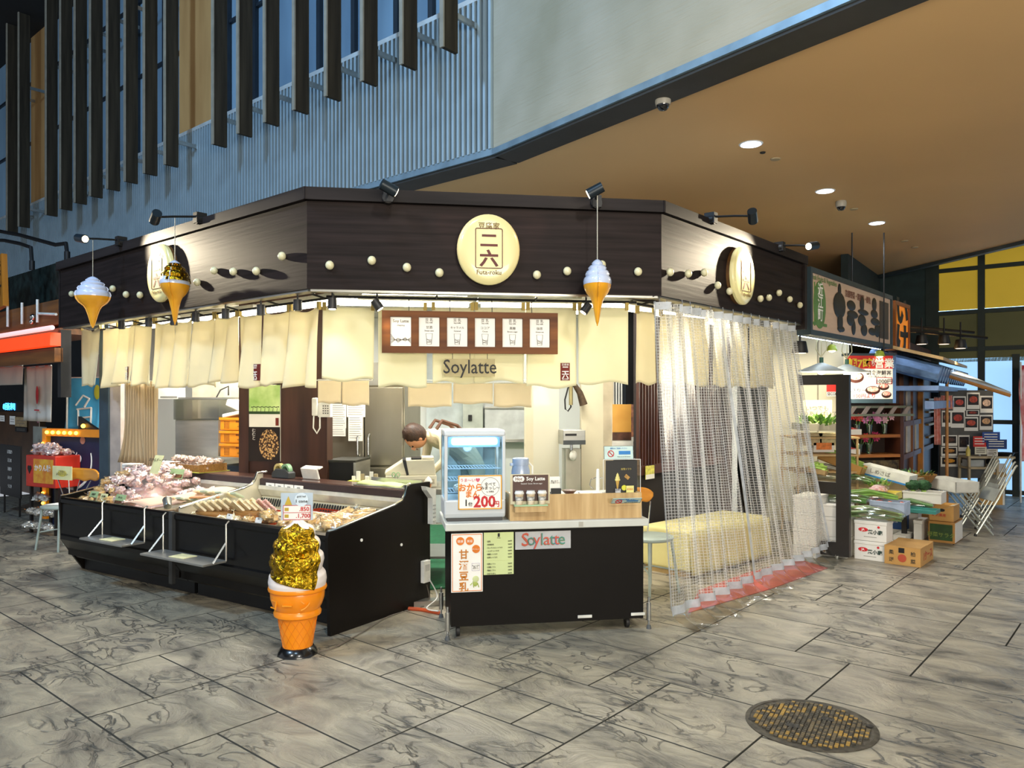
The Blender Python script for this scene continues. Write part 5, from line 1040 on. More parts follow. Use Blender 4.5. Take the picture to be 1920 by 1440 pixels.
# refrigerator
FR = IP(7.75, -8, -1.9); x, w_, _, _ = FR.rect(614, 722, 757, 900); q = w_ / 2
t = thing('steel_refrigerator', 'tall four-door stainless refrigerator with papers taped on its left doors', 'refrigerator', FR.W(x, 0, 0), FR.a); sf = pm('fridge_steel', '9A9483', .34, .75, .1, 2.5, .0, (1, 1, .4))
Mb().box(-q, q, .03, .65, .1, 1.95).build('cabinet', sf, t, bev=.005); Mb().box(-q, q, .02, .05, 1.72, 1.95).build('control_panel', pm('panel_grey', '8F8E86', .4, .5), t); Mb().box(q * .45, q * .6, .012, .02, 1.76, 1.82).build('display', black, t); Mb().box(q * .62, q * .98, .012, .02, 1.73, 1.84).build('notice', paper, t)
for s_, a, b in ((1, -q + .01, -.015), (-1, -.005, q - .01)):
    for z0, z1 in ((.92, 1.70), (.12, .90)):
        d = Mb().box(a, b, -.01, .03, z0, z1).build('door', sf, t, bev=.006); hx_ = b - .05 if s_ > 0 else a + .05; Mb().tube([(hx_, -.01, z0 + .08), (hx_, -.045, z0 + .11), (hx_, -.045, z0 + .28), (hx_, -.01, z0 + .31)], .012, 8).build('handle', chrome, d)
for a in (-q + .06, q - .06):
    for b in (.08, .58): Mb().cyl((a, b, 0), (a, b, .1), .02).build('leg', steel, t)
for k, (a, b, c_, d, lab) in enumerate(((621, 757, 649, 803, 'tall handwritten sheet taped on the upper left fridge door'), (650, 757, 685, 782, 'wide handwritten sheet partly under the towel on the fridge'), (653, 780, 680, 827, 'long curled sheet hanging lowest on the fridge door'), (621, 802, 648, 818, 'small receipts clipped below the tall sheet on the fridge'))):
    t, w2, H = board(FR, a, b, c_, d, 'paper_sheet', lab, 'paper', paper, -.03 - .012 * (k == 2), .002, 'papers taped on the refrigerator', 'sheet')
    mb = Mb(); [mb.box(-w2 * .42, w2 * (.3 + .12 * ((i * 7) % 3) / 2), -.001, 0, H - .02 - i * .022, H - .017 - i * .022) for i in range(int(H / .024))]; mb.build('handwriting_line', grey, t)
# telephone
PH = IP(7.2, -12, -2.3)
t, w_, H = board(PH, 596, 752, 619, 782, 'wall_telephone', 'white corded telephone on the brown partition beside the refrigerator', 'telephone', whitem, -.05, .05, base='phone_body'); Mb().box(-w_ / 2 - .05, -w_ / 2 + .005, -.03, .03, .01, H + .03).build('handset', whitem, t, bev=.012)
mb = Mb(); [mb.box(-w_ * .1 + i * .022, -w_ * .1 + i * .022 + .012, -.003, 0, H * .2 + j * .022, H * .2 + j * .022 + .012) for i in range(3) for j in range(4)]; mb.build('keypad_keys', pm('grey_keys', '6B6B68', .5), t); Mb().tube([(-w_ / 2 - .04, 0, .01), (-w_ / 2 - .045, 0, -.10), (-w_ / 2 - .01, 0, -.15), (-w_ / 2 + .02, 0, -.10), (-w_ / 2 + .02, 0, .01)], .007, 6).build('coiled_cord', whitem, t)
# towels
tw = cloth('unbleached_towel', 'F0E4C8', .25, .05); 
def towels(Y, lst, y0, lab, grp):
    pl = IP(Y)
    for k, (a, b_, yb) in enumerate(lst):
        x, w_, z0, z1 = pl.rect(a, y0, b_, yb); t = thing('hanging_towel', lab[k], 'towel', pl.W(x, 0, z0), 0, grp); H = z1 - z0
        Mb().grid(lambda u, v: ((u - .5) * w_, .012 * math.sin(u * 5 + k * 2) * (1 - v), v * H + .006 * math.sin(u * 9 + k) * (1 - v)), 16, 8).build('cloth', tw, t, solid=.002); Mb().cyl((-w_ / 2, 0, H), (w_ / 2, 0, H), .005, n=6).build('line_segment', whitem, t)
towels(6.6, ((596, 640, 756), (641, 692, 760)), 712, ['cream towel hanging directly above the wall telephone', 'cream towel hanging before the refrigerator papers'], 'towels above the refrigerator')
towels(6.9, ((765, 847, 763), (850, 924, 757), (926, 997, 763)), 718, ['leftmost cream towel in the row above the warming cabinet', 'slightly shorter cream towel in the middle of the row above the warming cabinet', 'cream towel at the end of the row nearest the cream door'], 'towels above the counter')
for pl, a, b_ in ((6.6, 590, 698), (6.9, 758, 1004)):
    P = IP(pl); t = thing('towel_line', 'thin white cord carrying the towels ' + ('by the refrigerator' if pl < 6.8 else 'above the counter'), 'cord', P.W(0, 0, P.hit(800, 713)[1]), 0); Mb().cyl((P.hit(a, 713)[0], 0, 0), (P.hit(b_, 713)[0], 0, 0), .005, n=6).build('line', whitem, t); [Mb().cyl((P.hit(q, 713)[0], 0, 0), (P.hit(q, 713)[0], 0, 2.62 - t.location.z), .004, n=5).build('hanger', whitem, t) for q in (a, b_)]
# back wall details
BW = IP(9.85); t, w_, H = board(BW, 824, 768, 839, 784, 'wall_calendar', 'tear-off calendar with a green border showing 20 on the back wall', 'calendar', whitem, 0, .03); text('20', .05, ink, t, .01, -.002, H * .55); Mb().box(-w_ / 2 - .01, w_ / 2 + .01, -.004, .03, -.01, .02).box(-w_ / 2 - .01, -w_ / 2 + .015, -.004, .03, .0, H + .02).build('green_border', pm('calendar_green', '4FA078', .5), t)
struct(Mb().box(BW.hit(869, 800)[0], BW.hit(906, 800)[0], -.12, 0, 0, 2.3), 'door_1', pm('pale_green_grey_door', 'B6BDB4', .45), (0, 9.85, 0)); board(BW, 878, 778, 885, 789, 'door_lock', 'small black lock on the pale green-grey door', 'lock', black, -.14, .02, base='lock_plate')
t, w_, H = board(BW, 909, 760, 998, 829, 'shutter_box', 'large pale grey ribbed panel on the back wall above the thermos', 'panel', pm('shutter_grey', 'BFC3C2', .4), -.1, .1, base='shutter_panel'); Mb().box(-w_ / 2, w_ / 2, -.02, 0, H - .04, H - .02).build('top_rib', steel, t); Mb().box(-w_ / 2, w_ / 2, -.015, 0, 0, .04).build('bottom_rail', steel, t)
struct(Mb().box(BW.hit(800, 800)[0], BW.hit(868, 800)[0], -.03, 0, 0, 2.3), 'wall_panel', pm('pale_blue_panel', 'BCC6C8', .4), (0, 9.85, 0))
t, w_, H = board(IP(8.6), 756, 768, 776, 808, 'wall_monitor', 'dark screen glowing blue at the edge of the refrigerator', 'screen', black, 0, .04, base='housing'); Mb().box(-w_ * .45, w_ * .45, -.003, 0, H * .1, H * .65).build('screen', pm('blue_screen', '1B3F8A', .3, 0, .5, 30, emis='2A5FD0', es=.8), t); Mb().box(-w_ * .4, w_ * .4, -.003, 0, H * .7, H * .95).build('shelf_clutter', pm('green_clutter', '2E6A4A', .6, 0, .5, 30), t)
# right interior: cream doors, machine, dark column, poster
RI = IP(7.5, 12, .6); [vert(RI, a, b, 0, 2.55, m, 'door_%d' % n, 0, .05) for n, (a, b, m) in enumerate(((985, 1000, creamw), (1000, 1048, pm('frosted_door_glass', 'CDCAB8', .3, 0, .04, 1, coat=.4)), (1090, 1131, creamw), (1131, 1150, pm('cream_jamb', 'BDB198', .5))), 2)]
vert(RI, 1150, 1176, 0, 2.55, pm('dark_slate', '1E2830', .5), 'wall_column', .04, .08); vert(RI, 1176, 1200, 0, 2.55, black, 'wall_column', 0, .12)
mb = Mb(); [mb.box(RI.hit(p_, 800)[0], RI.hit(p_, 800)[0] + .012, .02, .035, 1.4, 2.3) for p_ in (1151, 1156, 1161, 1166)]; struct(mb, 'trim_9', pm('white_slat', 'D8DAD8', .4), RI.W(0, 0, 0), RI.a)
x, w_, z0, z1 = RI.rect(1048, 805, 1089, 832, -.02); t = thing('ice_machine', 'stainless box machine with a tap above a grey sheet cabinet inside the cream doors', 'machine', RI.W(x, -.02, z0), RI.a); H = z1 - z0; q = w_ / 2
Mb().box(-q, q, -.15, .2, 0, H).build('machine_body', steel, t, bev=.006); Mb().box(-q + .02, q * .2, -.153, -.15, H * .6, H * .75).build('slot', black, t); Mb().box(-q, q, -.155, -.15, 0, H * .3).build('dark_band', pm('dark_band', '4A4F52', .3, .5), t); Mb().cyl((0, -.05, 0), (0, -.05, -.06), .015).build('tap', chrome, t); mb = Mb(); mb.sph((q * .1, -.08, -.11), .05, 12, .8, .8, 1); mb.build('white_valve', whitem, t); Mb().box(-q * .35, q, 0, .15, -z0 + .02, -.05).build('lower_cabinet', pm('grey_sheet_metal', 'B9B7AA', .35, .3, .1, 4), t)
t = thing('hose_loop', 'black rubber hose looped from a pipe beside the cream doors', 'hose', RI.W(RI.hit(1062, 740)[0], -.05, RI.hit(1062, 740)[1]), RI.a); Mb().tube([(.03, 0, .12), (.0, 0, .06), (-.03, 0, -.05), (-.025, 0, -.14), (0, 0, -.16), (.03, 0, -.12), (.03, 0, .1)], .008, 8).build('hose', black, t); Mb().cyl((.03, .0, -.1), (.03, 0, .2), .02, n=12).build('pipe', pm('brass_pipe', '9A9068', .35, .5), t); Mb().tube([(.05, 0, .12), (.12, 0, .02), (.16, 0, -.1)], [.02, .03, .04], 10).build('dark_bag', pm('wicker_brown', '4A3826', .7, 0, .3, 30), t)
t, w_, H = board(RI, 1148, 758, 1197, 848, 'tofu_making_poster', 'poster of poured golden soy milk on the dark column right of the cream doors', 'poster', pm('poster_white', 'ECEAE4', .5), -.015, .01)
Mb().box(-w_ / 2, w_ * .22, -.002, 0, H * .32, H).build('golden_picture', pm('golden_photo', 'E6B45A', .5, 0, .1, 2, col2='C98A3A'), t); Mb().box(w_ * .22, w_ / 2, -.002, 0, H * .32, H).build('hands_picture', pm('hands_photo', 'C98A6A', .5, 0, .4, 14, col2='3A3248'), t); Mb().box(-w_ / 2, w_ * .22, -.003, -.001, H * .25, H * .42).build('dark_picture', pm('dark_photo', '5A3A2E', .5, 0, .4, 12), t); Mb().box(w_ * .3, w_ * .4, -.003, -.001, H * .04, H * .22).build('stamp_print', black, t); text('二六', .03, whiteink, t, w_ * .35, -.004, H * .13, vertical=True)
# steel table, register, basket etc.
def tbl(x0, x1, y0, y1, z, lab, name='steel_work_table', rz=0, o=(0, 0), m=None, shelf=True):
    t = thing(name, lab, 'table', (o[0], o[1], 0), rz); m = m or steel
    Mb().box(x0, x1, y0, y1, z - .05, z).build('table_top', m, t, bev=.005)
    for a in (x0 + .03, x1 - .03):
        for b in (y0 + .03, y1 - .03): Mb().cyl((a, b, 0), (a, b, z - .05), .018, n=10).build('leg', m, t)
    if shelf: Mb().box(x0 + .02, x1 - .02, y0 + .02, y1 - .02, .22, .24).build('shelf', m, t)
    return t
tbl(-.52, .30, 0, .62, .82, 'stainless work table with a lower shelf behind the gap between case and cart', o=(-.78, 6.55)); tbl(-.30, .32, 0, .45, .80, 'stainless table carrying the green pattern basket behind the case end', o=(-1.23, 6.45), name='steel_side_table', rz=rad(-20))
z = .82; r = at(772, 880, 6.9)
t = thing('cash_register', 'cream cash register with a raised rear display on the steel table', 'cash register', (r.x, 6.85, z), rad(8)); crm2 = pm('register_cream', 'D6D0BC', .4, 0, .03)
Mb().prismx([(-.2, 0), (.22, 0), (.22, .10), (-.2, .10)], -.22, .22).build('cash_drawer', crm2, t, bev=.005); Mb().prism([(-.23, .12), (-.06, .23), (.20, .235), (.215, .10), (-.22, .10)], -.15, .18).build('register_body', crm2, t, bev=.008); Mb().prism([(-.075, .232), (-.045, .232), (-.02, .105), (-.04, .1)], -.155, .185).build('dark_stripe', black, t); Mb().box(0, .09, -.1, .1, .235, .245).build('display', black, t); Mb().box(.095, .20, -.12, .14, .235, .25).build('printer_cover', crm2, t, bev=.004); Mb().box(-.1, .2, -.203, -.2, .03, .07).build('drawer_slot', pm('cream_dark', 'A8A08C', .5), t)
t = thing('green_pattern_basket', 'lime green patterned box of pens and cards behind the near case', 'basket', (-1.24, 6.55, .801), rad(-12)); Mb().box(-.15, .13, -.06, .06, 0, .09).build('box_body', pm('lime_weave', 'C4CF2C', .6, 0, .15, 60, .4), t)
for k in range(6): Mb().box(-.12 + k * .04, -.09 + k * .04, -.03, -.02 + .01 * (k % 2), .09, .13 + .02 * ((k * 5) % 3)).build('card', [paper, whitem, pm('khaki_card', 'A89A78', .6)][k % 3], t)
t = thing('wire_pen_cup', 'black wire basket with green scissors beside the lime box', 'pen holder', (-.99, 6.55, .801), 0); Mb().lathe([(.05, 0), (.055, .10), (.05, .10), (.046, .004), (.001, .004)], 20).build('wire_cup', pm('black_wire', '1C1814', .5, 0, .5, 80, .6), t); [Mb().tube([(x, 0, .09), (x, 0, .13)], .004, 6).at().build('scissor_shank', chrome, t) for x in (-.01, .015)]; [Mb().tube([(x + .015 * math.cos(k / 10 * 2 * PI), 0, .14 + .02 * math.sin(k / 10 * 2 * PI)) for k in range(10)], .004, 5, closed=True).build('scissor_handle', pm('mint_green', '8FBF8A', .4), t) for x in (-.018, .02)]
t = thing('model_soft_serve', 'small model of a soft-serve cone in a holder beside the register', 'model', (-.72, 6.62, .821), 0); Mb().lathe([(.02, 0), (.028, .03), (.02, .04), (.001, .04)], 16).build('holder', wd, t); Mb().lathe([(.03, .04), (.036, .055), (.03, .066), (.026, .075), (.018, .084), (.001, .1)], 16).build('swirl', whitem, t); Mb().lathe([(.012, .03), (.030, .045), (.001, .046)], 16).build('wafer', sc_y, t)
t = thing('white_towels', 'white folded cloths lying on the side table behind the lime box', 'cloth', (-1.08, 6.72, .801), 0); Mb().sph((0, 0, .03), .09, 16, 1.3, .7, .35, .35, 3).build('cloth', pm('white_cloth', 'E6E2EA', .9), t); Mb().sph((.05, .02, .055), .05, 12, 1.3, .7, .3, .3, 3).build('folded_cloth', pm('white_cloth', 'E6E2EA', .9), t)
t = thing('glass_bottle_set', 'clear condiment bottles standing right of the register', 'bottle', (r.x + .30, 6.9, z), 0); Mb().lathe([(.025, 0), (.025, .11), (.012, .13), (.012, .15), (.001, .15)], 14).build('bottle_body', glassy('bottle_glass', 'E0E6E4', .25, .1), t); Mb().lathe([(.016, .15), (.016, .175), (.001, .175)], 14).build('cap', whitem, t)
t = thing('floor_bin_bag', 'dark rubbish bag with pale paper under the steel tables', 'bag', (-.98, 6.75, .013), 0); Mb().sph((0, 0, .16), .14, 16, .9, .8, 1.1, .3, 3).build('bag_body', pm('bin_bag', '17171A', .35), t); Mb().sph((0, -.08, .2), .05, 12, 1, .5, .8, .5, 4).build('paper_scrap', pm('scrap', 'B8A888', .7), t)
# side shelf by the fridge
x, w_, z0, z1 = IP(7.1, -8, -1.9).rect(612, 870, 664, 908); t = thing('black_cabinet', 'small black open cabinet below the refrigerator doors', 'cabinet', (x - 1.9, 7.1, 0), rad(-8)); Mb().box(-.15, .12, 0, .4, .0, 1.0).build('cabinet_body', black, t); Mb().box(.12, .14, -.02, .4, 0, 1.0).build('side_rail', steel, t); Mb().box(-.15, .14, -.02, .4, 1.0, 1.02).build('top', pm('dark_top', '26261E', .5), t)
# person bending at the back
body_m = pm('cream_shirt', 'D6C8A8', .8, 0, .06); skin = pm('skin', 'C98E68', .5, 0, .04); hair = pm('brown_hair', '3A2416', .55, 0, .3, 40, .5)
def person(p, rz):
    t = thing('person', 'person with short brown hair bending forward behind the cash register', 'person', p, rz)
    J = [((0, 0, .95), .15), ((0, -.10, 1.07), .155), ((0, -.24, 1.17), .165), ((0, -.40, 1.22), .13), ((0, -.47, 1.21), .06), ((0, -.52, 1.20), .055),
         ((.19, -.38, 1.20), .06), ((.24, -.40, .98), .045), ((.18, -.52, .86), .035), ((.15, -.56, .84), .03), ((-.19, -.38, 1.20), .06), ((-.24, -.40, .98), .045), ((-.18, -.52, .86), .035), ((-.15, -.56, .84), .03),
         ((.10, .02, .90), .10), ((.11, .0, .50), .065), ((.11, .04, .09), .045), ((.11, -.10, .05), .04), ((-.10, .02, .90), .10), ((-.11, .0, .50), .065), ((-.11, .04, .09), .045), ((-.11, -.10, .05), .04)]
    E_ = [(0, 1), (1, 2), (2, 3), (3, 4), (4, 5), (3, 6), (6, 7), (7, 8), (8, 9), (3, 10), (10, 11), (11, 12), (12, 13), (0, 14), (14, 15), (15, 16), (16, 17), (0, 18), (18, 19), (19, 20), (20, 21)]
    me = bpy.data.meshes.new('body'); me.from_pydata([j[0] for j in J], E_, []); o = bpy.data.objects.new('body', me); COL.objects.link(o); o.parent = t; me.materials.append(body_m)
    q = o.modifiers.new('s', 'SKIN'); me.skin_vertices.new() if not me.skin_vertices else None
    for i, j in enumerate(J): me.skin_vertices[0].data[i].radius = (j[1], j[1] * .85)
    me.skin_vertices[0].data[0].use_root = True; o.modifiers.new('u', 'SUBSURF').levels = 2; o.modifiers['u'].render_levels = 2
    H = Mb(); H.at(0, -.60, 1.19, rx=rad(68)).sph((0, 0, 0), .095, 20, .82, 1.0, 1.2); H.box(-.012, .012, -.115, -.08, -.035, .0); hd = H.build('head', skin, t)
    for s_ in (-1, 1): Mb().at(0, -.60, 1.19, rx=rad(68)).sph((s_ * .08, .005, -.01), .024, 10, .45, .7, 1.2).build('ear', skin, hd); Mb().at(0, -.60, 1.19, rx=rad(68)).sph((s_ * .03, -.087, .01), .010, 8).build('eye', ink, hd)
    Mb().at(0, -.60, 1.19, rx=rad(68)).box(-.02, .02, -.098, -.09, -.06, -.053).build('mouth', pm('lip', '9A5648', .6), hd)
    Mb().at(0, -.595, 1.20, rx=rad(68)).sph((0, .022, .026), .108, 20, .88, 1.0, 1.14, .1, 4).build('hair', hair, t)
    for s_ in (-1, 1): Mb().tube([(s_ * .09, -.02, 1.13), (s_ * .09, -.2, 1.31), (s_ * .09, -.36, 1.36), (s_ * .09, -.42, 1.28)], .018, 6).build('apron_strap', pm('brown_strap', '5A3A28', .7), t)
    for s_ in (-1, 1):
        for k in range(5):
            b = Vector((s_ * .15 + (k - 2) * .014, -.58, .83)); l = [.045, .055, .06, .055, .045][k] if k else .04; Mb().tube([b, b + Vector((0, -l * .6, -.005)), b + Vector((0, -l, -.02))], [.009, .008, .006], 6).build('finger', skin, t)
    return t
pp = at(790, 820, 7.6); person((pp.x + .49, 7.75, .012), rad(-62))
# ================================================================ RIGHT SIDE BEHIND THE CLEAR CURTAINS
brl = wood('reddish_lattice_wood', '5A3020', '34190F', .45, 1.2, 'Z', k=5); OFB = 1.15
xa, xb = RP.hit(1198, 800, OFB)[0], RP.hit(1356, 800, OFB)[0]; o = RP.W(0, OFB, 0)
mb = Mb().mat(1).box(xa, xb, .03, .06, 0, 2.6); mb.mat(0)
n = int((xb - xa) / .055); [mb.box(xa + i * .055, xa + i * .055 + .024, 0, .03, .95, 2.45) for i in range(n)]; mb.box(xa, xb, -.01, .03, .86, .95).box(xa, xb, -.01, .03, 2.4, 2.5)
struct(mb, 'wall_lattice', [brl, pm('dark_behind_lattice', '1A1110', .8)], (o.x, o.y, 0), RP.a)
x4 = RP.hit(1352, 800, OFB)[0]; struct(Mb().box(xb, xb + .12, -.05, .1, 0, 2.6), 'wall_post', dkp, (o.x, o.y, 0), RP.a)
t, w_, H = board(Plane(tuple(RP.W(0, OFB - .03, 0))[:2], 49.4), 1211, 873, 1227, 898, 'yellow_notice', 'small yellow and white notice on the dark lower wall beside the clear curtain', 'notice', pm('yellow_n', 'E3DC6A', .6, 0, .2, 30), 0, .006); Mb().box(-w_ / 2, w_ / 2, -.001, 0, 0, H * .35).build('white_strip', paper, t)
# bench with cloth
g0 = gnd(1293, 1086); g1 = gnd(1441, 1045); bl_ = (g1 - g0).length; BA = math.atan2(g1.y - g0.y, g1.x - g0.x)
t = thing('covered_bench', 'long bench box under a pale yellow cloth behind the clear curtains', 'bench', g0, BA); yc = cloth('pale_yellow_cloth', 'D8CC8C', .1, .05); 
Mb().box(.03, bl_ - .03, .03, .50, .0, .38).build('bench_box', pm('bench_wood', 'A88C5A', .6), t)
Mb().box(0, bl_, 0, .53, .05, .42).build('draped_cloth', yc, t, bev=.03, seg=4); 
Mb().grid(lambda u, v: (u * bl_, -.006 - .018 * v * (1 + math.sin(u * 26)), .40 - .37 * v), 60, 6).build('hanging_skirt', yc, t, solid=.004)
# red mat
mp_ = [gnd(1225, 1120), gnd(1430, 1112), gnd(1545, 1064), gnd(1470, 1030), gnd(1330, 1070)]; c0 = mp_[0]
solo(Mb().prismz([(p.x - c0.x, p.y - c0.y) for p in (gnd(1290, 1150), gnd(1445, 1105), gnd(1552, 1066), gnd(1500, 1050), gnd(1400, 1075), gnd(1310, 1108))], .001, .006), 'red_floor_mat', 'thin red mat sticking out from under the farther clear curtain', 'mat', [pm('coral_mat', 'BE5A52', .6)], c0)
# chairs with orange backs (one by the cart, one far left)
pale = pm('pale_green_enamel', 'A9B6AE', .35); ob = wood('orange_back_wood', 'E39A33', 'D08424', .35, 1.5, 'X', coat=.4, bump=0); 
def chair(p, rz, lab, s=1, bw=.22):
    t = thing('orange_back_chair', lab, 'chair', p, rz, 'chairs with orange wooden backs'); Mb().lathe([(.19, .43), (.20, .44), (.20, .455), (.18, .465), (.001, .46)], 32, sy=.95).build('seat', pale, t)
    for a, b in ((-.14, -.13), (.14, -.13), (-.14, .13), (.14, .13)): Mb().tube([(a * .9, b * .9, .44), (a * 1.2, b * 1.25, .0)], [.013, .011], 8).build('leg', pale, t)
    Mb().tube([(-.16, -.15, .18), (-.05, .02, .2), (.05, .02, .2), (.16, -.15, .18)], .007, 6).build('stretcher', pale, t)
    for k in range(5): x = (k - 2) * .075; Mb().cyl((x * .8, .15, .455), (x * 1.5 * bw / .22, .22, .70), .006, n=6).build('spindle', chrome, t)
    Mb().grid(lambda u, v: ((u - .5) * bw * 2, .24 - .16 * (2 * u - 1) ** 2 * .35, .70 + .02 * math.sin(u * 6 * PI) * (1 - v) * .5 + v * .13 - .05 * abs(2 * u - 1) ** 6 * (v - .5) * 2), 30, 6).build('backrest', ob, t, solid=.018)
    return t
chair(gnd(1222, 1130) + Vector((.05, .35, 0)), rad(35), 'chair with an orange wooden back between the cart and the clear curtain')
cp = gnd(66, 1037) + Vector((.12, .25, 0)); chair(cp, rad(-22), 'chair with a wide orange wooden back beyond the far display case', bw=.33)
t = thing('chair_placard', 'pale yellow handwritten placard hung on the left end of the orange chair back', 'placard', cp + Matrix.Rotation(rad(-22), 3, 'Z') @ Vector((-.20, .17, .70)) , rad(-22)); Mb().box(-.15, .15, -.004, 0, 0, .15).build('card', yelc, t); Mb().sph((.0, -.005, .07), .05, 12, 1.4, .04, .7).build('yellow_print', pm('placard_yellow', 'D8C85A', .6), t); text('ご自由に\nおかけ下さい', .03, grey, t, 0, -.008, .08)
solo(Mb().box(-.12, .12, -.08, .08, 0, .003), 'seat_card', 'white and green card lying on the seat of the orange-backed chair at the far left', 'card', [paper], (cp.x, cp.y, .467), rad(-10))
# ================================================================ MANHOLE, CEILING FITTINGS
mh0 = gnd(1394, 1357); mh1 = gnd(1646, 1378); mc = (gnd(1520, 1316) + gnd(1520, 1406)) / 2; mr = (mh1 - mh0).length / 2
t = thing('manhole_cover', 'round cast iron manhole cover with worn yellow studs in the floor', 'manhole cover', (mc.x, mc.y, 0), rad(-30)); iron = pm('cast_iron', '4A453B', .5, .3, .3, 30, .3)
Mb().lathe([(mr, -.01), (mr, .004), (mr * .93, .006), (mr * .92, .003), (.001, .003)], 64).build('rim_plate', iron, t)
mb = Mb(); ns = 24; rrm = random.Random(4); st = 2 * mr * .86 / ns
for i in range(ns):
    for j in range(ns):
        x, y = (i - ns / 2 + .5) * st, (j - ns / 2 + .5) * st
        if math.hypot(x, y) > mr * .85: continue
        far = abs(x) + abs(y) > mr * .55
        mb.mat(1 if far and rrm.random() < .28 else (2 if rrm.random() < .35 else 0)); mb.box(x - st * .36, x + st * .36, y - st * .36, y + st * .36, .003, .009)
mb.build('stud_pattern', [iron, pm('worn_yellow', '9A7A38', .6), pm('worn_tan', '64573F', .6)], t)
for a, r_ in ((.4, .9), (2.0, .9), (3.5, .9), (5.1, .9)): Mb().lathe([(.02, .0065), (.001, .0066)], 14, c=(mr * r_ * math.cos(a), mr * r_ * math.sin(a), .0)).build('key_hole', black, t)
for a in (.9, 4.0): x, y = mr * .35 * math.cos(a), mr * .35 * math.sin(a); Mb().box(x - .03, x + .03, y - .02, y + .02, .005, .0095).build('lifting_slot', black, t)
def ceil(px, py): return at(px, py, (HC - EYE) * F / (HY - py))
for px, py, lab in ((1408, 270, 'round recessed downlight nearest the beige wall'), (1547, 358, 'middle recessed downlight of the row of three'), (1644, 418, 'recessed downlight farthest back towards the yellow windows')):
    p = ceil(px, py); t = thing('downlight', lab, 'downlight', p, 0, 'recessed downlights in the tan ceiling'); Mb().lathe([(.095, -.004), (.098, 0), (.083, -.006), (.083, -.001), (.001, -.001)], 32).build('trim_ring', pm('ring_white', 'D8DCE0', .4), t); Mb().lathe([(.082, -.007), (.001, -.0072)], 32).build('lit_disc', glow('cool_downlight', 'DDEBFF', 12), t)
    light('downlight_beam', 'SPOT', (p.x, p.y, p.z - .03), (p.x, p.y, 0), 110, (.85, .92, 1.0), .08, spot=95, blend=.6)
cam0 = None
for px, py, lab in ((1243, 180, 'black dome security camera near the beige wall edge'), (1577, 377, 'black dome security camera beside the middle downlight')):
    p = ceil(px, py)
    if cam0 is None:
        t = cam0 = thing('dome_camera', lab, 'security camera', p, 0, 'dome cameras on the ceiling'); Mb().lathe([(.05, -.065), (.055, -.045), (.055, -.012), (.05, 0), (.001, 0)], 28).build('housing', pm('camera_grey', 'A8A59C', .4), t); Mb().lathe([(.001, -.105), (.025, -.10), (.042, -.08), (.046, -.06)], 24).build('dome', pm('dome_black', '0C0E12', .08, coat=1), t)
    else: dup(cam0, p, None, lab)
for px, py, lab, nm in ((1430, 285, 'tiny dark sensor beside the nearest downlight', 'ceiling_sensor'), (1454, 297, 'small flat round plate beside the nearest downlight', 'ceiling_plate'), (1601, 391, 'small grey plate beside the farther dome camera', 'ceiling_plate'), (1696, 451, 'first small round plate beyond the farthest downlight', 'ceiling_plate'), (1715, 463, 'second small round plate beyond the farthest downlight', 'ceiling_plate')):
    p = ceil(px, py); solo(Mb().lathe([(.045 if 'sensor' not in nm else .025, -.003), (.04 if 'sensor' not in nm else .02, -.012), (.001, -.012)], 20), nm, lab, 'ceiling fitting', [black if 'sensor' in nm else pm('tan_plate', 'A89878', .5)], p, 0)
# ================================================================ GREENGROCER: SIGNS
def bigboard(px0, px1, py0, py1, py2, py3, lab, m, fm, off=0, frame=.05, name='shop_signboard'):
    x0, z0 = RP.hit(px0, py0, off); x1, _ = RP.hit(px1, py1, off); zb = RP.hit(px0, py2, off)[1]; w_ = x1 - x0; H = z0 - zb
    t = thing(name, lab, 'signboard', RP.W((x0 + x1) / 2, off, zb), RP.a); q = w_ / 2
    Mb().box(-q, q, .02, .12, 0, H).build('face_board', m, t); Mb().box(-q - frame, q + frame, .0, .14, -frame, 0).build('frame_bar', fm, t); Mb().box(-q - frame, q + frame, .0, .14, H, H + frame).build('frame_bar', fm, t); Mb().box(-q - frame, -q, .0, .14, 0, H).build('frame_bar', fm, t); Mb().box(q, q + frame, .0, .14, 0, H).build('frame_bar', fm, t); return t, w_, H
navyf = pm('navy_frame', '2A3C46', .5); gri = pm('sign_green', '5E8A4A', .6)
t, W_, H = bigboard(1524, 1672, 510, 555, 618, 650, 'long pale wood greengrocer signboard with bold black brush shapes', pm('pale_pink_wood', 'D6B9A2', .5, 0, .06, 2, 0, (1, 1, 8)), navyf)
def X_(px): return RP.hit(px, 600)[0] - (RP.hit(1524, 600)[0] + W_ / 2)
Mb().at(X_(1540), .02, H * .47, rx=rad(90)).lathe([(.17, .0), (.17, .008), (.001, .009)], 40, sy=1.4).build('green_oval', gri, t)
text('近江町', .14, whiteink, t, X_(1540), .008, H * .5, vertical=True, bold=.02, wx=1.1); mb = Mb(); mb.box(X_(1530), X_(1530) + .012, .012, .02, H * .08, H * .85).box(X_(1528), X_(1553), .012, .02, H * .10, H * .15); mb.build('green_rule', gri, t)
text('Fresh Fruits & Vegetables', .075, gri, t, X_(1548), .012, H * .93); text('京都野菜・果実類・鮮魚', .085, pm('rust_ink', '7A4A3A', .6), t, X_(1612), .012, H * .84, bold=.01)
def blob(cx, segs, lab='brush_mark'):
    mb = Mb()
    for x, z, a, b_ in segs: mb.sph((cx + x, .014, z * H), 1, 14, a, .006, b_ * H)
    mb.build(lab, black, t)
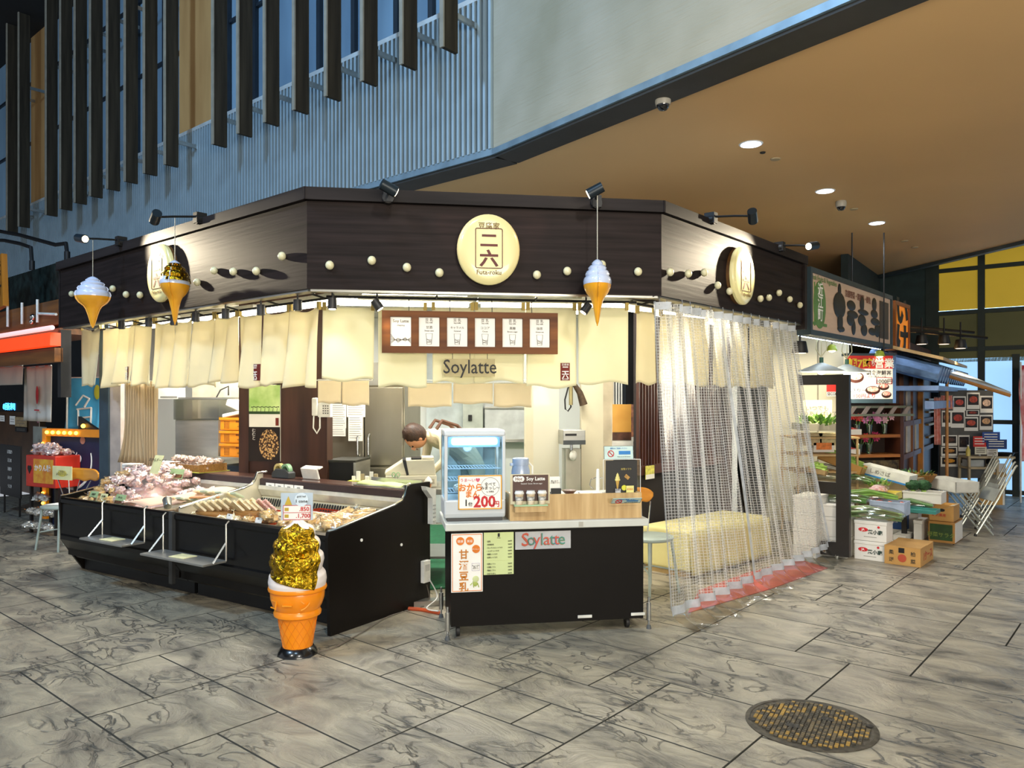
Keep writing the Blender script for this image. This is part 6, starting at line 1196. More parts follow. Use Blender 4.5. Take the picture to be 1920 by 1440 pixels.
blob(X_(1577), [(0, .56, .20, .25), (0, .85, .05, .12), (.02, .25, .09, .20), (.05, .12, .12, .06)]); blob(X_(1599), [(0, .62, .15, .10), (.05, .45, .19, .08), (-.02, .34, .13, .12), (.08, .2, .07, .15)]); blob(X_(1619), [(0, .72, .08, .16), (.05, .55, .2, .06), (0, .38, .15, .12), (.08, .2, .12, .13)]); blob(X_(1642), [(0, .78, .09, .14), (0, .58, .14, .09), (.04, .42, .18, .08), (-.08, .2, .15, .08), (.12, .24, .11, .14)])
Mb().box(X_(1652), X_(1668), .012, .02, H * .1, H * .9).build('brown_square', pm('dark_taupe', '4A4034', .6), t)
t, W_, H = bigboard(1681, 1705, 571, 585, 650, 655, 'orange lit shop signboard with black characters beyond the pale signboard', pm('orange_sign', 'E08A28', .5, 0, .05, 2, emis='E0801E', es=.5), pm('orange_frame', '8A4E1A', .5)); text('いけ', .42, ink, t, 0, .01, H * .5, vertical=True, wx=1.5, bold=.05)
# strip lights and small lamps under the signboard
for a, b_, lab in ((1500, 1580, 'bright strip light under the near end of the pale signboard'), (1585, 1650, 'bright strip light under the far end of the pale signboard')):
    xa, z = RP.hit(a, 634, .3); xb = RP.hit(b_, 640, .3)[0]; t = thing('strip_light', lab, 'strip light', RP.W((xa + xb) / 2, .3, 2.26), RP.a, 'strip lights at the greengrocer'); q = (xb - xa) / 2; Mb().box(-q, q, -.05, .05, .02, .06).build('housing', whitem, t); Mb().cyl((-q, 0, .0), (q, 0, 0), .02, n=10).build('tube', glow('cool_strip', 'CFE6FF', 9), t)
def pend(px, py, Y, r, lab, grp):
    p = at(px, py, Y); t = thing('pendant_lamp', lab, 'pendant lamp', p, 0, grp); Mb().lathe([(r, 0), (r * .96, .012), (.05, .09), (.03, .10), (.001, .10)], 28).build('shade', pm('shade_white', 'C8D0CC', .4), t); Mb().cyl((0, 0, .09), (0, 0, .16), .022, n=12).build('socket', pm('socket_green', '2A5A4A', .5), t); Mb().lathe([(.001, -.03), (.035, -.02), (.045, .01)], 16).build('bulb', glow('warm_bulb', 'FFE9B8', 30), t)
    Mb().tube([(0, 0, .16), (-.06, 0, .25), (-.05, 0, .34), (0, 0, .42), (.05, 0, .34), (.06, 0, .25), (0, 0, .17)], .006, 6).cyl((0, 0, .16), (0, 0, HC - p.z if HC - p.z < 1.2 else 1.0), .005, n=6).build('flex', pm('flex_cream', 'B9B08A', .6), t); light('pendant_bulb', 'POINT', p + Vector((0, 0, -.06)), None, 34, (1, .9, .7), .05); return t
pend(1540, 697, 8.6, .25, 'wide white pendant lamp hanging nearest the clear curtain', 'pendant lamps at the greengrocer'); pend(1588, 699, 9.05, .25, 'wide white pendant lamp hanging before the red banner sign', 'pendant lamps at the greengrocer')
for px, py, lab in ((1560, 653, 'small green-shaded spotlight between the two pendant lamps'), (1649, 664, 'small green-shaded spotlight in front of the red and white sign')):
    p = at(px, py, 9.3); t = thing('small_shade_lamp', lab, 'lamp', p, 0, 'green-shaded lamps'); Mb().lathe([(.06, -.03), (.062, -.02), (.045, .03), (.015, .05), (.001, .05)], 18).build('shade', pm('green_yellow_shade', '8A9A2E', .4), t); Mb().lathe([(.001, -.05), (.03, -.04), (.045, -.025)], 14).build('bulb', glow('warm_bulb', 'FFE9B8', 30), t); Mb().cyl((0, 0, .05), (0, 0, .35), .005, n=6).build('stem', black, t)
for k, (px, py) in enumerate(((1728, 637), (1770, 637), (1801, 645), (1500, 651))):
    p = at(px, py, 10.5 if k < 3 else 7.9); t = thing('black_spotlight', ['black spotlight nearest the orange signboard', 'middle black spotlight right of the orange signboard', 'black spotlight farthest right before the blue glass, tilted', 'small black spotlight at the edge of the farther clear curtain'][k], 'spotlight', p, rad(20), 'spotlights beyond the canopy'); Mb().lathe([(.075, -.06), (.08, -.05), (.06, .06), (.001, .07)], 20).build('lamp_housing', black, t); Mb().lathe([(.06, -.062), (.001, -.064)], 20).build('lens', glow('soft_lens', 'FFE6C8', 4), t); Mb().cyl((0, 0, .06), (0, 0, .3), .01, n=8).build('stem', black, t)
    if k < 3: light('far_spot_beam', 'SPOT', p + Vector((0, 0, -.09)), p + Vector((-.5 + .5 * k, 1.2, -1.7)), 45, (1, .8, .55), .04, spot=85, blend=.8)
t = thing('lamp_bar', 'black horizontal bar carrying the spotlights beyond the orange signboard', 'lamp bar', at(1700, 620, 10.5), 0); Mb().cyl((0, 0, 0), (1.1, 0, -.1), .02, n=8).build('bar', black, t); Mb().cyl((0, .3, .1), (1.1, .3, -.0), .02, n=8).build('bar', black, t)
# dark frame standing in front
VP = Plane((3.26, 7.56), -40.6); xa, xb = VP.hit(1497, 700)[0], VP.hit(1592, 700)[0]; zt = VP.hit(1585, 702)[1]; zl = VP.hit(1585, 906)[1]
t = thing('dark_stall_frame', 'tall dark brown frame with a wide post at the edge of the vegetable stall', 'frame', VP.W(xb, 0, 0), VP.a); L_ = xa - xb; dfr = pm('frame_near_black', '17120E', .5)
Mb().box(-.125, 0, 0, .06, .03, zt).build('post', dfr, t); Mb().box(L_, -.125, .005, .055, zt - .10, zt).build('top_rail', dfr, t); Mb().box(L_ * .68, -.125, .005, .055, zl - .12, zl).build('middle_rail', dfr, t); Mb().box(L_ * .56, -.125, .005, .055, .03, .16).build('bottom_rail', dfr, t); Mb().cyl((-.12, .02, 0), (-.12, .02, .04), .02, n=12).build('foot', steel, t)
# backdrop of the greengrocer
GB = IP(10.0, 0); struct(Mb().box(GB.hit(1440, 700)[0], GB.hit(1592, 700)[0], 0, .1, 0, 2.55), 'wall_greengrocer', pm('beige_partition', 'C2BBA2', .7, 0, .05, 1), (0, 10.0, 0)); struct(Mb().box(GB.hit(1532, 700)[0], GB.hit(1532, 700)[0] + .02, -.004, 0, 0, 3), 'trim_10', pm('seam', '8A8470', .7), (0, 10.0, 0))
t, w_, H = board(GB, 1550, 719, 1572, 743, 'security_sticker', 'red and white square security company sign on the beige partition', 'sign', paper, -.02, .01); Mb().box(-w_ / 2, w_ / 2, -.002, 0, H * .35, H).build('red_field', pm('sign_red', 'D62A20', .5), t); text('SECOM', .055, ink, t, 0, -.002, H * .17, bold=.02, wx=.75)
t, w_, H = board(IP(9.2), 1505, 750, 1560, 799, 'handwritten_board', 'cream board with thin handwriting above the ferns', 'board', pm('cream_board', 'D9CFAC', .6), 0, .02); text('いつでも\nこのあんばいで', .07, grey, t, 0, -.002, H * .6)
lf = [pm('leaf_a', '5E8F3C', .5, 0, .3, 20), pm('leaf_b', '2E5A2A', .5, 0, .3, 20), pm('leaf_c', '9ABF5A', .5, 0, .2, 20)]
def leaves(p, n, r, lab, name='herb_tray', m=0, h_=.1, grp=None, base=None, up=.6, L=.09, cat='greens'):
    t = thing(name, lab, cat, p, 0, grp); mb = Mb(); q = random.Random(int(p[0] * 977))
    for i in range(n):
        a = q.uniform(0, 2 * PI); rd = r * math.sqrt(q.random()); x, y = rd * math.cos(a), rd * math.sin(a); d = Vector((math.cos(a) * q.uniform(.2, 1), math.sin(a) * q.uniform(.2, 1), up * q.uniform(.3, 1.4))).normalized(); s_ = d.cross(Vector((0, 0, 1))).normalized() * L * .22; b_ = Vector((x, y, h_ * q.uniform(.2, .9))); mb.mat(q.choice((0, 0, 1)))
        mb.add([b_, b_ + d * L * .5 + s_ + Vector((0, 0, .006)), b_ + d * L, b_ + d * L * .5 - s_ - Vector((0, 0, .004))], [(0, 1, 2, 3)])
    mb.build('leaves', [lf[m], lf[2]], t)
    if base: Mb().box(-r * 1.1, r * 1.1, -r * .9, r * .9, -.02, h_ * .5).build('tray', base, t, bev=.004)
    return t
leaves(at(1535, 803, 8.9), 160, .22, 'tray of feathery bright green ferns below the cream handwritten board', base=pm('tray_grey', 'B8B29C', .5), h_=.12)
t = thing('back_rack', 'light wooden rack with boxes and jars under the ferns', 'rack', at(1535, 860, 9.1) * 1, 0); t.location.z = 0; zz = at(1535, 815, 9.0).z; mb = Mb()
for k, z in enumerate((.75, zz - .22, zz - .02)): Mb().box(-.36, .36, -.28, .28, z - .02, z).build('shelf', pm('rack_wood', 'BFA070', .6), t)
for a in (-.35, .33): 
    for b_ in (-.27, .25): Mb().box(a, a + .02, b_, b_ + .02, 0, zz - .02).build('leg', pm('rack_wood', 'BFA070', .6), t)
# ------- boxes
foam = pm('foam_box_white', 'DEDCD6', .6, 0, .02, 3); card = pm('cardboard', 'B98D4E', .75, 0, .06, 4); cardk = pm('cardboard_dark', 'A87A3E', .75, 0, .06, 4); ba = rad(-40.6); ux = Vector((math.cos(ba), math.sin(ba), 0)); uy = Vector((-math.sin(ba), math.cos(ba), 0))
def solve(p, d, px): r = (px - CX) / F; return (r * p.y - p.x) / (d.x - r * d.y)
def carton(px0, py0, px1, px2, pyt, z, lab, name, m, cat='box', group=None, lid=True, open_=False, marks=None, depth=None, frm=None):
    p = frm or gnd(px0, py0, z); w_ = solve(p, ux, px1); pr = p + ux * w_; d = depth or solve(pr, uy, px2); zt = EYE + (HY - pyt) / F * p.y; h = zt - (frm.z if frm else z)
    t = thing(name, lab, cat, p, ba, group)
    if open_:
        q = .012; Mb().box(0, w_, 0, q, .0, h).box(0, w_, d - q, d, 0, h).box(0, q, q, d - q, 0, h).box(w_ - q, w_, q, d - q, 0, h).box(q, w_ - q, q, d - q, 0, q).build('box_body', m, t)
    else: Mb().box(0, w_, 0, d, 0, h * (.82 if lid else 1)).build('box_body', m, t, bev=.004)
    if lid and not open_: Mb().box(-.004, w_ + .004, -.004, d + .004, h * .82, h).build('lid', m, t, bev=.006)
    return t, w_, d, h, p
foams = 'white foam fish boxes by the vegetable stall'
def logo(t, w_, h):
    Mb().at(w_ * .28, 0, h * .55, rx=rad(90)).lathe([(.045, -.0), (.045, .003), (.001, .0035)], 20, sy=.45).build('red_logo', redink, t); text('JA', .03, whiteink, t, w_ * .28, -.005, h * .55, bold=.02); text('葱小鹿', .045, pm('green_black_ink', '1E3A34', .6), t, w_ * .66, -.003, h * .48, bold=.03); Mb().at(w_ * .76, 0, h * .72, rx=rad(90)).lathe([(.012, 0), (.012, .003), (.001, .0032)], 12).build('small_red_mark', redink, t); Mb().box(w_ * .3, w_ * .7, -.002, 0, h * .2, h * .22).build('grey_rule', grey, t)
t, w1, d1, h1, p1 = carton(1602, 1047, 1661, 1674, 1012, 0, 'lower white foam box with a red oval logo beside the black post', 'foam_box', foam, group=foams); logo(t, w1, h1)
t, w2, d2, h2, p2 = carton(1602, 1047, 1662, 1674, 974, h1 + .003, 'upper white foam box with a red oval logo under the leeks', 'foam_box', foam, group=foams, frm=p1 + Vector((0, 0, h1 + .003))); logo(t, w2, h2)
ztop2 = h1 + h2 + .006
pz = gnd(1530, 1042); acc = 0
for k, (yt, lab) in enumerate(((1004, 'bottom foam box of the stack partly behind the black post'), (967, 'middle foam box of the stack partly behind the black post'), (944, 'top shallow foam box of the stack partly behind the black post'))):
    t, w3, d3, h3, _ = carton(1530, 1042, 1588, 1601, yt, acc, lab, 'foam_box', foam, group=foams, frm=pz + Vector((0, 0, acc)) + uy * .05); acc += h3 + .002
acc2 = 0; pz2 = gnd(1462, 1052) + uy * .35
for k, lab in enumerate(('bottom foam box seen through the farther clear curtain', 'second foam box up seen through the farther clear curtain', 'third foam box up seen through the farther clear curtain', 'top foam box seen through the farther clear curtain')):
    t, w3, d3, h3, _ = carton(1462, 1052, 1530, 1545, 1052 - 31 * (k + 1), acc2, lab, 'foam_box', foam, group=foams, frm=pz2 + Vector((0, 0, acc2)), depth=.4); acc2 += h3 + .002
t, w4, d4, h4, p4 = carton(1658, 1056, 1726, 1750, 1022, 0, 'closed brown cardboard box with a red round mark standing in front on the floor', 'cardboard_box', card, lid=False)
Mb().box(w4 * .40, w4 * .56, -.003, 0, h4 * .68, h4 * .95).build('dark_label', black, t); Mb().at(w4 * .5, 0, h4 * .40, rx=rad(90)).lathe([(.03, .0), (.038, .002), (.030, .003), (.001, .003)], 20).build('red_emblem', pm('faded_red', 'B04A30', .7), t)
for a, b_, ch in ((.2, .7, '柔'), (.8, .7, '柏'), (.2, .3, '洋'), (.8, .3, '菜')): text(ch, .045, pm('faded_black', '3E3424', .7), t, w4 * a, -.002, h4 * b_, bold=.02)
o = text('1ケース', .10, pm('faded_red', 'B04A30', .7), t, 0, 0, 0, bold=.02); o.rotation_euler = (0, 0, PI / 2); o.location = (w4 + .002, d4 * .55, h4 * .55)
Mb().box(.0, w4, .0, d4 * .49, h4, h4 + .004).build('flap', card, t); Mb().at(0, d4, h4, rx=rad(4)).box(0, w4, -d4 * .50, 0, 0, .004).build('flap', card, t)
t, w5, d5, h5, p5 = carton(1741, 1015, 1790, 1805, 976, 0, 'cardboard box with a dark green printed panel below the open carton', 'cardboard_box', cardk, lid=False); Mb().box(w5 * .05, w5 * .92, -.003, 0, h5 * .12, h5 * .88).build('green_print', pm('deep_green_print', '27451E', .6, 0, .2, 12), t); text('野菜サラダ', .055, pm('olive_text', '7A8A3A', .6), t, w5 * .48, -.005, h5 * .4); Mb().box(w5, w5 + .003, .02, d5 - .02, .01, h5 - .01).build('white_side', foam, t)
t, w6, d6, h6, _ = carton(1745, 976, 1788, 1799, 946, 0, 'open brown carton with a raised flap on top of the green printed box', 'cardboard_box', card, lid=False, open_=True, frm=p5 + Vector((.02, .02, h5 + .004))); Mb().at(0, 0, h6, rx=rad(-14)).box(0, w6, -.002, .16, 0, .004).build('flap', card, t); Mb().at(w6, 0, h6, ry=rad(-20)).box(-.15, 0, 0, d6, 0, .004).build('flap', pm('flap_pale', 'D8C8A8', .7), t); Mb().at(w6 * .5, 0, h6 * .7, rx=rad(90)).lathe([(.035, 0), (.035, .002), (.001, .002)], 16, sy=.5).build('hand_hole', black, t); text('野沢農産', .035, pm('faded_red', 'B04A30', .7), t, w6 * .4, -.002, h6 * .4, bold=.02)
# boxes behind, between
for a in ((1674, 1012, 1698, 1712, 1002, 0, 'foam box on the floor behind the brown cardboard box', foam), (1713, 1012, 1728, 1740, 975, 0, 'foam box on the floor left of the green printed carton', foam)):
    carton(a[0], a[1], a[2], a[3], a[4], a[5], a[6], 'foam_box', a[7], group=foams)
bx_ = gnd(1676, 1006); t, w7, d7, h7, p7_ = carton(1676, 1006, 1700, 1712, 990, 0, 'foam box supporting the dark blue box', 'foam_box', foam, group=foams, frm=bx_ + Vector((0, .25, 0))); t, w8, d8, h8, _ = carton(1676, 990, 1699, 1708, 962, 0, 'dark blue carton under the pale blue tray', 'blue_carton', pm('navy_carton', '28508A', .6, 0, .1, 8), lid=False, frm=p7_ + Vector((0, 0, h7 + .002))); text('BLUE', .03, whiteink, t, w8 * .5, -.002, h8 * .5)
t, w9, d9, h9, p9 = carton(1699, 1000, 1722, 1734, 960, 0, 'tall open white foam box right of the blue carton', 'foam_box', foam, group=foams, open_=True, frm=gnd(1699, 1004) + Vector((0, .2, 0)))
carton(1727, 1000, 1742, 1748, 962, 0, 'thin brown cardboard carton standing on end by the foam box', 'cardboard_box', cardk, lid=False, frm=gnd(1727, 1004) + Vector((0, .25, 0)))
# display table with produce
q0 = gnd(1545, 1010); TP = Plane((q0.x, q0.y), -40.6); TPo = q0 + uy * .55
t = thing('produce_table', 'low table stepping up behind the foam boxes and carrying vegetables', 'table', TPo, ba); tw_ = solve(TPo, ux, 1700)
Mb().box(-.55, tw_, 0, .5, .46, .50).build('table_top', pm('table_board', '8A7A5A', .6), t); Mb().box(-.55, tw_, .5, 1.05, .60, .64).build('upper_top', pm('table_board', '8A7A5A', .6), t); [Mb().box(a, a + .05, b_, b_ + .05, 0, .46).build('leg', dfr, t) for a in (-.53, tw_ - .06) for b_ in (.02, 1.0)]; Mb().box(-.55, tw_, .48, .5, .2, .60).build('apron_board', pm('table_board', '8A7A5A', .6), t)
def on(px, py, Y): return at(px, py, Y)
leek = pm('leek_green', '2E4A2A', .45, 0, .4, 3, 0, (1, 8, 8), col2='8FA86A'); filmw = glassy('clear_wrap', 'F6FAFA', .3, .12)
def bundle(p, n, L, lab, rz, name='leek_bundle', m=None, r=.016, spread=.12, grp='bundles of green vegetables in clear film', film_=True):
    t = thing(name, lab, 'vegetables', p, rz, grp); q = random.Random(int(p.x * 3331))
    v0 = None
    for i in range(n):
        y = (q.random() - .5) * spread * 2; z = r + q.random() * spread * .7; k = q.uniform(-.03, .03); Mb().tube([(-L / 2, y, z), (-L * .1, y * .9, z + .02), (L / 2, y * 1.1 + k, z * .7)], [r * .7, r, r * .5], 7).build('stalk', m or leek, t)
    if film_: Mb().sph((0, 0, spread * .42), 1, 20, L * .56, spread * 1.2, spread * .62, .12, 5).build('clear_wrap', filmw, t)
    return t
bundle(p2 + ux * (w2 / 2) + uy * (d2 * .45) + Vector((0, 0, h2 + .006)), 16, .52, 'pile of dark green leeks in clear film on the upper logo foam box', ba + .15, spread=.13)
bundle(on(1635, 938, 8.1), 12, .45, 'bright green stalks in film just left above the pile of leeks', ba + .5, m=pm('spring_green', '6F9A3E', .5, 0, .3, 4), spread=.10)
bundle(pz + ux * .15 + uy * .3 + Vector((0, 0, acc + .0)), 10, .5, 'leafy green bunch on the foam stack behind the black post', ba + .1, m=pm('mid_green', '4E7A34', .5, 0, .3, 4), spread=.10)
bundle(on(1714, 952, 8.5), 10, .36, 'pale green cucumbers in film on the teal tray', ba + .2, 'cucumber_tray', m=pm('cucumber', '5E7F4E', .4, 0, .3, 5), spread=.09)
bundle(on(1540, 897, 8.9), 9, .34, 'bagged burdock and greens behind the farther clear curtain edge', ba + .3, m=pm('pale_root', 'B9B79A', .5, 0, .3, 5), spread=.09); bundle(on(1556, 882, 9.2), 9, .34, 'silvery bagged vegetables behind the dark rail', ba - .2, m=pm('silver_bag', 'C9CCC4', .3, 0, .3, 9, coat=.5), spread=.08)
bundle(on(1612, 905, 8.8), 8, .3, 'small bagged cucumbers just right of the black post', ba, m=pm('cucumber', '5E7F4E', .4, 0, .3, 5), spread=.09)
def tray(px, py, z, w_, d_, h_, lab, m, name='vegetable_tray', cat='tray', group=None, fill=None, n=9, r=.035, frz=0):
    p = on(px, py, z); t = thing(name, lab, cat, p, ba + frz, group); q = .008
    Mb().box(0, w_, 0, d_, 0, q).box(0, w_, 0, q, q, h_).box(0, w_, d_ - q, d_, q, h_).box(0, q, q, d_ - q, q, h_).box(w_ - q, w_, q, d_ - q, q, h_).build('tray_body', m, t); Mb().box(-.006, w_ + .006, -.008, .0, h_ - .015, h_).build('rim', m, t)
    if fill:
        fn_, fm, lb, ct = fill; f0 = None; rr_ = random.Random(int(px))
        for i in range(n):
            wp = p + ux * (w_ * (.15 + .7 * ((i % 3) / 2))) + uy * (d_ * (.15 + .7 * ((i // 3) % 3) / 2)) + Vector((0, 0, h_ * .6 + .03 * (i // 9)))
            if f0 is None: f0 = thing(fn_, lb, ct, wp, 0, lb.split(' in ')[0] + ' group'); Mb().sph((0, 0, r * .6), r, 12, 1, 1, .85, .12, 4).build('flesh', fm, f0); Mb().cyl((0, 0, r * 1.3), (0, 0, r * 1.6), r * .12, n=6).build('stalk_end', lf[1], f0)
            else: dup(f0, wp, rr_.uniform(0, 6))
    return t
brocc = pm('broccoli_green', '1F4A24', .8, 0, .4, 60, 1.0); red_ = pm('tomato_red', 'C4352A', .35)
tray(1630, 963, 7.95, .33, .24, .14, 'pale blue plastic tray with red and white vegetables above the leeks', pm('pale_blue_tray', 'A9B8D0', .4), fill=('red_pepper', pm('orange_red_veg', 'D45A3C', .4), 'small orange red vegetable in the pale blue tray', 'vegetable'), n=7)
tray(1696, 960, 8.3, .30, .22, .04, 'teal tray beneath the filmed cucumbers', pm('teal_tray', '3E8A84', .4)); tray(1613, 932, 8.5, .36, .26, .07, 'yellow plastic basket with green leaves above the blue tray', pm('yellow_basket', 'D8C860', .5)); leaves(on(1645, 918, 8.7), 60, .14, 'green leaves spilling from the yellow plastic basket', 'salad_leaves', m=0, L=.07)
tray(1693, 940, 8.6, .38, .26, .12, 'open white foam tray holding the two broccoli heads', foam, 'foam_tray')
for k, (px, lab) in enumerate(((1712, 'broccoli head nearer the yellow basket'), (1732, 'broccoli head nearer the white box'))): t = thing('broccoli', lab, 'broccoli', on(px, 918, 8.6), 0, 'broccoli heads on the foam tray'); Mb().sph((0, 0, .05), .07, 20, 1.1, 1, .8, .25, 8, k).build('florets', brocc, t); Mb().cyl((0, 0, -.04), (0, 0, .03), .025, n=10).build('stem', lf[2], t)
for px, py, z, lab in ((1650, 945, 8.25, 'bagged red radishes beside the pale blue tray'), (1662, 930, 8.5, 'bagged pink vegetables behind the pale blue tray')): t = thing('radish_bag', lab, 'bag', on(px - 15, py - 5, z), 0, 'bagged pink vegetables'); Mb().sph((0, 0, .04), .08, 14, 1.2, .8, .6, .4, 5).build('contents', pm('radish_pink', 'D88A92', .4, 0, .4, 30, col2='F0E4E0'), t); Mb().sph((0, 0, .045), .095, 14, 1.2, .8, .65, .4, 4).build('wrapper', film2, t)
def longbox(px0, py0, px1, py1, Y0, Y1, h_, d_, lab, m, name='long_carton', fill=None):
    a = at(px0, py0, Y0); b_ = at(px1, py1, Y1); L = (b_ - a).length; t = thing(name, lab, 'box', a, 0); dx = (b_ - a).normalized(); yv = Vector((0, 0, 1)).cross(dx).normalized(); zv = dx.cross(yv); M = Matrix((dx, yv, zv)).transposed(); t.rotation_euler = M.to_euler()
    Mb().box(0, L, 0, d_, 0, .01).box(0, L, 0, .01, 0, h_).box(0, L, d_ - .01, d_, 0, h_).box(0, .01, 0, d_, 0, h_).box(L - .01, L, 0, d_, 0, h_).build('box_body', m, t)
    if fill: Mb().sph((L * .5, d_ / 2, h_), 1, 24, L * .47, d_ * .45, .06, .5, 8).build('contents', fill, t)
    return t, L
t, L_ = longbox(1612, 888, 1703, 912, 9.0, 8.6, .12, .22, 'long white carton with a blue stripe leaning down above the trays', pm('white_carton', 'D9DAD4', .6), fill=None); Mb().box(0, L_, -.002, 0, .0, .02).build('blue_stripe', blue_i, t); text('しめさば', .06, grey, t, L_ * .4, -.003, .075)
longbox(1532, 860, 1612, 892, 9.1, 8.8, .10, .2, 'long brown carton of green beans leaning behind the black post', card, fill=lf[2])
longbox(1730, 912, 1792, 925, 9.6, 9.0, .13, .3, 'slanting white box beside the broccoli', pm('white_carton', 'D9DAD4', .6)); longbox(1512, 885, 1548, 893, 8.7, 8.6, .06, .2, 'shallow wooden tray of greens at the edge of the clear curtain', pm('rack_wood', 'BFA070', .6), fill=lf[2])
t = thing('wicker_cabbage_basket', 'brown wicker basket of dark leafy greens before the brown doors', 'basket', on(1715, 908, 9.5), 0); Mb().lathe([(.16, 0), (.24, .12), (.25, .13), (.22, .13), (.14, .01), (.001, .01)], 24).build('basket_body', bsk, t); leaves(on(1715, 902, 9.5), 90, .2, 'dark curly leaves heaped in the brown wicker basket', 'kale_heap', m=1, L=.06, h_=.12)
for px, py, Y, lab, m in ((1545, 838, 9.0, 'white and orange printed carton on the back rack', 'E8853C'), (1523, 825, 9.0, 'pale wood crate on the rack under the ferns', 'C2B08A'), (1555, 825, 9.0, 'cream carton at the end of the back rack', 'C9BC8E')):
    p = at(px, py + 10, Y); t = thing('small_carton', lab, 'box', p, 0, 'cartons on the back rack'); Mb().box(-.12, .12, 0, .2, 0, .14).build('box_body', foam if 'orange' in lab else pm('crt_' + m, m, .6), t); Mb().box(-.09, .09, -.002, 0, .03, .11).build('printed_panel', pm('pr_' + m, m, .6, 0, .2, 20), t)
# flower shelf with lattice
FS = Plane(tuple(at(1590, 800, 9.9))[:2], 12)
def fx(px): return FS.hit(px, 800)[0]
x0, x1 = fx(1588), fx(1688); t = thing('flower_shelf', 'wooden shelf unit with flowers in glasses beyond the black post', 'shelf', FS.W(0, 0, 0), FS.a); fw = wood('orange_shelf_wood', 'C07A38', '8A5020', .5, 1.5, 'X')
zA, zB = FS.hit(1640, 815)[1], FS.hit(1640, 852)[1]
for z in (zA, zB): Mb().box(x0, x1, 0, .3, z - .04, z).build('shelf_board', fw, t)
Mb().box(x0 - .03, x0, 0, .3, 0, zA + .4).build('side_post', brl, t); Mb().box(x1, x1 + .05, 0, .3, 0, zA + .4).build('side_post', brl, t); Mb().box(x0, x1, .3, .32, .6, zA + .4).build('back_board', pm('dark_shelf_back', '2A1C16', .7), t); Mb().box(x0, x1, .02, .04, zB - .45, zB - .08).build('lower_panel', pm('ornate_panel', '6A5A3A', .6, 0, .6, 25, col2='221A12'), t)
zt1, zt0 = FS.hit(1640, 762)[1], FS.hit(1640, 777)[1]; gr2 = pm('grey_green_rack', '7E8574', .5); t = thing('tilted_rack', 'grey tilted lattice rack above the flower shelf', 'rack', FS.W(0, -.1, 0), FS.a); Mb().box(x0 - .05, x1 + .1, 0, .02, zt1 - .02, zt1 + .01).build('top_bar', gr2, t); Mb().box(x0 - .12, x1 + .08, -.06, -.04, zt0 - .02, zt0 + .01).build('bottom_bar', gr2, t)
for k in range(5): x = x0 + (x1 - x0) * k / 4; Mb().prism([(x, zt1), (x + .06, zt1), (x - .02, zt0), (x - .08, zt0)], -.03, -.01).build('slat', pm('slat_pink', 'A89A94', .5), t)
for k, (px, z, pc, lab) in enumerate(((1617, zA, 'D83A34', 'glass of red roses at the left of the upper flower shelf'), (1641, zA, 'D884B8', 'glass of pink lilies in the middle of the upper flower shelf'), (1670, zA, 'E8B8C8', 'glass of pale pink flowers at the right of the upper flower shelf'), (1622, zB, 'C42A44', 'glass of red flowers on the lower flower shelf'), (1641, zB, 'A82A5A', 'glass of crimson flowers on the lower flower shelf'))):
    p = FS.W(fx(px), .12, z); t = thing('flower_glass', lab, 'flowers', p, 0, 'glasses of cut flowers'); Mb().lathe([(.035, 0), (.045, .13), (.042, .13), (.033, .006), (.001, .006)], 16).build('glass', glassy('vase_glass', 'C8DCD0', .25, .08), t); mb = Mb(); q = random.Random(k)
    for i in range(6): mb.tube([(0, 0, .02), (q.uniform(-.09, .09), q.uniform(-.05, .05), .22)], .004, 5)
    mb.build('stems', lf[0], t); mb = Mb(); pm_ = pm('petal_' + pc, pc, .5)
    for i in range(5):
        c_ = Vector((q.uniform(-.11, .11), q.uniform(-.06, .04), .2 + q.uniform(-.02, .06)))
        for j in range(6): a = j / 6 * 2 * PI; d = Vector((math.cos(a), -.4, math.sin(a))).normalized() * .055; s_ = Vector((-math.sin(a), 0, math.cos(a))) * .014; mb.add([c_, c_ + d * .6 + s_, c_ + d, c_ + d * .6 - s_], [(0, 1, 2, 3)])
    mb.build('petals', pm_, t)
for px, z, lab, m in ((1603, zA, 'white tray of small red fruit on the upper flower shelf', foam), (1600, zB, 'open white carton on the lower flower shelf', foam)): p = FS.W(fx(px), .08, z); t = thing('shelf_tray', lab, 'tray', p, FS.a, 'trays on the flower shelf'); Mb().box(-.12, .12, -.05, .12, 0, .07).build('tray_body', m, t); Mb().sph((0, .03, .07), .1, 14, 1.1, .7, .25, .4, 8).build('contents', pm('red_mix', 'C8524A', .5, 0, .4, 40), t)
# red and white breakfast sign
RS = IP(9.3); t, w_, H = board(RS, 1588, 667, 1674, 748, 'breakfast_sign', 'red and white hanging sign with yellow 朝7時 lettering and seafood bowl photos', 'sign', pm('sign_cream', 'E9E4DA', .5, 0, .02, 2, emis='E9E4DA', es=.06), 0, .10); Mb().box(-w_ / 2, w_ / 2, -.002, 0, H * .70, H).build('red_band', pm('sign_red', 'D62A20', .5), t); Mb().box(-w_ / 2 - .01, w_ / 2 + .035, -.001, .13, H, H + .03).build('dark_frame', navyf, t); Mb().box(w_ / 2, w_ / 2 + .04, 0, .13, -.05, H).build('blue_side', pm('slate_blue', '4E6FA0', .5), t); Mb().box(-w_ / 2 - .01, w_ / 2, 0, .12, -.05, 0).build('dark_frame', navyf, t); [Mb().cyl((x, .05, H), (x, .05, 3.6 - t.location.z), .008, n=6).build('hanger', black, t) for x in (-w_ * .35, w_ * .35)]
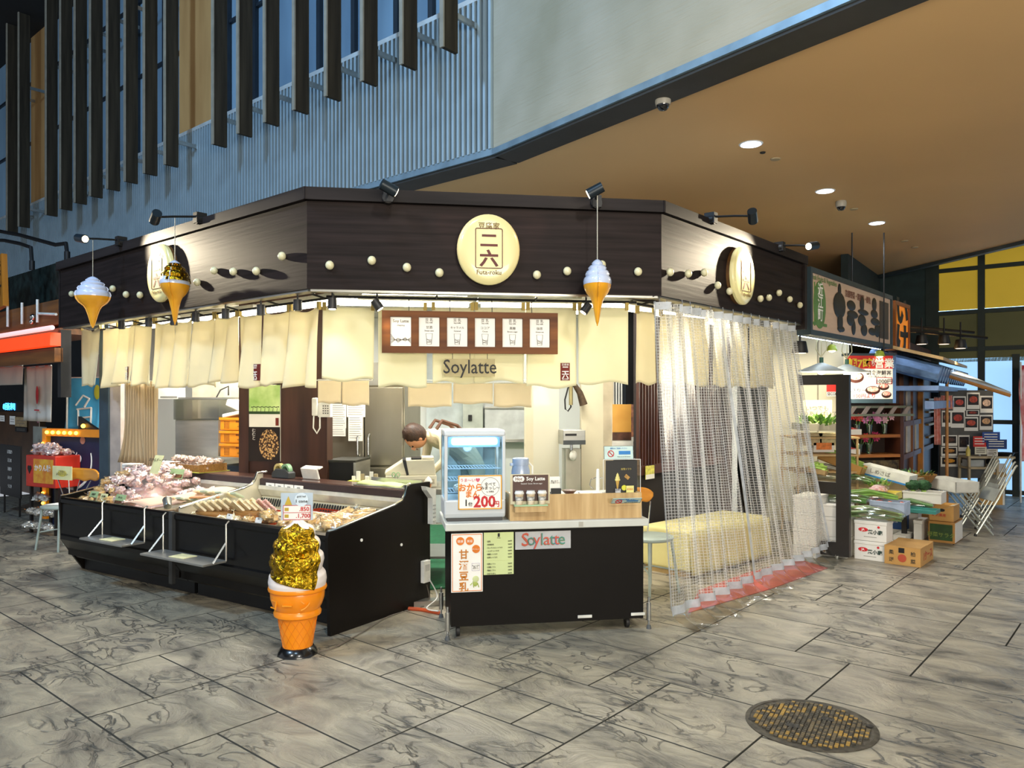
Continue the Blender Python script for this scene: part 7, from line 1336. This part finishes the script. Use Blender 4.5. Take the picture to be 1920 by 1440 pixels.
y = -.004; text('朝7時', .125, pm('sign_yellow', 'F6D638', .5), t, -w_ * .22, y, H * .845, bold=.03); text('より', .055, whiteink, t, w_ * .07, y, H * .845, vertical=True, bold=.02); text('営業', .12, whiteink, t, w_ * .31, y, H * .845, bold=.03); text('朝食海鮮丼', .062, ink, t, w_ * .19, y, H * .615, bold=.01); text('〆は七尾でござる', .028, ink, t, w_ * .15, y, H * .52); text('1000円', .07, ink, t, w_ * .31, y, H * .42); rframe(w_ * .34, H * .16, 0, .007, redink, t, x=w_ * .31, z=H * .34, y=-.003); text('にぎり一皿', .058, ink, t, -w_ * .24, y, H * .21, bold=.01); text('100円より', .062, redink, t, -w_ * .12, y, H * .08, bold=.01)
for x, z, s_, sx_ in ((-.31, .50, .10, 1.0), (.06, .20, .075, 1.2), (.30, .28, .06, 1.1), (.36, .10, .06, 1)): c = Mb().sph((x * w_, -.002, z * H), s_, 20, sx_, .03, .7).build('dish_picture', pm('dish_dark', '3A1C14', .4), t); Mb().sph((x * w_, -.004, z * H + .012), s_ * .8, 16, sx_, .04, .55).build('food_picture', pm('sashimi', 'C4584A', .4, 0, .5, 40, col2='EEDACA'), c)
# brown doors and roof of the next shop
ND = Plane(tuple(at(1692, 800, 10.3))[:2], 55); nx = lambda px: ND.hit(px, 800)[0]; o = ND.W(0, 0, 0)
struct(Mb().box(-.1, nx(1752), .05, .15, 0, 2.4), 'wall_brown_shop', brl, o, ND.a)
mb = Mb(); dw = wood('lighter_door_wood', '8A5226', '5A3018', .5, 1.5, 'Z')
for k in range(3):
    x = nx(1694 + k * 18); mb.box(x, x + .06, 0, .05, .05, 2.0)
for z in (.75, 1.2, 2.0): mb.box(0, nx(1750), 0, .05, z, z + .07)
struct(mb, 'door_6', dw, o, ND.a); struct(Mb().box(nx(1728), nx(1728) + .12, -.02, .06, 0, 2.1), 'door_7', pm('orange_door_edge', 'D08428', .5), o, ND.a)
mb = Mb(); [mb.box(nx(1735), nx(1748), -.05, 0, z, z + .03) for z in (.95, 1.15, 1.35, 1.55, 1.75)]; struct(mb, 'trim_11', pm('pale_orange_wood', 'DDA85A', .5), o, ND.a)
cur = pm('white_panel_p', 'C9C2B8', .6); struct(Mb().box(nx(1706), nx(1716), .03, .05, .8, 1.7).box(nx(1722), nx(1727), .03, .05, .8, 1.2), 'window_5', cur, o, ND.a)
tile = pm('blue_roof_tile', '5A7AA8', .4, 0, .3, 6, .5, (4, 1, 1)); mb = Mb(); za = ND.hit(1700, 690)[1]
for i in range(14): x = -.6 + i * .28; mb.tube([(x, .3, za + .12), (x, -.5, za - .12)], .11, 8)
struct(mb, 'roof_tiles', tile, o, ND.a); struct(Mb().box(-.7, 3.2, -.5, .3, za - .32, za - .26).box(-.7, 3.2, -.45, -.35, za - .55, za - .45), 'roof_beam', pm('blue_grey_beam', '6E8AB8', .4), o, ND.a); struct(Mb().at(0, 0, 0).prismx([(-.55, za + .05), (-.55, za + .09), (.6, za + .42), (.6, za + .38)], -.7, 2.6), 'roof_eave', pm('eave_wood', 'C0A070', .6), o, ND.a)
struct(Mb().box(.6, 3.2, .0, .1, za - .8, HC), 'wall_upper_far', pm('dark_teal_wall', '1A2A2E', .8), ND.W(0, .8, 0), ND.a)
# pink cloths
for px0, px1, y0, y1, lab in ((1752, 1764, 745, 834, 'long narrow salmon pink cloth banner beside the brown doors'), (1765, 1773, 741, 768, 'short patterned pink cloth at the left of the pair'), (1774, 1786, 741, 767, 'short patterned pink cloth at the right of the pair')):
    drape(IP(11.0), px0, px1, y0, y1, lab, pm('salmon_cloth', 'D87A6A', .8, 0, .3, 20, col2='E8B0A8'), fold=2, amp=.015, name='hanging_cloth', cat='cloth', flare=0, group='pink cloths by the brown doors')
# picture board
PB = IP(11.4); pics = [(1766, 742, 1785, 764, 'D8D4CC'), (1787, 743, 1811, 770, 'C84A3A'), (1813, 736, 1837, 767, 'B84A34'), (1838, 742, 1862, 774, 'D8B8A0'), (1766, 770, 1783, 800, '8A5A48'), (1783, 770, 1809, 802, 'B8402E'), (1812, 769, 1836, 780, '9A3A2A'), (1808, 782, 1834, 808, 'C2503A'), (1837, 778, 1861, 806, 'D8A87A'), (1766, 816, 1795, 836, '5A4034'), (1797, 816, 1818, 846, '3A2E28'), (1765, 838, 1795, 855, 'C08A4A'), (1764, 856, 1796, 875, 'D89A3A'), (1798, 850, 1816, 874, '6A5A50')]
struct(Mb().box(PB.hit(1764, 800)[0], PB.hit(1864, 800)[0], .02, .06, .4, PB.hit(1800, 738)[1] + .05), 'wall_picture_backing', pm('grey_backing', '5A5A58', .7), (0, 11.4, 0))
rowsn = ['top', 'top', 'top', 'top', 'second', 'second', 'second', 'third', 'second', 'lower', 'lower', 'lower', 'bottom', 'bottom']
for k, (a, b_, c_, d, col) in enumerate(pics):
    t, w_, H = board(PB, a, b_, c_, d, 'food_photo', ['small white photo sheet nearest the pink cloths', 'photo of red roe in the top row', 'tall photo of a red dish topping the row', 'photo of a white topped dish in the top row by the blue glass', 'dim brown photo under the pink cloths', 'photo of a red dish below the roe', 'narrow photo of red pieces in a black tray', 'photo of a red fish dish on a tilted sheet', 'photo of a round pale dish by the blue glass', 'framed dark photo above the brown dish photos', 'black photo of a round bowl', 'photo of a brown layered dish', 'photo of golden pieces in a box at the bottom', 'photo of a grey round dish at the bottom'][k], 'photo', paper, 0, .01, 'food photos pinned on the board', 'sheet')
    Mb().box(-w_ * .42, w_ * .42, -.002, 0, H * .25, H * .9).build('picture', pm('pic_dark', '2A2220', .5, 0, .5, 12), t); Mb().sph((0, -.002, H * .58), 1, 16, w_ * .32, .003, H * .2).build('dish_picture', pm('pic_' + col, col, .4, 0, .35, 30), t)
# shelf with notices, planter, chairs, table
SH = Plane(tuple(at(1818, 900, 11.0))[:2], -4); sx = lambda px: SH.hit(px, 860)[0]; x0, x1 = sx(1816), sx(1904); zt = SH.hit(1860, 856)[1]; zm = SH.hit(1860, 876)[1]; alm = pm('pale_wood_frame', 'B8A888', .5)
t = thing('menu_shelf', 'pale framed shelf trolley with bottles before the blue glass wall', 'shelf', SH.W(0, 0, 0), SH.a); Mb().box(x0, x1, 0, .3, zt - .03, zt).build('top_board', alm, t); Mb().box(x0, x0 + (x1 - x0) * .62, 0, .3, zm - .03, zm).build('middle_board', alm, t); [Mb().box(a, a + .03, b_, b_ + .03, .25, zt - .03).build('leg', alm, t) for a in (x0, x0 + (x1 - x0) * .6) for b_ in (0, .27)]
for k, (a, b_, c_, d, m, lab) in enumerate(((1842, 810, 1875, 830, '2A4E9A', 'blue notice with white lettering highest above the shelf'), (1825, 818, 1849, 838, 'C8302A', 'red notice standing on the shelf'), (1850, 824, 1888, 842, '1E3A7A', 'wide dark blue notice at the right of the shelf'), (1828, 838, 1850, 852, 'DAD8C8', 'white card in front of the red notice'), (1851, 842, 1871, 855, 'E4E2DC', 'white card in front of the dark blue notice'))):
    t, w_, H = board(Plane(tuple(SH.W(0, .10 - .05 * (k > 2), 0))[:2], -4), a, b_, c_, d, 'notice_board', lab, 'notice', pm('nt_' + m, m, .5, 0, .1, 20), 0, .01, 'notices on the shelf'); mb = Mb(); [mb.box(-w_ * .4, w_ * .35, -.002, 0, H * z, H * z + .012) for z in (.25, .5, .75)]; mb.build('text_line', whiteink if k < 3 else grey, t)
    Mb().box(-.006, .006, .012, .018, zt - t.location.z, .01).build('stand_stick', steel, t) if t.location.z > zt + .01 else None
t = thing('sauce_bottle', 'small yellow bottle at the left end of the shelf top', 'bottle', SH.W(sx(1822), .1, zt), 0); Mb().lathe([(.03, 0), (.03, .09), (.012, .12), (.012, .14), (.001, .14)], 14).build('bottle_body', pm('yellow_bottle', 'D8C86A', .3), t); Mb().lathe([(.014, .14), (.014, .16), (.001, .16)], 12).build('cap', whitem, t)
t = thing('black_pan', 'black shallow pan at the right end of the shelf top', 'pan', SH.W(sx(1892), .12, zt), 0); Mb().lathe([(.10, 0), (.13, .05), (.12, .05), (.09, .008), (.001, .008)], 20).build('pan_body', black, t); Mb().cyl((.12, 0, .04), (.2, 0, .05), .008, n=8).build('handle', black, t)
t = thing('metal_container', 'grey container and black pot on the middle shelf board', 'container', SH.W(sx(1832), .1, zm), 0); Mb().box(-.12, .12, -.06, .08, 0, .10).build('box_body', pm('grey_tub', 'A8AEB0', .4), t, bev=.01); Mb().sph((.28, 0, .07), .09, 14, 1, .8, .75).build('pot', black, t)
PL = SH; a = gnd(1825, 953); t = thing('wooden_planter', 'long pale wooden planter box with low greens on castors', 'planter', a, rad(-3)); w_ = solve(a, Vector((1, -.05, 0)), 1880); hz = EYE + (HY - 918) / F * a.y; Mb().box(0, w_, 0, .25, .05, hz).build('planter_box', pm('plywood_warm', 'C89A52', .6, 0, .08, 3), t); Mb().box(w_, w_ + .03, 0, .25, .05, hz).build('white_end', whitem, t); [Mb().at(x, .1, .025, ry=rad(90)).lathe([(.025, -.012), (.025, .012)], 12).build('castor', black, t) for x in (.1, w_ - .08)]; mb = Mb(); mb.sph((w_ / 2, .12, hz), 1, 20, w_ * .42, .08, .035, .6, 12).build('low_greens', lf[1], t)
t = thing('round_cafe_table', 'round dark table with crossed black legs before the picture board', 'table', gnd(1788, 935) + Vector((0, .5, 0)), 0); zt2 = EYE + (HY - 888) / F * t.location.y; Mb().lathe([(.30, zt2 - .03), (.31, zt2 - .015), (.30, zt2), (.001, zt2)], 32).build('table_top', pm('table_gloss_brown', '6A5040', .2, 0, .2, 3, coat=.6), t); [Mb().cyl((-s_ * .2, y, .0), (s_ * .2, y, zt2 - .03), .016, n=8).build('leg', black, t) for s_ in (-1, 1) for y in (-.08, .08)]
wb = thing('wooden_bench', 'yellow varnished wooden bench below the picture board', 'bench', gnd(1760, 925) + Vector((.1, .7, 0)), 0); zb_ = EYE + (HY - 880) / F * wb.location.y; Mb().box(-.1, .9, 0, .3, zb_ - .2, zb_).build('seat', pm('yellow_varnish', 'D8A03C', .4), wb); Mb().box(-.1, .9, .02, .06, .12, zb_ - .2).build('front_board', pm('yellow_varnish2', 'B87E2E', .5), wb); [Mb().box(x, x + .05, .05, .25, 0, .3).build('leg', pm('yellow_varnish2', 'B87E2E', .5), wb) for x in (-.08, .82)]
fc0 = None; sil = pm('silver_tube', 'BFC4BC', .25, .5)
for k in range(4):
    p = gnd(1822 - k * 2, 1000 - k * 13) + Vector((k * .02, 0, 0)); lab = ['folded silver chair of the leaning row nearest the open carton', 'second folded silver chair of the leaning row', 'third folded silver chair of the leaning row', 'folded silver chair of the leaning row nearest the planter'][k]
    if fc0 is None:
        fc0 = t = thing('folded_chair', lab, 'folding chair', p, rad(-6), 'folded silver chairs leaning in a row')
        for y in (-.20, .20): Mb().tube([(-.05, y, .01), (.20, y, .44), (.38, y, .80), (.40, y, .82)], .012, 8).build('long_tube', sil, t)
        for y in (-.16, .16): Mb().tube([(.16, y, .01), (-.20, y, .46)], .010, 8).build('short_tube', sil, t)
        for z, x in ((.08, .12), (.16, .06)): Mb().cyl((x, -.17, z), (x, .17, z), .009, n=8).build('cross_tube', sil, t)
        for y in (-.2, .2): Mb().cyl((-.055, y, 0), (-.05, y, .03), .015, n=8).build('rubber_foot', black, t)
        Mb().at(.23, 0, .52, ry=rad(28)).box(-.008, .008, -.17, .17, -.14, .02).build('seat_panel', pm('grey_seat', '9A9E9A', .5), t, bev=.004)
    else: dup(fc0, p, None, lab)
# awning, red banner, rubbish
AW = at(1752, 697, 10.6); BW2 = at(1895, 742, 10.0); d = (BW2 - AW); t = thing('sloping_awning', 'pale awning board sloping down towards the blue glass wall', 'awning', AW, 0); nrm = Vector((0, 1.3, .35)); t_ = Vector((0, 0, .05)); v = [Vector((0, 0, 0)), d, d + nrm, nrm]; Mb().add([p for p in v] + [p + t_ for p in v], [(3, 2, 1, 0), (4, 5, 6, 7), (0, 1, 5, 4), (1, 2, 6, 5), (2, 3, 7, 6), (3, 0, 4, 7)]).build('awning_board', pm('pale_awning', 'B4C6DA', .5), t); Mb().tube([v[0], v[1]], .025, 6).build('wood_edge', pm('orange_wood_edge', 'C08A50', .5), t); Mb().box(.16, .19, -.01, .02, -AW.z, 0 - .05).build('post', pm('orange_wood_edge', 'C08A50', .5), t)
t = thing('red_banner', 'red nobori banner with white marks at the far right by the glass wall', 'banner', at(1914, 865, 11.6), 0); Mb().grid(lambda u, v: (u * .42 + .03 * math.sin(v * 7), .02 * math.sin(v * 9), v * 1.45), 6, 20).build('cloth', pm('banner_red', 'CC3A4A', .8, 0, .3, 6, col2='E8C8D0'), t, solid=.003); Mb().cyl((-.0, 0, -1.0 * 0 - t.location.z + .01), (0, 0, 1.5), .012, n=8).build('pole', whitem, t)
t = thing('stacked_cartons', 'brown and white cartons tied together behind the shelf by the glass wall', 'cartons', gnd(1885, 935) + Vector((.15, .4, 0)), 0); Mb().box(-.12, .15, 0, .3, 0, .52).build('carton_body', foam, t); Mb().box(-.125, .155, -.004, 0, .3, .38).box(-.125, .155, -.004, 0, .1, .16).build('brown_tape', card, t)
# ================================================================ LEFT NEIGHBOUR
LN = Plane(tuple(LP.W(0, .1, 0))[:2], -40.6); o = LN.W(0, 0, 0); lx = lambda px, off=0: LN.hit(px, 700, off)[0]
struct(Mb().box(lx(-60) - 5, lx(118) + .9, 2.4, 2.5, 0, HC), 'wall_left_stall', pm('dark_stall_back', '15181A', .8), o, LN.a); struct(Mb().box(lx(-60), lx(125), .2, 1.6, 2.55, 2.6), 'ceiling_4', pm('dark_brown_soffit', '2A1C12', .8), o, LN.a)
struct(Mb().box(lx(108), lx(114), 0, .10, 1.6, 2.3), 'wall_post', pm('dark_post', '1A1A1C', .6), o, LN.a)
struct(Mb().box(lx(196, 1.0), lx(213, 1.0), .98, 1.0, 0, 2.3), 'wall_post', pm('slate_post', '34444F', .6), o, LN.a)
ow = wood('orange_beam_wood', '8A5420', '5E3612', .5, 1.5, 'X')
def lz(px, py, off=0): return LN.hit(px, py, off)[1]
t = thing('timber_beam', 'wide orange timber beam over the neighbouring stall at the far left', 'beam', o, LN.a); z1, z0 = lz(60, 572), lz(60, 616); Mb().box(lx(-60), lx(112), 0, .12, z0, z1).build('beam_board', ow, t); Mb().box(lx(-60), lx(112), .0, .5, z0 - .10, z0 - .04).build('lower_board', ow, t); 
for px, a, b_ in ((20, 574, 613), (47, 568, 608), (76, 562, 605)): c = lx(px); Mb().cyl((c, -.03, lz(px, b_)), (c, -.03, lz(px, a)), .014, n=10).build('white_rod', whitem, t)
Mb().cyl((lx(78), -.03, lz(80, 588)), (lx(111), -.03, lz(110, 590)), .014, n=10).build('white_rod', whitem, t); Mb().sph((lx(70), -.04, lz(70, 595)), .035, 12).build('clamp', chrome, t); Mb().sph((lx(68), -.04, lz(70, 603)), .03, 12).build('clamp', chrome, t)
t = thing('red_eave', 'glowing red-orange eave strip under the timber beam', 'eave', o, LN.a); z1, z0 = lz(60, 632), lz(60, 655); Mb().box(lx(-60), lx(114), -.10, .0, z0, z1).build('red_board', pm('glowing_red', 'E2461E', .4, emis='FF4A1A', es=.9), t); Mb().cyl((lx(-60), -.08, z1 + .05), (lx(114), -.08, z1 + .05), .025, n=10).build('pink_tube', glow('pink_tube', 'F0B8B8', 1.2), t); Mb().box(lx(-60), lx(114), -.06, .02, lz(60, 683), z0 - .02).build('brown_board', ow, t)
t = thing('wooden_shop_sign', 'tilted varnished wooden sign with black characters over the far-left stall', 'signboard', LN.W(lx(14), -.08, lz(14, 578)), LN.a); H = lz(14, 480) - lz(14, 578); sw_ = wood('varnished_sign', 'D08A2A', 'A8641A', .35, 1.2, 'Z', coat=.4, bump=0); Mb().at(ry=rad(-6)).box(-.28, .12, 0, .05, 0, H).build('sign_board', sw_, t); Mb().at(ry=rad(-6)).box(.12, .14, -.005, .055, 0, H).build('side_edge', sw_, t); o_ = text('近江町', .15, ink, t, 0, 0, 0, vertical=True, bold=.05); o_.location = (-.02, -.004, H * .52); o_.rotation_euler = (0, rad(-6), 0)
struct(Mb().box(lx(-60), lx(112), .3, .4, lz(60, 570), lz(60, 500) + .1), 'wall_tile_strip', pm('green_black_tiles', '1E2A28', .3, 0, .5, 9, .8), o, LN.a)
for k, (ya, yb, xe, ye) in enumerate(((430, 447, 126, 475), (450, 457, 60, 492))):
    P_ = Plane(tuple(LP.W(0, .7, 0))[:2], -40.6); h1_ = P_.hit(-20, ya); h2_ = P_.hit(xe - 22, yb + 12 * (1 - k)); h3_ = P_.hit(xe, ye); t = thing('bent_pipe', 'black pipe bending down in front of the ribs, ' + ('upper and longer one' if k == 0 else 'lower and shorter one'), 'pipe', P_.W(0, 0, 0), P_.a, 'black pipes at the far left'); Mb().tube([(h1_[0], 0, h1_[1]), ((h1_[0] + h2_[0]) / 2, 0, (h1_[1] + h2_[1]) / 2 + .02), (h2_[0], 0, h2_[1]), (h3_[0] - .04, 0, (h2_[1] + h3_[1]) / 2 + .05), (h3_[0], 0, h3_[1])], .025, 8).build('pipe_tube', black, t); Mb().cyl((h3_[0], 0, h3_[1] - .1), (h3_[0], 0, h3_[1] + .02), .035, n=10).build('pipe_socket', black, t)
# stall interior items
drape(Plane(tuple(LN.W(0, .3, 0))[:2], -40.6), -10, 42, 687, 722, 'short white cloth hanging at the far left edge', cloth('white_noren', 'E0DDD2', .15), fold=2, amp=.01, name='hanging_cloth', cat='cloth', flare=0, group='white cloths at the left stall')
t = drape(Plane(tuple(LN.W(0, .35, 0))[:2], -40.6), 44, 96, 687, 790, 'long white cloth with a red emblem hanging in the far-left stall', cloth('white_noren', 'E0DDD2', .15), fold=3, amp=.012, name='hanging_cloth', cat='cloth', flare=0, group='white cloths at the left stall'); Mb().sph((.10, -.03, .32), 1, 16, .045, .004, .11).build('red_emblem', redink, t); Mb().box(-.0, .16, -.03, -.026, .13, .145).build('red_rule', redink, t)
LS = lambda off: Plane(tuple(LN.W(0, off, 0))[:2], -40.6)
t, w_, H = board(LS(1.44), -8, 752, 44, 770, 'blue_led_sign', 'glowing blue lettered sign in the far-left stall', 'lit sign', black, 0, .04); text('の回転寿司', .13, glow('blue_led', '3AA0FF', 6), t, 0, -.004, H / 2, bold=.03)
for a, b_, c_, d, lab, m in ((0, 779, 8, 790, 'tiny white notice at the very edge of the left stall', paper), (18, 780, 28, 796, 'small white notice in the left stall', paper), (28, 782, 50, 800, 'beige notice with brown writing in the left stall', pm('beige_notice', 'A89068', .6, 0, .2, 20)), (28, 801, 50, 810, 'black notice strip under the beige notice', black)): t, w_, H = board(LS(1.48), a, b_, c_, d, 'stall_notice', lab, 'notice', m, 0, .006, 'notices in the far-left stall'); mb = Mb(); [mb.box(-w_ * .35, w_ * .35, -.001, 0, H * z, H * z + .008) for z in (.3, .6)]; mb.build('text_line', grey, t)
t, w_, H = board(LS(.9), 62, 800, 86, 865, 'tall_paper_sign', 'tall white paper sign with a red heart-shaped card above it', 'sign', pm('aqua_paper', 'C4D2CE', .6), 0, .01); text('うさぎ', .05, grey, t, 0, -.002, H * .5, vertical=True); Mb().sph((-.02, -.01, H + .16), 1, 14, .07, .01, .11).build('pink_card', pm('pink_heart', 'C87A90', .5), t); Mb().cyl((0, 0, H), (0, 0, H + .4), .004, n=5).build('string', whitem, t)
t, w_, H = board(LS(.5), 0, 835, 38, 930, 'chalk_menu_board', 'black menu board with white handwriting at the far left edge', 'menu board', black, 0, .02); [text(s_, .055, whiteink, t, 0, -.003, H * (.88 - .17 * k)) for k, s_ in enumerate(('五貫盛り', '近江町', '海鮮丼', 'あわび', 'うに丼'))]; [Mb().box(x, x + .02, .02, .04, -t.location.z + .0, .05).build('leg', black, t) for x in (-w_ * .4, w_ * .35)]
struct(Mb().box(lx(-60, 1.5), lx(75, 1.5), 1.5, 1.58, 0, 1.35), 'wall_low_brown', pm('brown_cabinet_wall', '4A3018', .5, 0, .2, 4), o, LN.a)
# candy stand
p = gnd(40, 1020) + Vector((-.1, .55, 0)); t = thing('red_candy_box', 'red stand with a black heart cut-out and a yellow poster at the far left', 'stand', p, rad(-28)); rb = pm('candy_red', 'C8301E', .4); zb_, zt_ = .55, .92; Mb().box(-.34, .24, 0, .3, zb_, zt_).build('stand_box', rb, t, bev=.01); Mb().box(-.18, .20, -.004, 0, zb_ + .05, zt_ - .04).build('yellow_poster', pm('yellow_poster', 'E8B43A', .5, 0, .2, 10, col2='D87A2A'), t); text('かりん糖', .08, whiteink, t, 0, -.007, (zb_ + zt_) / 2 + .05, bold=.02); mb = Mb(); mb.sph((-.28, -.002, zt_ - .15), .03, 10, .8, .1, 1).sph((-.245, -.002, zt_ - .15), .03, 10, .8, .1, 1).prism([(-.30, zt_ - .16), (-.225, zt_ - .16), (-.262, zt_ - .22)], -.004, 0); mb.build('heart_cut_out', black, t); [Mb().box(x, x + .03, y, y + .03, 0, zb_).build('leg', dfr, t) for x in (-.3, .18) for y in (.02, .25)]
cnd = make_bag('clear bag of pale sweets heaped on the red stand', pm('sweets_mix', 'C8A0A8', .3, 0, .5, 60, .4, col2='F0E8E0', coat=.6), 'sweet bags on the red stand', r=.06, sd=90); R_ = Matrix.Rotation(rad(-28), 3, 'Z'); scatter([cnd], [(p + R_ @ Vector((-.25 + .12 * (i % 4), .08 + .12 * ((i // 4) % 2), zt_ + .01 + .06 * (i // 8))), i) for i in range(14)])
hb_ = make_bag('clear bag of sweets hanging on the rack below the red stand', pm('sweets_dark', '8A8478', .3, 0, .6, 60, .4, col2='E8E4D8', coat=.6), 'sweet bags below the red stand', r=.07, sd=95); scatter([hb_], [(p + R_ @ Vector((-.28 + .13 * (i % 4), .0 + .05 * (i // 4), .06 + .16 * (i // 4))), i) for i in range(10)])
# illuminated shop sign with bulbs
KS = Plane(tuple(at(150, 900, 9.1))[:2], -25); t, w_, H = board(KS, 93, 812, 186, 1000, 'bulb_framed_sign', 'navy shop sign in an orange frame studded with glowing bulbs', 'lit sign', pm('navy_sign', '152246', .5, 0, .15, 5), 0, .08); of = pm('orange_sign_frame', 'C07A14', .4, emis='E08A10', es=.25)
Mb().box(-w_ / 2 - .05, w_ / 2 + .12, -.06, .02, H - .04, H + .05).build('top_frame', of, t); Mb().box(-w_ / 2 - .05, -w_ / 2 + .02, -.06, .02, .15, H - .04).build('side_frame', of, t); Mb().prism([(w_ * .15, H + .05), (w_ / 2 + .02, H + .05), (w_ * .15, H + .20)], -.04, 0).build('arrow_board', black, t)
bm = glow('amber_bulb', 'FFB43A', 9)
for k in range(6): Mb().sph((-w_ / 2 + .06 + k * .105, -.075, H + .005), .022, 10).build('bulb', bm, t)
for k in range(7): Mb().sph((-w_ / 2 - .015, -.075, H - .13 - k * .12), .018, 10).build('bulb', bm, t)
Mb().sph((w_ * .28, -.06, H + .09), .025, 10).build('bulb', bm, t)
mb = Mb(); R0 = w_ * .38; cz = H * .73; mb.tube([(-.02 + R0 * math.cos(a), -.004, cz + R0 * math.sin(a)) for a in [rad(-200 + k * 8) for k in range(28)]], [.006 + .012 * math.sin(k / 27 * PI) for k in range(28)], 5).build('brush_ring', whiteink, t)
text('モン', .10, whiteink, t, -.03, -.005, cz + .08, bold=.04); text('モン', .10, whiteink, t, .0, -.005, cz - .05, bold=.04); text('まわる寿司', .045, whiteink, t, -.17, -.005, cz + .02, vertical=True, bold=.02); mb = Mb(); mb.at(.09, -.004, cz + .02, rx=rad(90)).lathe([(.05, 0), (.05, .003), (.001, .003)], 20).build('white_disc', whiteink, t); text('寿', .07, redink, t, .09, -.009, cz + .02, bold=.02); text('近江町店', .085, whiteink, t, .06, -.005, H * .36, bold=.03); Mb().sph((.16, -.004, H * .93), .045, 12, 1, .05, 1).build('flower_mark', pm('peach_mark', 'C88A70', .6), t)
# blue nobori banner
NB = Plane(tuple(at(150, 760, 9.4))[:2], -20); x, w_, z0, z1 = NB.rect(128, 708, 190, 806); t = thing('blue_nobori_banner', 'bright blue banner with white strokes on a white pole behind the bulb sign', 'banner', NB.W(x, 0, z0), NB.a); H = z1 - z0
Mb().grid(lambda u, v: ((u - .5) * w_ - .06 * (1 - v), .015 * math.sin(u * 7 + v * 3), v * H), 14, 14).build('cloth', pm('nobori_blue', '4AAEE0', .7, 0, .08, 4), t, solid=.003); Mb().cyl((-w_ / 2 - .03, -.01, -z0 + .005), (-w_ / 2 - .0, -.01, H + .06), .012, n=8).build('pole', whitem, t); Mb().cyl((-w_ / 2 - .08, -.01, H), (w_ / 2, -.01, H), .008, n=8).build('cross_pole', whitem, t)
mb = Mb(); st = [((-.12, .30), (.0, .42)), ((.0, .42), (.10, .38)), ((.10, .38), (.02, .28)), ((-.1, .25), (.13, .27)), ((-.08, .25), (-.08, .05)), ((.13, .27), (.12, .06)), ((-.08, .14), (.12, .16))]; [mb.tube([(a[0], -.02, a[1]), (b_[0], -.02, b_[1])], .012, 5) for a, b_ in st]; mb.build('white_strokes', whiteink, t); Mb().sph((w_ * .4, -.012, H * .72), 1, 14, .05, .004, .09).build('yellow_mark', pm('banner_yellow', 'C8C83A', .6), t)
